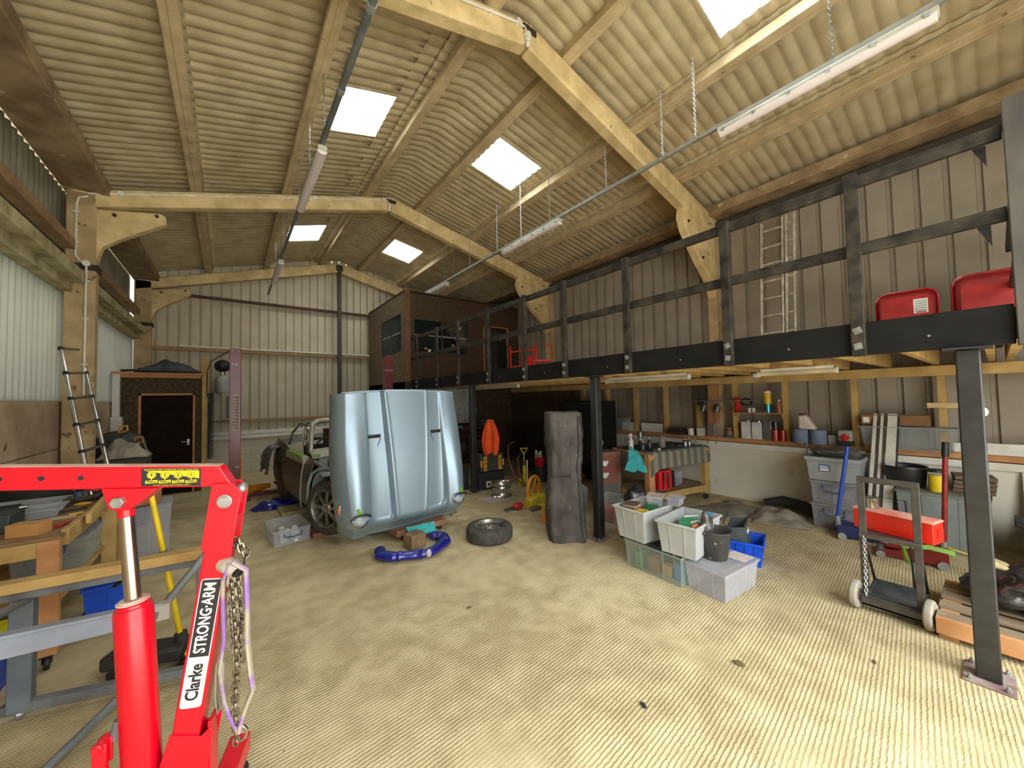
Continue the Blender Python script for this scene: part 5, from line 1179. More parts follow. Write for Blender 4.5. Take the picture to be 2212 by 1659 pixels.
# coiled air hose, compressor unit
hs = MB().tube([(-.30+.05*math.cos(k*.9), 9.86+.05*math.sin(k*.9)-.02, 1.98-k*.0045) for k in range(300)], .009, 5)
solo('coiled_hose', hs, mat('dark_green_hose', (44,54,48), .6), 'dark coiled air hose hanging beside the store room post', 'hose')
au = thing('wall_compressor', 'white tank wall unit with black motor beside the maroon lift post', 'compressor', (-.13, 11.62, 1.2))
obj('tank', MB().lathe([(.03, .42), (.10, .38), (.14, .34), (.145, .30), (.145, -.0), (.12, -.03), (0, -.03)], (-.13, 11.6, 2.05), n=22), mat('tank_white', (190,190,184), .4), au, True)
obj('motor', MB().ball((-.13, 11.55, 2.68), (.17, .14, .15)), m_black, au, True)
obj('neck', MB().cyl((-.13, 11.6, 2.40), (-.13, 11.6, 2.60), .05, n=14), m_chr, au, True)
obj('control_box', MB().box((-.05, 11.5, 1.40), (.15, 11.68, 1.95)), m_grey, au, True, bevel=.02)
obj('heart_sticker', MB().box((.02, 11.49, 1.80), (.10, 11.5, 1.88)), mat('sticker_red', (214,60,50), .5), au, True)
# two post lift
m_mar = mat('maroon_paint', (112,30,40), .35, rgb2=(98,24,34), coat=.3)
def lift(x, label, print_=True):
    t = thing('lift_post', label, 'car lift post', (x, 8.4, 0), 0, 'posts of the two-post car lift')
    obj('column', MB().box((-.08, -.10, .01), (.09, .12, 2.74)), m_mar, t, bevel=.006)
    obj('base', MB().box((-.22, -.22, 0), (.24, .26, .012)), m_mar, t)
    obj('carriage', MB().box((.085, -.06, .12), (.12, .08, .75)), mat('arm_orange', (228,144,24), .45), t, bevel=.004)
    return t
L1 = lift(.08, 'left maroon column of the two-post car lift, with a load chart')
obj('load_chart', MB().box((-.035, -.106, 1.25), (.055, -.1005, 1.92)), mat('chart_pink', (196,176,160), .6), L1, label='pale printed load chart')
mb = MB()
for k in range(11): mb.box((-.025, -.108, 1.30+.055*k), (.008, -.106, 1.32+.055*k)); mb.box((.016, -.108, 1.29+.055*k), (.048, -.106, 1.325+.055*k))
o = obj('chart_drawing', mb, mat('chart_ink', (120,96,84), .6), L1)
text('ce_mark', 'CE', .07, m_dwhite, L1, (0, -.1015, 2.45), (PI/2, 0, 0), sx=1.0)
text('post_number', '1s', .08, m_dwhite, L1, (.04, -.1015, .62), (PI/2, 0, 0))
obj('bolt', MB().cyl((-.03, -.105, 2.70), (-.03, -.1, 2.70), .008, n=8).cyl((.05, -.105, 2.70), (.05, -.1, 2.70), .008, n=8), m_dwhite, L1)
obj('lift_arm', MB().bar((.12, 0, .20), (.55, .35, .13), .10, .09).bar((.12, -.05, .10), (.5, .5, .06), .05, .04), mat('arm_orange', (228,144,24), .45), L1, bevel=.006)
L2 = lift(2.86, 'right maroon column of the two-post car lift, behind the bonnet')
text('maker_plate', '(WERTHER)', .04, m_dwhite, L2, (0, -.1015, 2.42), (PI/2, 0, 0))
obj('ramp_beam', MB().box((.15, .15, .02), (2.6, .30, .06)), m_mar, L1, bevel=.004)
solo('power_cable', MB().tube([(-.36, 9.80, 1.9), (-.36, 9.78, 2.4), (-.30, 9.7, 2.62), (-.1, 9.2, 2.72), (.05, 8.52, 2.75)], .008, 6), m_black, 'black cable looping from the store room post to the left lift column', 'cable')
crt = crate('storage_box', 'open clear plastic box with a blue handle beside the front wheel of the car', 'storage box', (.61, 5.66, 0), math.radians(4), .40, .62, .19, m_clr2, taper=.95, ribs=2, handle=None)
obj('handle', MB().tube([(-.09, -.318, .15), (-.09, -.328, .11), (0, -.335, .10), (.10, -.328, .11), (.10, -.318, .15)], .007, 8), m_bhand, crt)
obj('sticker', MB().box((.02, -.308, .03), (.06, -.300, .05)), m_white, crt)
for k, (x, y, r) in enumerate(((.55, 5.5, .05), (.68, 5.52, .06), (.6, 5.65, .055), (.70, 5.74, .04), (.56, 5.80, .05))):
    solo('plastic_pot', MB().lathe([(0, .0), (r, 0), (r*.9, .09), (r*.5, .11), (0, .11)], (x, y, .008), n=16), mat('milky', (214,214,204), .4), 'white plastic pot in the open clear box, %s' % ['nearest the left front corner', 'nearest the handle on the right', 'in the middle', 'right of the middle', 'farthest back'][k], 'pot', 'white pots in the open clear box')
# ------------------------------------------------------------------ under the loft, right side
# tall grey cover
m_bag = mat('dusty_charcoal_cover', (86,80,76), .75, rgb2=(50,46,44), scale=3.5, bump=.3, bscale=12, fleck=((150,142,134), 22, .70))
tc_ = thing('tall_cover', 'tall upright dusty charcoal zipped cover standing against the middle post', 'cover', (3.365, 3.355, 0), math.radians(-38))
def cov(u, v):
    # rounded square section with creases
    a = 2*PI*u; c, s = math.cos(a), math.sin(a); k = 1/max(abs(c), abs(s)); k = min(k, 1.25)
    w = .205+.010*math.sin(v*9)+.02*(1-v)**3
    x = w*k*c; y = w*k*s; z = v*1.55
    n = .022*nz(x*6+3, z*3.2, y*6)+.022*nz(x*14, z*6, y*14+9)+.010*abs(nz(x*26, z*14, y*26))
    zz = z + (.02*nz(x*8, y*8, 1) if v > .9 else 0)
    return Vector((x*(1+n*4.5), y*(1+n*4.5), zz))
obj('body', MB().grid(cov, 56, 70), m_bag, tc_, smooth=70)
obj('top', MB().add([cov(i/56, 1) for i in range(56)]+[Vector((0, 0, 1.56))], [(i, (i+1) % 56, 56) for i in range(56)]), m_bag, tc_, smooth=70)
obj('zip', MB().tube([cov(.845, v/30)+Vector((.004, -.004, 0)) for v in range(1, 30)], .007, 6), mat('zip_dark', (48,46,46), .6), tc_)
obj('hem', MB().tube([cov(i/40, .06)*1 for i in range(40)], .007, 6, closed=True), m_bag, tc_)
obj('strap', MB().tube([cov(.86, .97)+Vector((0, -.01, 0)), cov(.88, .88)+Vector((.01, -.015, 0)), cov(.93, .80)+Vector((.015, -.015, 0)), cov(.97, .83)+Vector((.02, 0, 0)), cov(.99, .92)+Vector((.01, 0, 0))], .012, 6, flat=.4), m_bag, tc_)
obj('pocket', MB().grid(lambda u, v: cov(.62+.17*u, .50+.44*v)+Vector((0, -.02, 0))*math.sin(PI*u)*math.sin(PI*v), 14, 20), m_bag, tc_, solid=.004)
obj('foot', MB().box((-.15, -.15, 0), (.15, .15, .03)), m_black, tc_)

# stack of plastic crates
A = math.radians(-3)
m_grc = m_gcr
lc = crate('storage_crate', 'long clear crate at the bottom left of the crate stack', 'crate', (3.58, 2.08, 0), A, .66, .62, .27, clearmat('clear_green_plastic', (190,200,188), .12), taper=.95, ribs=2, group=None)
for k, (x, y, c, s, w) in enumerate(((3.36, 2.28, (96,150,96), (.14, .06, .16), 'green packet at the left end'), (3.36, 2.12, (150,100,70), (.10, .10, .14), 'brown packet'), (3.38, 1.99, (200,150,90), (.08, .09, .10), 'tan packet'), (3.37, 1.88, (60,140,200), (.06, .08, .15), 'blue tub'), (3.60, 2.2, (80,90,110), (.16, .16, .18), 'slate packet'), (3.60, 1.95, (110,160,120), (.18, .12, .12), 'pale green packet'))):
    solo('packet', MB().box((x-s[0]/2, y-s[1]/2, .008), (x+s[0]/2, y+s[1]/2, .008+s[2])), mat('packet_%d' % k, c, .6), '%s inside the clear bottom crate' % w, 'packet', bevel=.004)
c1 = crate('storage_crate', 'grey-green crate with shallow boxes in it, upper left of the crate stack', 'crate', (3.46, 2.30, .285), A, .50, .36, .32, m_grc, taper=.84, rim=.02, rimw=.014, ribs=2, group='grey-green crates on the stack')
c2 = crate('storage_crate', 'open grey-green crate with a green folder inside, upper right of the crate stack', 'crate', (3.50, 1.84, .275), math.radians(4), .56, .36, .30, m_grc, taper=.86, rim=.02, rimw=.014, ribs=2, group='grey-green crates on the stack')
crate('food_tub', 'clear tub with a printed label tilted on the upper left crate', 'tub', (3.62, 2.26, .58), .4, .19, .15, .10, m_clr2, taper=.9, ribs=0)
solo('tub_label', MB().box((3.545, 2.165, .60), (3.60, 2.168, .66), Matrix.Rotation(.45, 3, 'Z')), mat('label_grey', (150,150,168), .6), 'grey printed label on the tilted clear tub', 'label') if False else None
crate('food_tub', 'small lidded clear tub on the upper left crate, right of the tilted tub', 'tub', (3.70, 2.08, .60), .2, .17, .12, .07, m_clr2, lid=m_clr2, taper=.95, ribs=0)
solo('green_box', MB().box((3.42, 2.18, .47), (3.62, 2.30, .60), Matrix.Rotation(.5, 3, 'Z')), mat('box_green', (24,104,60), .5), 'dark green box standing in the upper left crate', 'box', bevel=.003)
solo('yellow_packet', MB().box((3.34, 2.20, .47), (3.40, 2.32, .575), Matrix.Rotation(.2, 3, 'Z')), mat('packet_yellow', (226,190,60), .5), 'yellow packet in the left corner of the upper left crate', 'packet', bevel=.003)
for k in range(3):
    solo('paperback', MB().box((3.29, 2.30, .575+.018*k), (3.42, 2.44, .592+.018*k), Matrix.Rotation(.15*k, 3, 'Z')), mat('book_%d' % k, ((120,84,64), (180,160,130), (90,70,60))[k], .7), '%s thin brown box piled on the corner of the upper left crate' % ('lowest', 'middle', 'topmost')[k], 'box', 'thin boxes on the upper left crate')
solo('green_folder', MB().box((3.44, 1.78, .49), (3.62, 1.93, .535), Matrix.Rotation(.3, 3, 'Z')), mat('lid_green', (70,170,120), .5), 'green folder with a label lying in the open upper right crate', 'folder', bevel=.006)
solo('white_tube', MB().cyl((3.46, 1.80, .54), (3.50, 1.74, .56), .010, n=10).cyl((3.56, 1.92, .545), (3.68, 1.84, .55), .007, n=8), m_white, 'thin white tubes lying in the open crate', 'tube')
solo('blue_funnel', MB().lathe([(.01, 0), (.035, .02), (.035, .026), (0, .01)], (3.66, 1.72, .575), n=14), mat('sky_blue', (50,160,220), .4), 'small blue cup on the rim of the open crate', 'cup')
solo('orange_roll', MB().cyl((3.40, 1.76, .51), (3.46, 1.74, .53), .02, n=12), mat('roll_orange', (230,130,100), .6), 'orange roll in the open crate', 'roll')
for (lo, hi, w) in (((3.30, 2.18, .30), (3.62, 2.40, .47), 'left'), ((3.34, 1.74, .29), (3.66, 1.94, .49), 'right')):
    solo('crate_contents', MB().box(lo, hi), mat('dim_contents', (120,116,104), .8, rgb2=(80,78,70), scale=20), 'jumbled things filling the upper %s crate' % w, 'contents', bevel=.01)
# lidded frosted box with bucket
wbx = crate('storage_box', 'frosted storage box with a lid at the near end of the crate stack', 'storage box', (3.50, 1.60, 0), math.radians(-5), .56, .36, .235, m_clr2, taper=.90, lid=m_clr2, ribs=2)
wbx.location = (3.55, 1.58, 0)
obj('printed_label', MB().box((.08, -.16, .2535), (.26, .02, .2545)), mat('label_print', (190,170,160), .7, rgb2=(230,226,220), scale=60), wbx)
m_bkt = mat('splashed_bucket', (66,64,62), .6, rgb2=(48,47,46), scale=5, fleck=((176,172,164), 26, .66))
bk = thing('bucket', 'black plaster-splashed bucket standing on the frosted storage box', 'bucket', (3.53, 1.62, .256))
obj('shell', MB().lathe([(0, 0), (.095, 0), (.10, .01), (.135, .235), (.142, .24), (.142, .255), (.130, .257), (.126, .24), (.09, .015), (0, .015)], n=36), m_bkt, bk)
obj('handle', MB().tube([(.142*math.cos(a), .142*math.sin(a), .238-.028*abs(math.sin(a))) for a in [PI*k/16-.3 for k in range(17)]], .004, 6), m_white, bk, label='pale wire handle')
obj('handle_lug', MB().ball((.142, -.03, .24), (.012, .014, .018)).ball((-.142, .03, .24), (.012, .014, .018)), m_bkt, bk)
obj('rubble', MB().grid(lambda u, v: Vector(((u-.5)*.2, (v-.5)*.2, .17+.05*nz(u*7, v*7, 3))), 14, 14), mat('rubble', (70,62,56), .9, rgb2=(160,110,84), scale=30), bk)
def sack(name, label, cat, c, r, m, seed, group=None, nu=22, nv=16, k=.35, flat=True):
    def f(v):
        d = (v-Vector(c)); q = 1+k*nz(d.x*7/max(r)*.3+seed, d.y*7/max(r)*.3, d.z*7/max(r)*.3)+.12*nz(d.x*30+seed, d.y*30, d.z*30)+.07*abs(nz(d.x*55, d.y*40+seed, d.z*55))
        p = Vector(c)+d*q
        if flat: p.z = max(p.z, c[2]-r[2]*.8)
        return p
    return solo(name, MB().ball(c, r, nu, nv, f), m, label, cat, group, smooth=60)
m_bin = mat('black_bag', (42,42,44), .28, rgb2=(30,30,32), scale=6, bump=.6, bscale=14, spec=.8)
m_sbag = mat('smoky_bag', (110,108,104), .3, rgb2=(60,58,56), scale=8, bump=.5, bscale=20)
sack('plastic_bag', 'smoky crumpled plastic bag stuffed in the black bucket', 'bag', (3.48, 1.66, .54), (.055, .05, .13), m_sbag, 4)
# blue basket and black tub
bb_ = crate('basket', 'blue plastic basket on the floor right of the crate stack', 'basket', (4.33, 1.66, 0), math.radians(16), .38, .30, .235, mat('basket_blue', (14,84,226), .4), taper=.82, rim=.022, rimw=.012, ribs=3)
mb = MB()
for k in range(9): mb.box((-.14+.031*k, -.1475, .16), (-.13+.031*k, -.140, .205))
obj('slot', mb, mat('slot_dark', (10,30,90), .6), bb_)
tb = crate('black_tub', 'dark grey tub with a white label standing in the blue basket', 'tub', (4.31, 1.68, .13), math.radians(16), .37, .15, .25, mat('tub_grey', (82,90,94), .45, rgb2=(64,70,74)), taper=.80, ribs=0, rim=.012)
tb.rotation_euler = (math.radians(-12), 0, math.radians(16))
obj('label_strip', MB().box((-.05, -.080, .15), (.06, -.072, .185)), m_white, tb)
obj('wire_handle', MB().tube([(-.19, .05, .20), (-.19, .10, .31), (.19, .10, .30), (.19, .0, .18)], .006, 8), m_post, tb)
cb3 = crate('storage_box', 'clear box with a blue clip behind the black bucket', 'storage box', (4.10, 2.04, 0), .1, .28, .34, .42, m_clr, ribs=1, handle=m_bhand)
solo('crumpled_paper', MB().ball((4.10, 2.0, .36), (.10, .10, .05), 14, 8, lambda v: v+Vector((.02*nz(v.x*40, v.y*40), 0, .02*nz(v.y*50, v.x*50)))), m_white, 'crumpled white paper on the clear box with blue clips', 'paper') 
solo('paper_stack', MB().box((4.0, 1.92, .01), (4.2, 2.16, .31)), mat('pale_contents', (176,178,176), .8, rgb2=(130,136,140), scale=12), 'pale stuff filling the clear box with blue clips', 'contents', bevel=.01)
# bags and boxes behind the post
sack('bin_bag', 'black bin bag slumped behind the crate stack', 'bag', (3.98, 2.75, .40), (.17, .15, .22), m_bin, 8)
solo('bag_box', MB().box((3.84, 2.62, 0), (4.12, 2.9, .20)), mat('dark_box', (70,62,52), .8), 'dark box under the black bin bag', 'box', bevel=.01)
crate('storage_box', 'clear box with orange contents beside the middle post', 'storage box', (4.30, 3.36, 0), .1, .36, .36, .33, m_clr, ribs=1, handle=m_bhand)
solo('orange_contents', MB().box((4.18, 3.24, .01), (4.42, 3.48, .18)), mat('brick_orange', (226,130,90), .7), 'orange block inside the clear box beside the post', 'block', bevel=.01)
solo('grey_wedge', MB().prism([(0, 0), (.5, 0), (.5, .30), (0, .62)], (4.02, 4.12, 0), (1, 0, 0), (0, 0, 1), .12), mat('wedge_grey', (130,132,128), .6), 'grey sloping panel behind the clear orange-filled box', 'panel_board')
hc = thing('animal_cage', 'brown slatted crate with red mesh and two white heart labels beside the bench', 'cage', (4.74, 3.80, 0), math.radians(-18))
obj('body', MB().box((-.17, -.15, .38), (.17, .15, .88)), mat('cage_brown', (122,96,80), .7, rgb2=(104,80,66), scale=4), hc)
mb = MB()
for k in range(9): mb.box((-.16+.036*k, -.158, .40), (-.155+.036*k, -.155, .86))
for k in range(11): mb.box((-.165, -.160, .41+.044*k), (.165, -.156, .414+.044*k))
obj('mesh_grille', mb, mat('cage_red', (190,84,70), .5), hc)
obj('rail', MB().box((-.17, -.166, .60), (.17, -.158, .63)).box((-.17, -.166, .80), (.17, -.158, .82)), mat('cage_rail', (150,70,56), .6), hc)
for z in (.72, .54): obj('heart_label', MB().prism([(0, -.05), (.045, .0), (.04, .035), (.018, .035), (0, .02), (-.03, .04), (-.05, .03), (-.05, -.04)], (-.11, -.166, z), (1, 0, 0), (0, 0, 1), .004), m_white, hc)
obj('stand', MB().box((-.16, -.14, 0), (.16, .14, .38)), mat('grey_stand', (100,98,94), .7), hc)

# ------------------------------------------------------------------ spray bench with a patterned cover
pb = thing('painting_bench', 'timber bench on castors with a patterned cloth over its top', 'bench', (5.6, 3.1, 0))
# corners in plan: near-left, near-right, far-right, far-left
NL, NR, FR, FL = Vector((4.98, 3.20, 0)), Vector((6.36, 2.98, 0)), Vector((6.48, 3.72, 0)), Vector((5.12, 3.96, 0))
def plank(a, b, z0, z1, w, m, name, bevel=.003):
    a = Vector(a); b = Vector(b); return obj(name, MB().bar((a.x, a.y, (z0+z1)/2), (b.x, b.y, (z0+z1)/2), w, z1-z0), m, pb, True, bevel=bevel)
mb = MB().add([(*p.xy, z) for z in (.84, .87) for p in (NL, NR, FR, FL)], [(3, 2, 1, 0), (4, 5, 6, 7), (0, 1, 5, 4), (1, 2, 6, 5), (2, 3, 7, 6), (3, 0, 4, 7)]); obj('bench_top', mb, m_woodo, pb, True)
for p, m in ((NL, m_woodo), (NR, m_wood), (FR, m_wood), (FL, m_wood)):
    cx = p.lerp((NL+FR)/2, .07)
    l = obj('leg', MB().cbox((cx.x, cx.y, .47), (.12, .09, .74), Matrix.Rotation(-.16, 3, 'Z')), m, pb, True, bevel=.003)
    obj('castor', MB().lathe([(0, -.016), (.042, -.016), (.048, -.006), (.048, .006), (.042, .016), (0, .016)], (cx.x, cx.y, .048), (1, .4, 0), 20).cbox((cx.x, cx.y, .096), (.07, .07, .008)), m_black, l, True)
plank(NL.lerp(NR, .04), NR.lerp(NL, .04), .15, .25, .04, m_wood, 'front_rail'); plank(FL, FR, .15, .25, .04, m_wood, 'back_rail'); plank(NL, FL, .15, .25, .04, m_wood, 'side_rail'); plank(NR, FR, .15, .25, .04, m_wood, 'side_rail')
mb = MB().add([(*p.xy, z) for z in (.235, .25) for p in (NL, NR, FR, FL)], [(3, 2, 1, 0), (4, 5, 6, 7), (0, 1, 5, 4), (1, 2, 6, 5), (2, 3, 7, 6), (3, 0, 4, 7)]); obj('low_shelf', mb, mat('ply_shelf', (150,130,104), .8), pb, True)
def pattern_mat():
    m = bpy.data.materials.new('patterned_cloth'); m.use_nodes = True; t = NT(m)
    out = t.n('ShaderNodeOutputMaterial'); p = t.n('ShaderNodeBsdfPrincipled'); p.inputs['Roughness'].default_value = .9; t.l(p.outputs[0], out.inputs[0])
    tc = t.n('ShaderNodeTexCoord'); mp = t.n('ShaderNodeMapping'); mp.inputs['Scale'].default_value = (1, 1, 1); t.l(tc.outputs['Object'], mp.inputs[0])
    sx = t.n('ShaderNodeSeparateXYZ'); t.l(mp.outputs[0], sx.inputs[0])
    # bands along x, zigzag motif inside each
    a = t.n('ShaderNodeMath', operation='MULTIPLY', i_1=230.0); t.l(sx.outputs['Z'], a.inputs[0]); s1 = t.n('ShaderNodeMath', operation='SINE'); t.l(a.outputs[0], s1.inputs[0])
    b = t.n('ShaderNodeMath', operation='MULTIPLY', i_1=210.0); t.l(sx.outputs['X'], b.inputs[0]); s2 = t.n('ShaderNodeMath', operation='SINE'); t.l(b.outputs[0], s2.inputs[0])
    ml = t.n('ShaderNodeMath', operation='MULTIPLY'); t.l(s1.outputs[0], ml.inputs[0]); t.l(s2.outputs[0], ml.inputs[1])
    c = t.n('ShaderNodeMath', operation='MULTIPLY', i_1=38.0); t.l(sx.outputs['X'], c.inputs[0]); s3 = t.n('ShaderNodeMath', operation='SINE'); t.l(c.outputs[0], s3.inputs[0])
    ad = t.n('ShaderNodeMath', operation='MULTIPLY_ADD', i_1=.34); t.l(s3.outputs[0], ad.inputs[0]); t.l(ml.outputs[0], ad.inputs[2])
    cr_ = t.n('ShaderNodeValToRGB'); cr_.color_ramp.interpolation = 'LINEAR'; cr_.color_ramp.elements[0].position = .0; cr_.color_ramp.elements[1].position = .45
    cr_.color_ramp.elements[0].color = lin4((70,72,70)); cr_.color_ramp.elements[1].color = lin4((182,176,152)); t.l(ad.outputs[0], cr_.inputs[0]); t.l(cr_.outputs[0], p.inputs['Base Color']); return m
m_pat = pattern_mat()
def cl(u, v):
    # v 0..1: 0 = hem of the front drop, .3 = front edge of the bench, 1 = rear edge
    p = NL.lerp(NR, u*1.01+.01); q = FL.lerp(FR, u)
    if v < .34:
        f = v/.34; n_ = Vector((-.16, -.98, 0)); drop = (.26+.10*sst(.15, 0, u)*1+.02*nz(u*5, 3))*(1-f)
        return p+n_*(.014+.012*nz(u*9, f*2, 1)*(1-f)+.012*(1-f))+Vector((0, 0, .876-drop))
    f = (v-.34)/.66; r_ = p.lerp(q, f); return Vector((r_.x, r_.y, .876+.004*nz(u*6, v*6)))
cvr = solo('bench_cloth', MB().grid(lambda u, v: cl(u, v), 60, 34), m_pat, 'grey and cream patterned cloth hanging over the front of the bench', 'cloth', smooth=70, solid=.003)
def cl2(u, v): p = cl(.0+u, .36+.64*v); return p+Vector((0, 0, .0035))
solo('bench_mat', MB().grid(cl2, 24, 12), mat('teal_grey_mat', (96,112,114), .8, rgb2=(78,92,96)), 'blue-grey cloth covering the top of the bench', 'cloth', solid=.002)
zb = .885
def bottle(x, y, z, r, h, m, label, cat='bottle', group=None, neck=.35, cap=None, name='bottle'):
    t = thing(name, label, cat, (x, y, z), 0, group)
    obj('body', MB().lathe([(0, 0), (r, 0), (r, h*.55), (r*.8, h*.68), (r*neck, h*.78), (r*neck, h*.9), (0, h*.9)], n=18), m, t)
    obj('cap', MB().lathe([(0, h*.88), (r*neck*1.3, h*.88), (r*neck*1.2, h), (0, h)], n=14), cap or m_white, t); return t
m_alb = mat('grey_metal', (150,150,146), .3, .8); m_smoke = clearmat('smoky_plastic', (150,140,140), .5)
sb = bottle(5.06, 3.55, zb, .038, .22, m_white, 'white trigger spray bottle standing behind the turquoise towel', 'spray bottle')
obj('trigger_head', MB().bar((.03, 0, .245), (-.05, .0, .235), .022, .028).bar((.0, 0, .24), (.0, 0, .20), .018, .018).bar((-.035, 0, .23), (-.045, 0, .19), .008, .012), m_white, sb, bevel=.003)
c_ = thing('paint_cup', 'upright metal cup on a frosted bottle on the left of the bench', 'cup', (5.42, 3.62, zb))
obj('bottle_part', MB().lathe([(0, 0), (.042, 0), (.042, .13), (.03, .15), (0, .15)], n=18), clearmat('white_frost', (220,220,220), .7), c_)
obj('cup_part', MB().lathe([(0, .15), (.03, .15), (.04, .16), (.044, .25), (.05, .255), (0, .255)], n=18), m_alb, c_)
for k, (x, y, w) in enumerate(((5.18, 3.42, 'left'), (5.26, 3.52, 'middle'), (5.33, 3.40, 'right'))):
    bottle(x, y, zb, .034, .14+.02*k, mat('dark_bottle', (60,60,62), .3), '%s of the three small dark bottles beside the spray bottle' % w, 'bottle', 'small dark bottles on the bench', neck=.5, cap=m_alb)
bottle(5.62, 3.35, zb, .05, .19, m_smoke, 'smoky plastic cup standing near the middle of the bench', 'cup', neck=.9, cap=m_smoke, name='plastic_cup')
for k, (x, y, r, h, w) in enumerate(((6.02, 3.18, .042, .13, 'round grey metal pot with a small black knob at the right of the bench'), (6.12, 3.16, .034, .13, 'grey pointed metal nozzle bottle at the right of the bench'), (6.26, 3.12, .030, .11, 'small dark pump jar at the right end of the bench'))):
    bottle(x, y, zb, r, h, m_alb if k < 2 else m_smoke, w, 'bottle', neck=.28, cap=m_alb)
gn = thing('spray_gun', 'black and chrome spray gun lying on the bench', 'spray gun', (5.86, 3.25, zb))
obj('body', MB().cyl((-.10, 0, .022), (.06, 0, .022), .018, n=12).bar((.02, 0, .02), (.08, -.06, .015), .022, .02), m_black, gn); obj('air_cap', MB().cyl((-.13, 0, .022), (-.10, 0, .022), .026, n=14), m_alb, gn)
solo('flat_tool', MB().box((5.46, 3.24, zb), (5.58, 3.27, zb+.008), Matrix.Rotation(.2, 3, 'Z')), m_black, 'small flat black tool lying on the bench mat', 'tool')
solo('tape_roll', MB().lathe([(.03, 0), (.05, 0), (.05, .035), (.03, .035), (.03, 0)], (5.20, 3.24, zb), n=20), mat('dark_brown', (58,34,26), .6), 'dark roll of tape at the left front corner of the bench', 'tape')
solo('crumpled_tissue', MB().ball((5.30, 3.22, zb+.016), (.035, .03, .018), 10, 6, lambda v: v+Vector((.01*nz(v.x*80, v.y*80), 0, .008*nz(v.y*90, v.x*70)))), m_white, 'crumpled white tissue beside the tape roll on the bench', 'tissue')
# turquoise towel hanging over the bench end
def tow(u, v):
    a = (u-.5)*2; w = .07+.20*v
    x = 4.84+a*w+.03*nz(u*6, v*3); y = 3.40-.17*a*w-.13*v**.7-.035*math.cos(u*15+v*2)*v
    z = .955-.05*abs(a)-v*(.36-.10*abs(a-.25))*(1+.15*nz(u*2.5, 5))+.03*math.cos(u*12)*(1-v)*.6
    return Vector((x, y, z))
solo('turquoise_towel', MB().grid(tow, 40, 20), m_turq, 'turquoise microfibre towel hanging off the left end of the bench', 'towel', smooth=70, solid=.006)
rg = thing('red_tool_bag', 'bright red and black bag on the low shelf of the patterned bench', 'bag', (5.50, 3.32, .25), math.radians(-10))
obj('body', MB().grid(lambda u, v: Vector((.15*(u*2-1)*(1-.06*v), -.085-.014*abs(math.sin(u*9.4)), .30*v)), 24, 6).box((-.145, -.085, 0), (.145, .08, .295)), mat('bag_red', (222,26,30), .6), rg)
obj('black_side', MB().box((.12, -.07, .0), (.24, .08, .27)), m_black, rg, bevel=.02)
obj('strap', MB().tube([(-.06, -.095, .02), (-.05, -.105, .25), (0, -.02, .34), (.06, -.10, .25), (.05, -.105, .02)], .010, 6), m_black, rg)
solo('grey_box', MB().box((5.88, 3.3, .25), (6.1, 3.55, .50), Matrix.Rotation(.25, 3, 'Y')), m_clr2, 'pale tilted plastic box on the low shelf of the bench', 'box') if False else crate('plastic_tub', 'pale plastic tub right of the red bag on the bench shelf', 'tub', (5.92, 3.35, .25), .1, .24, .22, .22, m_clr2, ribs=0)

# ------------------------------------------------------------------ shelf behind the studs
def shelf_unit():
    t = thing('wall_shelf', 'small timber shelf between two studs holding tins', 'shelf', (6.72, 2.3, 1.0))
    obj('board', MB().box((6.60, 1.99, 1.415), (6.84, 2.66, 1.43)), m_woodo, t, True)
    obj('batten', MB().box((6.72, 1.985, 1.35), (6.80, 2.01, 1.415)), m_wood, t, True)
    obj('batten', MB().box((6.72, 2.63, 1.35), (6.80, 2.655, 1.415)), m_wood, t, True)
shelf_unit()
def tin(x, y, z, r, h, m, label, group=None, cat='tin', sq=False, capm=None, name='tin'):
    t = thing(name, label, cat, (x, y, z), 0, group)
    if sq: obj('body', MB().box((-r*.55, -r, 0), (r*.55, r, h)), m, t, bevel=.004)
    else: obj('body', MB().lathe([(0, 0), (r, 0), (r, h), (r*.92, h+.003), (0, h+.003)], n=22), m, t)
    if capm: obj('cap', MB().cyl((0, -r*.4 if sq else 0, h), (0, -r*.4 if sq else 0, h+(.02 if sq else h*.18)), r*(.3 if sq else .9), n=14), capm, t)
    return t
m_tin = mat('shiny_tin', (196,196,190), .2, .95); m_wt = mat('white_tin', (222,222,220), .35)
m_rtin = mat('red_tin', (160,24,26), .25, coat=.3)
tin(6.70, 2.50, 1.005, .068, .27, m_wt, 'left white rectangular tin on the shelf', sq=True, group='white tins', capm=m_tin)
tin(6.70, 2.345, 1.005, .068, .27, m_wt, 'right white rectangular tin on the shelf', sq=True, group='white tins', capm=m_tin)
tin(6.70, 2.20, 1.005, .055, .30, m_tin, 'tall shiny square tin beside the white tins', sq=True)
tin(6.69, 2.10, 1.005, .052, .16, m_rtin, 'left red tin on the shelf', group='red tins'); tin(6.69, 2.00, 1.005, .045, .16, m_rtin, 'right red tin on the shelf against the stud', group='red tins')
tin(6.69, 2.095, 1.168, .040, .12, mat('dark_tin', (70,66,66), .3, .7), 'dark shiny tin standing on the left red tin')
tin(6.68, 2.60, 1.43, .036, .24, mat('red_can', (214,40,34), .35), 'tall bright red box standing on the upper shelf', sq=True)
tin(6.68, 2.44, 1.43, .026, .07, m_wt, 'left small white pot on the upper shelf', group='small white pots'); tin(6.68, 2.38, 1.43, .024, .07, m_wt, 'right small white pot on the upper shelf', group='small white pots')
b_ = tin(6.68, 2.18, 1.43, .042, .135, mat('teal_can', (70,150,160), .25, .6), 'teal can at the right of the upper shelf')
y_ = tin(6.68, 2.18, 1.568, .050, .17, mat('yellow_tub', (226,190,30), .4), 'yellow tub with a white and red lid on top of the teal can')
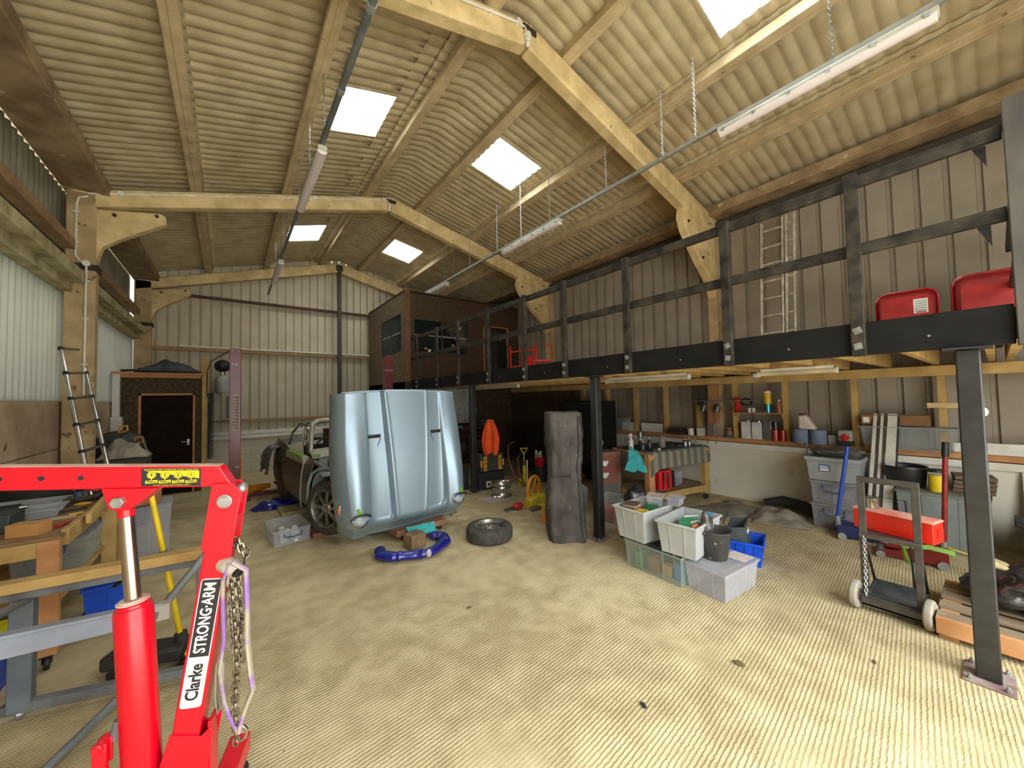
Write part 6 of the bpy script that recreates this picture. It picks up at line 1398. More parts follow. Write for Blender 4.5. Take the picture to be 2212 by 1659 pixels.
obj('lid', MB().cyl((0, 0, .17), (0, 0, .195), .052, n=20), m_white, y_); obj('lid_top', MB().cyl((0, 0, .195), (0, 0, .215), .042, n=20), mat('lid_red', (190,30,34), .4), y_)
tin(6.68, 2.10, 1.43, .020, .10, m_black, 'small black can beside the teal can')
tin(6.68, 2.035, 1.43, .028, .17, mat('orange_can', (170,110,60), .4), 'orange spray can with a pale cap at the right of the upper shelf', capm=m_alb)
solo('bundle_of_leads', MB().tube([(6.68+.03*math.cos(k*.7), 2.48+.08*math.cos(k*.5), 1.60+.05*math.sin(k*.5)) for k in range(40)], .010, 6), m_black, 'black bundle of leads behind the red box on the upper shelf', 'leads')
solo('flat_packets', MB().box((6.62, 2.46, 1.432), (6.74, 2.62, 1.446)), mat('plum', (90,30,40), .5), 'flat plum coloured packet under the red box', 'packet')
# hanging pipe rail with sprayer cups
hr = thing('hanging_rail', 'grey bar across the studs with hoses hanging from it', 'rail', (6.62, 3.0, 1.62))
obj('bar', MB().box((6.55, 2.30, 1.615), (6.575, 3.42, 1.632)), m_alb, hr, True)
obj('bracket', MB().box((6.57, 2.66, 1.61), (6.74, 2.69, 1.64)).box((6.57, 3.27, 1.61), (6.74, 3.30, 1.64)), m_alb, hr, True)
for y, w, zc in ((3.10, 'left', 1.50), (2.87, 'right', 1.49)):
    t = thing('spray_cup', '%s grey spray gun cup hanging under the bar' % w, 'spray cup', (6.53, y, zc), 0, 'spray cups on the bar')
    obj('cup', MB().lathe([(0, -.07), (.042, -.065), (.05, .045), (.045, .06), (.012, .075), (.010, .11), (0, .11)], n=18), mat('cup_grey', (92,94,92), .4, .4), t); t.rotation_euler = (.25, .1, 0)
for y, w in ((3.03, 'left'), (2.90, 'right')):
    solo('brown_hose', MB().tube([(6.53, y, 1.60), (6.53, y-.005, 1.3), (6.52, y+.01, .98)], .008, 8).cyl((6.52, y+.01, .96), (6.52, y+.01, .90), .010, n=8), mat('hose_brown', (150,100,64), .6), '%s brown hose hanging from the bar' % w, 'hose', 'brown hoses on the bar')
solo('brown_paper', MB().box((6.58, 2.86, 1.24), (6.60, 3.04, 1.90)), mat('kraft', (176,128,84), .85), 'sheet of brown paper hanging behind the spray cups', 'paper')
solo('dark_funnel_pan', MB().box((6.60, 3.07, 1.55), (6.62, 3.24, 1.90)), mat('dark_pan', (62,60,56), .7), 'dark flat pan hung on the stud', 'pan')
solo('clear_case', MB().box((6.60, 2.86, 1.005), (6.72, 3.06, 1.24)), m_clr, 'clear plastic case on the shelf behind the hoses', 'case', bevel=.005)
solo('copper_jar', MB().lathe([(0, 0), (.05, 0), (.05, .1), (.035, .12), (.05, .17), (0, .18)], (6.68, 2.76, 1.005), n=18), mat('copper_jar', (150,112,90), .4, .3), 'copper and white jar beside the white tins', 'jar')
solo('teal_block', MB().box((6.62, 2.70, 1.005), (6.68, 2.80, 1.05)), mat('teal_block', (70,96,110), .5), 'small teal box in front of the copper jar', 'box')
tin(6.66, 3.40, 1.005, .05, .12, m_white, 'white pot with a red stick between the studs')
solo('red_stick', MB().cyl((6.66, 3.41, 1.13), (6.66, 3.42, 1.20), .008, n=8), mat('lid_red', (190,30,34), .4), 'red stick standing on the white pot', 'stick')
solo('white_carton', MB().box((6.62, 3.18, 1.005), (6.74, 3.27, 1.14)), m_white, 'small white carton beside the stud behind the bench', 'carton')
for k, (y0, y1, z, w) in enumerate(((3.52, 3.84, 1.005, 'lower'), (3.56, 3.80, 1.065, 'upper'))):
    solo('dark_case', MB().box((6.60, y0, z), (6.76, y1, z+.055)), mat('brown_case', (66,48,42), .5), '%s of the two dark cases lying between the studs' % w, 'case', 'dark cases on the shelf', bevel=.006)
crate('storage_box', 'clear box on the shelf near the middle post', 'storage box', (6.70, 5.0, 1.003), PI/2, .50, .2, .26, m_clr, lid=m_clr, ribs=0)
for (y0, y1, w) in ((4.64, 4.96, 'by the clear box'), (4.02, 4.5, 'behind the metal cup')):
    solo('white_board', MB().box((6.78, y0, 1.0), (6.80, y1, 1.17)), m_white, 'white board standing on the shelf %s' % w, 'board')
# paper rolls
m_roll = mat('blue_paper', (118,128,152), .85, rgb2=(104,114,138))
for y, w, r in ((1.76, 'left', .098), (1.56, 'right', .095)):
    t = thing('paper_roll', '%s blue paper towel roll standing on the shelf' % w, 'paper roll', (6.62, y, 1.003), 0, 'blue paper rolls')
    obj('roll', MB().lathe([(.03, 0), (r, 0), (r*1.01, .10), (r, .20), (.03, .20), (.03, 0)], n=28), m_roll, t)
    if w == 'left': obj('loose_tail', MB().grid(lambda u, v: Vector((-.09-.02*v-.01*math.sin(v*6), -.07-.03*u*(1-v)-.02*v, .02-.22*v)), 4, 10), m_roll, t, solid=.001)
solo('white_cone', MB().prism([(-.07, 0), (.13, 0), (.02, .20), (-.07, .20)], (6.70, 1.70, 1.206), (0, -1, 0), (0, 0, 1), .14), mat('cream_white', (224,212,196), .8), 'slanted cream paper roll standing on the blue rolls', 'paper roll', bevel=.02)
solo('brown_disc', MB().cyl((6.64, 1.71, 1.409), (6.64, 1.71, 1.435), .06, n=18), mat('plum_lid', (110,86,76), .6), 'brown disc on top of the cream roll', 'disc')
solo('grey_carton', MB().box((6.66, 1.36, 1.003), (6.78, 1.46, 1.13)), mat('grey_carton', (140,140,132), .7), 'small grey carton between the blue rolls and the red-capped canister', 'carton')
cn = thing('jerry_can', 'pale canister with a red cap and black base on the shelf', 'canister', (6.66, 1.27, 1.003))
obj('body', MB().box((-.07, -.075, .06), (.07, .075, .21)), mat('canister_grey', (150,152,140), .5), cn, bevel=.02, seg=3)
obj('base', MB().box((-.072, -.077, 0), (.072, .077, .07)), m_black, cn, bevel=.01)
obj('red_cap', MB().cyl((-.095, 0, .115), (-.06, 0, .115), .035, n=20).lathe([(.06, .0), (.02, .03)], (-.075, 0, .115), (-1, 0, 0), 4), mat('cap_red', (200,40,40), .4), cn)
# stack of boxes beside the blue jack
crate('storage_box', 'clear box with blue handles at the bottom of the stack beside the blue jack', 'storage box', (6.30, 1.30, 0), PI/2, .46, .52, .295, m_clr2, ribs=1, lid=m_dkg, taper=.93, handle=m_bhand, group='clear boxes in the stack')
crate('storage_box', 'clear box with blue handles in the middle of the stack beside the blue jack', 'storage box', (6.30, 1.30, .312), PI/2, .46, .52, .275, m_clr2, ribs=1, lid=m_dkg, taper=.93, handle=m_bhand, group='clear boxes in the stack')
gb = crate('storage_box', 'grey storage box with a small blue label on top of the two clear boxes', 'storage box', (6.30, 1.30, .606), PI/2, .52, .56, .30, m_dkg, ribs=0, rim=.05, rimw=.014, taper=.92)
obj('blue_label', MB().box((.02, .268, .12), (.13, .276, .21)), mat('label_deep_blue', (40,80,140), .5), gb)
obj('label_text', MB().box((.03, .276, .13), (.12, .278, .155)).box((.03, .276, .165), (.12, .278, .178)).box((.03, .276, .188), (.12, .278, .196)), m_white, gb)
sack('folded_cover', 'grey folded cover lying on top of the stacked storage boxes', 'cover', (6.30, 1.30, .955), (.23, .25, .05), mat('cover_grey', (104,104,98), .8, rgb2=(80,80,76)), 31)
for k, (lo, hi, w) in enumerate((((6.14, 1.14, .01), (6.46, 1.46, .2), 'bottom'), ((6.14, 1.14, .33), (6.46, 1.46, .5), 'middle'))):
    solo('box_contents', MB().box(lo, hi), mat('dim_contents', (120,116,104), .8), 'jumbled things inside the %s clear box of the stack' % w, 'contents', bevel=.01)
# right hand boxes
crate('storage_box', 'grey lidded trunk carrying the black washing bowl', 'storage box', (6.32, .42, 0), PI/2, .66, .50, .60, mat('trunk_grey', (128,134,130), .6, rgb2=(112,118,114)), ribs=2, lid=mat('trunk_lid', (120,122,112), .6), taper=.92)
solo('black_bowl', MB().lathe([(0, 0), (.15, 0), (.165, .02), (.185, .21), (.195, .215), (.19, .235), (.175, .225), (.15, .03), (0, .02)], (6.35, .70, .621), n=32), mat('bowl_black', (34,34,34), .4), 'black bowl standing on the grey trunk', 'bowl')
yt = tin(6.20, .44, .621, .068, .175, mat('yellow_label', (232,200,20), .5), 'yellow tub with a clear neck and dark lid on the grey trunk', name='yellow_tub', cat='tub')
obj('neck', MB().cyl((0, 0, .175), (0, 0, .21), .064, n=20), m_clr2, yt); obj('lid', MB().cyl((0, 0, .21), (0, 0, .24), .066, n=20), m_black, yt)
for k, z in enumerate((.621, .665, .71, .76)):
    solo('brown_tray', MB().box((6.30, .05, z), (6.58, .34, z+.04), Matrix.Rotation(.05*k, 3, 'Z')), mat('tray_brown', (112,92,74), .8, rgb2=(92,74,58), scale=8), '%s brown tray in the pile on the grey trunk' % ('lowest', 'second', 'third', 'topmost')[k], 'tray', 'brown trays piled on the trunk', bevel=.004)
sb_ = crate('storage_box', 'clear lidded box behind the leaning white boards on the shelf', 'storage box', (6.66, .70, 1.003), PI/2, .82, .22, .27, m_clr, ribs=1, lid=m_dkg)
ct = thing('long_carton', 'long brown carton lying on the clear box on the shelf', 'carton', (6.68, .80, 1.300))
obj('body', MB().box((-.08, -.30, 0), (.08, .30, .13)), mat('carton_brown', (134,96,58), .8), ct, bevel=.004)
obj('label', MB().box((-.084, .22, .03), (-.08, .28, .10)), m_white, ct)
# leaning boards
wbd = mat('white_trim_board', (206,202,188), .55); bkd = mat('brown_edge', (70,60,52), .6)
for k, (dy, w, m, lb) in enumerate(((.10, .034, wbd, 'leftmost narrow white board'), (.062, .020, bkd, 'first dark brown strip'), (.036, .026, wbd, 'second narrow white board'), (.006, .020, bkd, 'second dark brown strip'), (-.055, .085, wbd, 'wide white board'), (-.11, .014, mat('black_edge', (40,40,38), .6), 'rightmost thin black strip'))):
    solo('leaning_board', MB().bar((5.98, .90+dy, .0), (6.62, .86+dy, 1.44), w, .02, upv=(-1, 0, .45)), m, '%s leaning against the shelf behind the trolley' % lb, 'board', 'trim boards leaning on the shelf')
solo('small_batten', MB().box((6.70, .24, 1.52), (6.738, .52, 1.58)), mat('pale_batten', (206,180,130), .7), 'short pale batten fixed on the stud at the right', 'batten')
solo('white_leaning_sheet', MB().bar((6.52, -.9, .02), (6.68, -.9, .84), 1.55, .015, upv=(-1, 0, .2)), mat('lilac_white_sheet', (196,190,190), .6), 'large pale sheet leaning against the low right wall', 'sheet')
solo('shelf_panel', MB().box((6.70, -.9, 1.005), (6.72, .15, 1.13)), m_white, 'pale grey board standing on the shelf at the right', 'board')
solo('shelf_panel', MB().box((6.76, .18, 1.005), (6.78, .34, 1.11)), m_white, 'short pale board on the shelf left of the near post', 'board')
# jacks
def jack(loc, rz, body, hand, label, L=.62, hl=.95, lean=.08, grip=None, side=0):
    t = thing('floor_jack', label, 'jack', loc, rz)
    for s in (-1, 1):
        obj('side_plate', MB().prism([(0, .03), (L, .02), (L, .07), (.30, .11), (.10, .17), (0, .16)], (0, s*.12, 0), (1, 0, 0), (0, 0, 1), .012), body, t, bevel=.002)
    obj('lift_arm', MB().bar((.16, 0, .10), (L-.06, 0, .12), .09, .05), body, t, bevel=.01)
    obj('saddle', MB().cyl((L-.07, 0, .13), (L-.07, 0, .17), .05, n=18), m_steelw, t)
    obj('cylinder', MB().cyl((.05, 0, .10), (.28, 0, .09), .04, n=16), body, t)
    obj('front_wheel', MB().cyl((L-.03, -.15, .035), (L-.03, .15, .035), .035, n=20), m_steelw, t)
    for s in (-1, 1): obj('rear_wheel', MB().cyl((.04, s*.13, .04), (.04, s*.165, .04), .04, n=20), m_steelw, t)
    h = obj('handle', MB().cyl((.02, 0, .20), (.02-lean, side, .20+hl), .020, n=14), hand, t)
    obj('socket', MB().cyl((.03, 0, .10), (.02, 0, .24), .03, n=14), m_steelw, t)
    if grip: obj('grip', MB().cyl((.02-lean*.86, side*.86, .20+hl*.86), (.02-lean, side, .20+hl), .026, n=14), grip, h)
    return t
jack((5.86, 1.26, 0), math.radians(-72), mat('jack_blue', (28,34,84), .4), mat('handle_blue', (40,80,176), .35), 'dark blue floor jack with a bright blue handle in front of the box stack', .66, .88, -.13)
jack((5.62, .36, 0), math.radians(97), mat('jack_red', (128,30,26), .5), mat('handle_red', (140,34,30), .5, rgb2=(110,24,22), scale=14), 'dark red floor jack with a tall red handle beside the near post', .5, 1.02, .05, grip=m_black)
solo('red_chassis', MB().box((5.35, -.75, .01), (5.95, -.05, .10)).box((5.45, -.6, .10), (5.9, -.12, .20)), mat('mower_red', (150,40,30), .5), 'dark red metal machine deck lying right of the near post', 'machine deck', bevel=.015)
for k, (P, m, w) in enumerate((([(5.55, .50, .10), (5.42, .34, .24), (5.40, .20, .22), (5.45, .05, .10)], 'strap_yellow', 'yellow'), ([(5.3, .60, .05), (5.22, .62, .22), (5.24, .45, .26), (5.34, .3, .22)], 'strap_lime', 'lime green'), ([(5.5, -.1, .08), (5.2, -.2, .03), (5.25, -.6, .03), (5.5, -1.0, .03)], 'strap_yellow', 'long yellow'))):
    solo('ratchet_strap', MB().tube(P, .022, 6, flat=.3), mat(m, (190,170,60) if 'yellow' in m else (130,170,60), .7), '%s strap trailing over the red machine deck' % w, 'strap')
crate('storage_box', 'dark grey storage box behind the near post at the right edge', 'storage box', (6.15, -.42, .0), PI/2, .62, .55, .40, mat('slate_box', (84,92,94), .6), ribs=0, taper=.9)
solo('black_case', MB().box((6.0, -.35, .402), (6.3, -.05, .46)), m_black, 'flat black case on the dark grey storage box', 'case', bevel=.01)
# sack truck with the long red toolbox
gm = mat('truck_grey', (88,84,78), .5, .3, rgb2=(70,66,62), scale=8)
ht = thing('hand_trolley', 'grey steel hand trolley with two pale wheels and a hanging chain', 'trolley', (4.08, .56, 0), 0)
TP, BT = 1.0, .05
pl_ = lambda s, z: (4.10+.03*(z), .56+s*.152, z)
for s in (-1, 1): obj('upright', MB().bar(pl_(s, .04), pl_(s, 1.02), .045, .022, upv=(1, 0, 0)), gm, ht, True, bevel=.003)
obj('top_bar', MB().bar((4.13, .56-.175, 1.02), (4.13, .56+.175, 1.02), .03, .045), gm, ht, True, bevel=.003)
obj('shelf_bar', MB().bar((4.10, .385, .575), (4.10, .735, .575), .03, .035), gm, ht, True, bevel=.003)
obj('shelf_tray', MB().box((4.11, .40, .565), (4.46, .72, .578)), gm, ht, True)
obj('toe_plate', MB().box((4.02, .395, .05), (4.10, .725, .062)).box((4.02, .395, .05), (4.03, .725, .11)), gm, ht, True)
obj('base_tray', MB().box((4.12, .40, .06), (4.52, .72, .07)).box((4.50, .40, .06), (4.52, .72, .10)).box((4.12, .40, .06), (4.14, .72, .10)).box((4.12, .40, .06), (4.52, .415, .10)).box((4.12, .705, .06), (4.52, .72, .10)), mat('tray_dark', (84,88,88), .5, .3, rgb2=(52,54,56), scale=7), ht, True)
for s in (-1, 1): obj('brace', MB().cyl((4.50, .56+s*.155, .08), (4.14, .56+s*.155, .56), .010, n=8), m_post, ht, True)
for s in (-1, 1):
    w_ = obj('wheel', MB().lathe([(.05, -.022), (.09, -.026), (.105, -.015), (.108, 0), (.105, .015), (.09, .026), (.05, .022), (.05, -.022)], (4.05, .56+s*.20, .108), (.1, 1, 0), 30), mat('pale_tyre', (170,162,148), .8, rgb2=(146,138,124)), ht, True)
    obj('hub', MB().cyl((4.05, .56+s*.175, .108), (4.05, .56+s*.225, .108), .05, n=18), gm, w_, True)
obj('axle', MB().cyl((4.05, .36, .108), (4.05, .76, .108), .009, n=8), gm, ht, True)
obj('chain', link_chain([(4.095, .705, .56), (4.09, .705, .30), (4.04, .70, .075)], .034, .0035, .011), mat('zinc', (206,204,196), .3, .8), ht, True)
tbx = thing('long_toolbox', 'long bright red metal toolbox lying across the grey trolley', 'toolbox', (4.315, .545, .578), math.radians(76-180))
obj('body', MB().box((-.24, -.085, 0.002), (.24, .085, .155)), mat('toolbox_red', (240,44,26), .4, coat=.2), tbx, bevel=.004)
obj('dusty_lid', MB().prism([(-.088, 0), (.088, 0), (.088, .008), (.05, .022), (-.05, .022), (-.088, .008)], (-.245, 0, .155), (0, 1, 0), (0, 0, 1), .49), mat('dusty_red_lid', (206,176,160), .8, rgb2=(220,120,100), scale=6), tbx, bevel=.002, label='dusty faded lid')
hp = obj('hasp', MB().box((.24, -.022, .045), (.248, .022, .11)).box((.24, -.03, .105), (.262, .03, .112)), mat('toolbox_red', (240,44,26), .4), tbx, bevel=.002)
obj('handle_ring', MB().tube([(.252, -.02, .10), (.256, -.022, .055), (.256, .022, .055), (.252, .02, .10)], .004, 6), mat('toolbox_red', (240,44,26), .4), hp)
solo('steel_tin', MB().lathe([(0, 0), (.052, 0), (.052, .066), (.055, .07), (.055, .078), (0, .078)], (4.35, .69, .7565), n=24), m_tin, 'round silver tin standing on the red toolbox', 'tin', bevel=.001)
solo('black_rod_frame', MB().tube([(4.7, .80, .02), (4.7, .80, .78), (4.66, .52, .78), (4.70, .50, .02)], .008, 8), m_black, 'thin black rod frame standing behind the trolley', 'frame')
# pallet with bin bag by the near post
pal = thing('pallet', 'small timber pallet behind the near loft post', 'pallet', (4.4, -.1, 0))
for k in range(4): obj('deck_board', MB().box((3.99+.20*k, -.78, .13), (4.11+.20*k, .33, .15)), mat('dusty_deck', (140,124,100), .85, rgb2=(120,104,82)), pal, True, bevel=.002)
obj('end_board', MB().box((3.95, -.78, .04), (3.99, .33, .15)), m_woodo, pal, True, bevel=.003)
obj('end_board', MB().box((4.76, -.78, .04), (4.80, .33, .15)), m_woodo, pal, True, bevel=.003)
for y in (-.74, -.24, .27): obj('bearer', MB().box((3.99, y-.04, 0), (4.76, y+.05, .13)), m_woodo, pal, True)
sack('bin_bag', 'black crumpled bin bag lying on the pallet behind the near post', 'bag', (4.50, -.12, .30), (.26, .30, .16), mat('wrinkled_black', (50,50,50), .22, rgb2=(34,34,34), scale=5, bump=1, bscale=14, spec=.9), 14, nu=40, nv=28, k=.5)
solo('dusty_pot', MB().box((4.46, .0, .40), (4.60, .16, .47), Matrix.Rotation(.3, 3, 'X')), mat('dusty_yellow', (190,176,130), .8, rgb2=(150,136,96), scale=18), 'pale crumpled paper bag on top of the bin bag', 'paper bag', bevel=.02)
# tarpaulins on the floor
m_tarp = mat('grey_tarp', (138,132,118), .85, rgb2=(112,106,94), scale=5, bump=.2)
cloth('folded_tarpaulin', 5.95, 2.52, 0, .95, .62, .05, m_tarp, 'folded grey tarpaulin on the floor below the low wall', 'tarpaulin', 41, rz=-.3)
cloth('crumpled_tarpaulin', 6.0, 1.88, 0, .66, .62, .13, mat('pale_tarp', (148,138,122), .85, rgb2=(118,110,96), scale=6, bump=.3), 'crumpled pale tarpaulin heap on the floor right of the folded one', 'tarpaulin', 47, rz=.3)
solo('black_seat_pad', MB().tube([(6.50, 2.22, .08), (6.56, 2.0, .13), (6.50, 1.74, .12), (6.32, 1.56, .07)], [.06, .09, .09, .06], 12, flat=.8), mat('black_foam', (46,46,46), .8), 'black curved foam pad behind the crumpled tarpaulin', 'pad')

# ------------------------------------------------------------------ back of the loft bay
oj = cloth('orange_jacket', 3.98, 5.98, 1.0, .26, .20, .09, mat('hi_vis_orange', (244,92,20), .7, rgb2=(226,74,12), scale=4), 'bright orange jacket hanging in front of the far wall', 'jacket', 51,
      drape=lambda p, u, v: Vector(((u-.5)*(.05+.22*math.sin(PI*min(1, (1-v)*.75+.04)))*1.5+.01*nz(u*5, v*5), -.05-.03*math.cos(u*12)*(1-v*.6), lerp(-.33, .34, v)-.03*math.sin(u*9)*(1-v))))
solo('coat_stand', MB().cyl((3.98, 6.0, .70), (3.98, 6.0, 1.30), .012, n=8).box((3.86, 5.99, .70), (4.10, 6.01, .72)), m_post, 'thin stand behind the orange jacket', 'stand')
dc = thing('tool_case', 'black tool case with two yellow clasps standing on a black chest', 'tool case', (4.08, 6.10, .33), math.radians(-4))
obj('body', MB().box((-.26, -.09, 0), (.26, .09, .345)), mat('tool_case_grey', (74,74,68), .5, rgb2=(58,58,54)), dc, bevel=.02, seg=3)
for x in (-.16, .17):
    c_ = obj('clasp', MB().box((x-.035, -.105, .02), (x+.035, -.088, .30)), mat('clasp_yellow', (232,170,50), .5), dc, bevel=.004, label='yellow clasp')
    for z in (.08, .16, .24): obj('clasp_mark', MB().cbox((x, -.107, z), (.02, .003, .03)), m_ink, c_)
obj('side_pad', MB().box((-.262, -.1, .10), (-.225, -.088, .22)).box((.225, -.1, .10), (.262, -.088, .22)), mat('clasp_yellow', (232,170,50), .5), dc)
obj('handle', MB().tube([(-.06, -.09, .16), (-.05, -.12, .13), (.05, -.12, .13), (.06, -.09, .16)], .010, 8), mat('handle_grey', (110,110,100), .5), dc)
bc = thing('black_chest', 'black chest with a white sticker under the tool case', 'chest', (4.08, 6.12, 0), math.radians(-4))
obj('body', MB().box((-.31, -.14, 0), (.25, .14, .325)), mat('chest_black', (42,44,46), .55), bc, bevel=.008)
s_ = obj('sticker', MB().box((-.16, -.145, .04), (-.04, -.14, .16)), m_white, bc)
obj('sticker_mark', MB().prism([(0, 0), (.05, 0), (.05, .02), (.03, .035), (.03, .055), (.01, .055), (.0, .03)], (-.125, -.146, .075), (1, 0, 0), (0, 0, 1), .002), m_ink, s_)
obj('latch', MB().tube([(.0, -.145, .30), (.015, -.155, .27), (.0, -.145, .24)], .005, 6), m_chr, bc)
solo('black_chest', MB().box((3.42, 6.25, 0), (3.68, 6.6, .42)), mat('chest_black', (42,44,46), .55), 'black chest left of the far loft post', 'chest', bevel=.01)
solo('grey_bin', MB().box((3.36, 6.62, 0), (3.74, 6.95, .80)), mat('bin_grey', (96,98,94), .6, rgb2=(76,78,74)), 'grey bin behind the bonnet beside the far post', 'bin', bevel=.03)
rk = thing('red_rack', 'dark red shelving rack behind the far post with tools on it', 'rack', (4.4, 7.6, 0))
for z in (.5, .85, 1.05): obj('shelf', MB().box((3.9, 7.4, z), (5.3, 7.8, z+.03)), mat('rack_red', (98,30,34), .5), rk, True)
for x, y in ((3.9, 7.4), (5.26, 7.4), (3.9, 7.76), (5.26, 7.76)): obj('leg', MB().box((x, y, 0), (x+.04, y+.04, 1.05)), mat('rack_red', (98,30,34), .5), rk, True)
for k, (x, z, c, w) in enumerate(((4.0, .531, (60,62,60), 'left black toolbox on the red rack'), (4.55, .531, (70,60,56), 'middle dark box on the red rack'), (5.0, .531, (50,56,60), 'right dark box on the red rack'))):
    solo('toolbox', MB().box((x, 7.45, z), (x+.34, 7.75, z+.24)), mat('rackbox%d' % k, c, .6), w, 'toolbox', bevel=.01)
for k, (x, w, c) in enumerate(((4.02, 'turquoise folded cloth on the top of the red rack', (80,170,180)),)):
    solo('folded_cloth', MB().box((x-.1, 7.42, 1.081), (x+.22, 7.7, 1.13)), mat('rack_cloth', c, .9), w, 'cloth', bevel=.015)
solo('amber_bottle', MB().lathe([(0, 0), (.03, 0), (.03, .1), (.012, .13), (.012, .17), (0, .17)], (4.5, 7.5, 1.081), n=14), mat('amber_b', (190,100,50), .3), 'small amber bottle on the red rack', 'bottle')
for k, (x, z, s, w) in enumerate(((4.75, 1.081, .18, 'left'), (5.0, 1.081, .15, 'right'))):
    solo('tool_box', MB().box((x, 7.45, z), (x+s, 7.7, z+.16)), mat('rackbox0', (60,62,60), .6), '%s small dark box on top of the red rack' % w, 'toolbox', bevel=.01)
cs2 = solo('dark_cabinet', MB().box((6.02, 4.95, 0), (6.56, 5.95, 1.64)), mat('cabinet_black', (24,24,25), .5), 'tall black cabinet against the right wall behind the grey cover', 'cabinet', bevel=.01)
solo('dark_cabinet', MB().box((5.7, 6.3, 0), (6.66, 7.0, 1.1)), mat('cabinet_black', (24,24,25), .5), 'low black cabinet in the dark corner behind the yellow stirrup pump', 'cabinet', bevel=.01)
ap = thing('grease_gun', 'blue and white cartridge gun hanging on the black cabinet', 'cartridge gun', (6.05, 5.60, 1.05))
obj('body', MB().cyl((6.05, 5.60, .85), (6.05, 5.60, 1.14), .035, n=14), mat('gun_blue', (70,130,180), .4), ap, True)
obj('bottle', MB().cyl((6.05, 5.42, 1.02), (6.05, 5.42, 1.16), .03, n=14), m_white, ap, True)
obj('lever', MB().tube([(6.05, 5.85, .90), (6.05, 5.70, 1.3), (6.05, 5.5, 1.36), (6.05, 5.42, 1.2)], .012, 8), m_alb, ap, True)
pmp = thing('stirrup_pump', 'yellow stirrup pump with a D handle standing on the floor', 'pump', (4.68, 5.78, 0))
m_ypm = mat('pump_yellow', (226,196,40), .4)
obj('barrel', MB().cyl((0, 0, .03), (0, 0, .40), .035, n=18), m_ypm, pmp)
obj('collar', MB().cyl((0, 0, .40), (0, 0, .46), .038, n=18), mat('collar_navy', (40,50,90), .5), pmp)
obj('rod', MB().cyl((0, 0, .46), (0, 0, .64), .012, n=10), m_ypm, pmp)
obj('handle', MB().tube([(0, 0, .62), (-.06, .03, .72), (-.06, .03, .735), (.06, -.03, .735), (.06, -.03, .72), (0, 0, .62)], .012, 8), m_ypm, pmp)
obj('foot', MB().prism([(0, 0), (.16, 0), (.12, .14), (.02, .16)], (-.17, .02, 0), (1, 0, 0), (0, 0, 1), .06), m_ypm, pmp, bevel=.01)
obj('side_tube', MB().cyl((.05, -.03, 0), (.05, -.03, .50), .016, n=12), m_white, pmp)
solo('brown_hose', MB().tube([(4.60, 5.72, .02), (4.4, 5.75, .25), (4.35, 5.85, .55), (4.45, 6.0, .80), (4.62, 6.0, .86)], .014, 8), mat('hose_rust', (120,84,74), .6), 'long brown hose looping beside the yellow pump', 'hose')
solo('brown_hose', MB().tube([(4.62, 5.68, .02), (4.50, 5.72, .3), (4.62, 5.9, .55), (4.75, 5.95, .6)], .014, 8), mat('hose_rust', (120,84,74), .6), 'shorter brown hose curving against the yellow pump', 'hose')
rbk = thing('red_bucket', 'red bucket of spray cans standing on a dark drum', 'bucket', (5.15, 5.85, .30))
obj('shell', MB().lathe([(0, 0), (.09, 0), (.12, .2), (.128, .205), (.115, .2), (.085, .01), (0, .01)], n=24), mat('bucket_red', (190,24,36), .4), rbk)
solo('dark_drum', MB().cyl((5.15, 5.85, 0), (5.15, 5.85, .298), .15, n=24), mat('drum_black', (34,34,36), .5), 'dark drum under the red bucket', 'drum')
for k, (dx, dy, c, w) in enumerate(((-.04, -.03, (120,170,220), 'blue spray can in the red bucket'), (.05, .02, (200,210,60), 'lime spray can in the red bucket'), (-.05, .04, (190,150,150), 'pink spray can in the red bucket'))):
    tin(5.15+dx, 5.85+dy, .312, .028, .24+.02*k, mat('can%d' % k, c, .3), w, cat='spray can', capm=m_white, name='spray_can')
for k in range(3):
    solo('tree_log', MB().cyl((5.45+.2*k, 5.2+.05*k, .07), (5.65+.2*k, 5.6, .07), .065, n=16), mat('log_end', (140,96,60), .8, rgb2=(96,62,42), scale=8), 'dark red %s log lying in the shadows beside the cabinet' % ('left', 'middle', 'right')[k], 'log', 'logs in the dark corner')
wr = thing('bare_wheel_rim', 'shiny bare steel wheel rim lying on a pink cloth', 'wheel rim', (3.86, 5.42, .012))
obj('rim_shell', MB().lathe([(.185, 0), (.19, .012), (.165, .03), (.150, .06), (.150, .12), (.165, .14), (.165, .16), (.155, .19), (.18, .225), (.192, .235), (.19, .245), (.172, .235), (.145, .19), (.142, .06), (.16, .02), (.18, .0)], n=44), mat('rim_chrome', (206,204,196), .24, .9), wr)
obj('rim_disc', MB().lathe([(.03, .12), (.08, .13), (.143, .10)], n=36), m_alloy, wr)
cloth('pink_cloth', 3.74, 5.36, 0, .55, .32, .010, mat('pink_cloth', (196,176,180), .9), 'pale pink cloth spread under the shiny wheel rim', 'cloth', 61)
cm = thing('hose_reel', 'orange wheeled reel on a yellow case lying on the floor', 'reel', (3.95, 4.75, 0))
cm.scale = (1.35, 1.35, 1.35)
obj('wheel', MB().lathe([(.13, -.015), (.155, -.018), (.165, 0), (.155, .018), (.13, .015), (.13, -.015)], (.02, -.06, .19), (.35, -1, 0), 36), mat('reel_orange', (232,150,40), .45), cm)
mb = MB()
for k in range(5): a = 2*PI*k/5; X_, Y_, D_ = basis((.35, -1, 0)); c0 = Vector((.02, -.06, .19)); mb.bar(c0, c0+(X_*math.cos(a)+Y_*math.sin(a))*.14, .022, .014)
obj('spoke', mb, mat('reel_orange', (232,150,40), .45), cm)
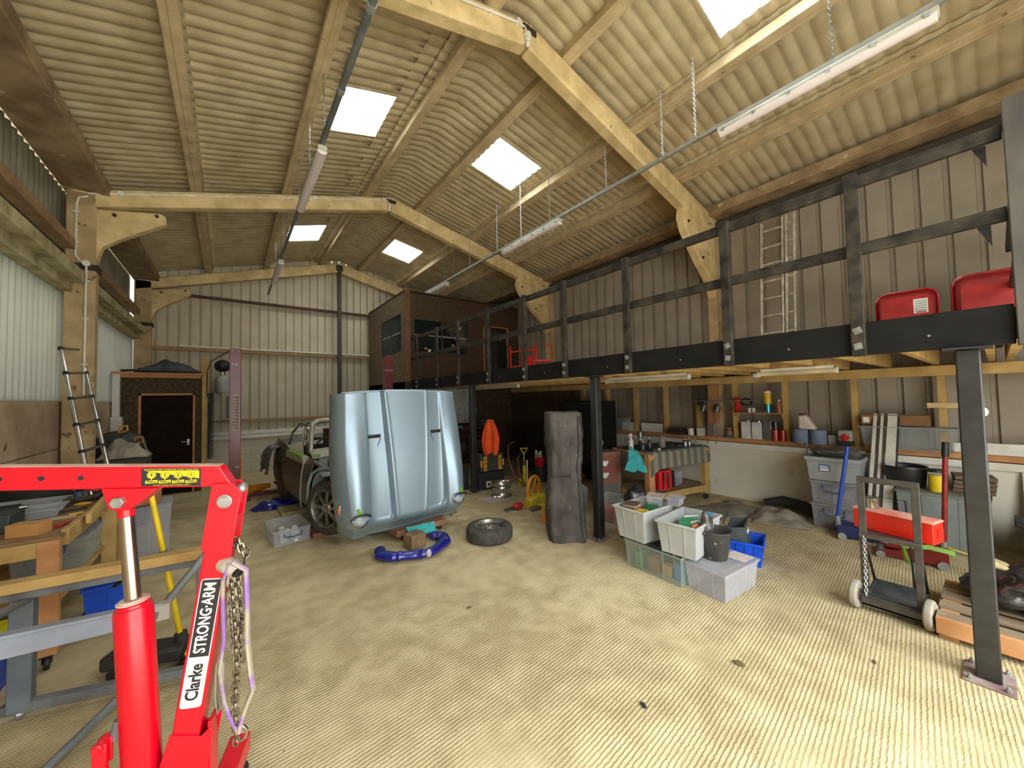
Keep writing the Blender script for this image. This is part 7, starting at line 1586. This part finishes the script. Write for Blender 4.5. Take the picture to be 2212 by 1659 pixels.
obj('case', MB().prism([(-.16, 0), (.17, 0), (.15, .13), (-.04, .15), (-.16, .11)], (0, -.09, 0), (1, 0, 0), (0, 0, 1), .12), mat('case_yellow', (206,190,50), .5), cm, bevel=.01)
mt = thing('pole_saw', 'yellow and red long handled cutting tool lying on the floor', 'pole tool', (3.75, 4.45, 0))
obj('pole', MB().cyl((3.75, 4.55, .05), (4.55, 4.45, .13), .018, n=12), mat('pole_grey', (150,140,120), .5), mt, True)
obj('sleeve', MB().cyl((3.82, 4.52, .04), (4.2, 4.25, .045), .035, n=16), mat('sleeve_yellow', (206,180,60), .5), mt, True)
obj('head', MB().ball((3.60, 4.62, .06), (.10, .06, .05)), mat('head_red', (190,30,40), .4), mt, True)
obj('blade', MB().prism([(0, 0), (.22, .03), (.24, .07), (.02, .07)], (3.36, 4.62, .01), (1, 0, 0), (0, 1, 0), .03), m_alb, mt, True)
obj('guard', MB().ball((3.78, 4.42, .035), (.12, .05, .03)), mat('guard_grey', (120,110,100), .4, .4), mt, True)
tin(4.45, 3.98, .0, .0, .0, m_wt, 'x') if False else None
solo('orange_can', MB().box((3.46, 3.78, 0), (3.60, 3.92, .22)), mat('can_orange', (222,160,50), .5), 'orange can half hidden behind the grey cover', 'can', bevel=.01)
# gloves / cable clips hanging on the posts
for (x, y, z, w) in ((3.70, 3.08, 1.60, 'middle'), (3.70, 6.02, 1.52, 'far')):
    t = thing('work_glove', 'white and blue glove clipped on the right side of the %s loft post' % w, 'glove', (x, y, z), 0, 'gloves on the loft posts')
    obj('glove', MB().ball((.012, 0, .0), (.022, .03, .06)).ball((.012, 0, .075), (.016, .02, .04)), m_white, t)
    obj('band', MB().cyl((.012, 0, -.015), (.012, 0, .02), .030, n=14), mat('band_blue', (50,120,190), .5), t)
    if w == 'middle':
        obj('cord', MB().cyl((.012, 0, -.05), (.012, 0, -.40), .004, n=6), mat('cord_blue', (110,130,180), .6), t)
        obj('disc', MB().cyl((.02, -.01, -.44), (.028, -.01, -.44), .05, n=24), mat('disc_grey', (150,150,156), .5), t)
solo('bulkhead_lamp', MB().lathe([(0, 0), (.06, -.005), (.07, -.03), (.05, -.06), (0, -.07)], (5.9, 2.05, 2.02), n=22), m_white, 'small white round lamp under the loft boards', 'lamp')
solo('cable_clip', MB().lathe([(.02, -.006), (.03, -.006), (.034, 0), (.03, .006), (.02, .006), (.02, -.006)], (3.69, .07, 1.60), (1, 0, 0), 18).box((3.682, .05, 1.60), (3.70, .075, 1.72)), m_white, 'white cable loop clipped to the near loft post', 'clip')

for x, y, m, w, r in ((2.62, 1.08, (110,104,60), 'dry leaf lying on the open floor in the foreground', .035), (1.86, 1.28, (44,44,46), 'small black scrap lying on the open floor in the foreground', .022), (1.60, 2.75, (120,80,50), 'small brown leaf on the floor in the middle of the room', .02), (3.3, .55, (96,86,50), 'dead leaf on the floor left of the trolley', .018), (1.5, .98, (90,84,66), 'short dark twig on the floor at the bottom of the view', .03)):
    a = random.uniform(0, 3)
    solo('dry_leaf' if 'leaf' in w else 'scrap', MB().grid(lambda u, v: Vector((x+(u-.5)*2*r*math.cos(a)-(v-.5)*r*math.sin(a), y+(u-.5)*2*r*math.sin(a)+(v-.5)*r*math.cos(a), .003+.35*r*abs(math.sin(u*3+v*2)))), 5, 4), mat('debris_%d' % int(x*100), m, .8), w, 'leaf' if 'leaf' in w else 'scrap', solid=.002)
split_loose()
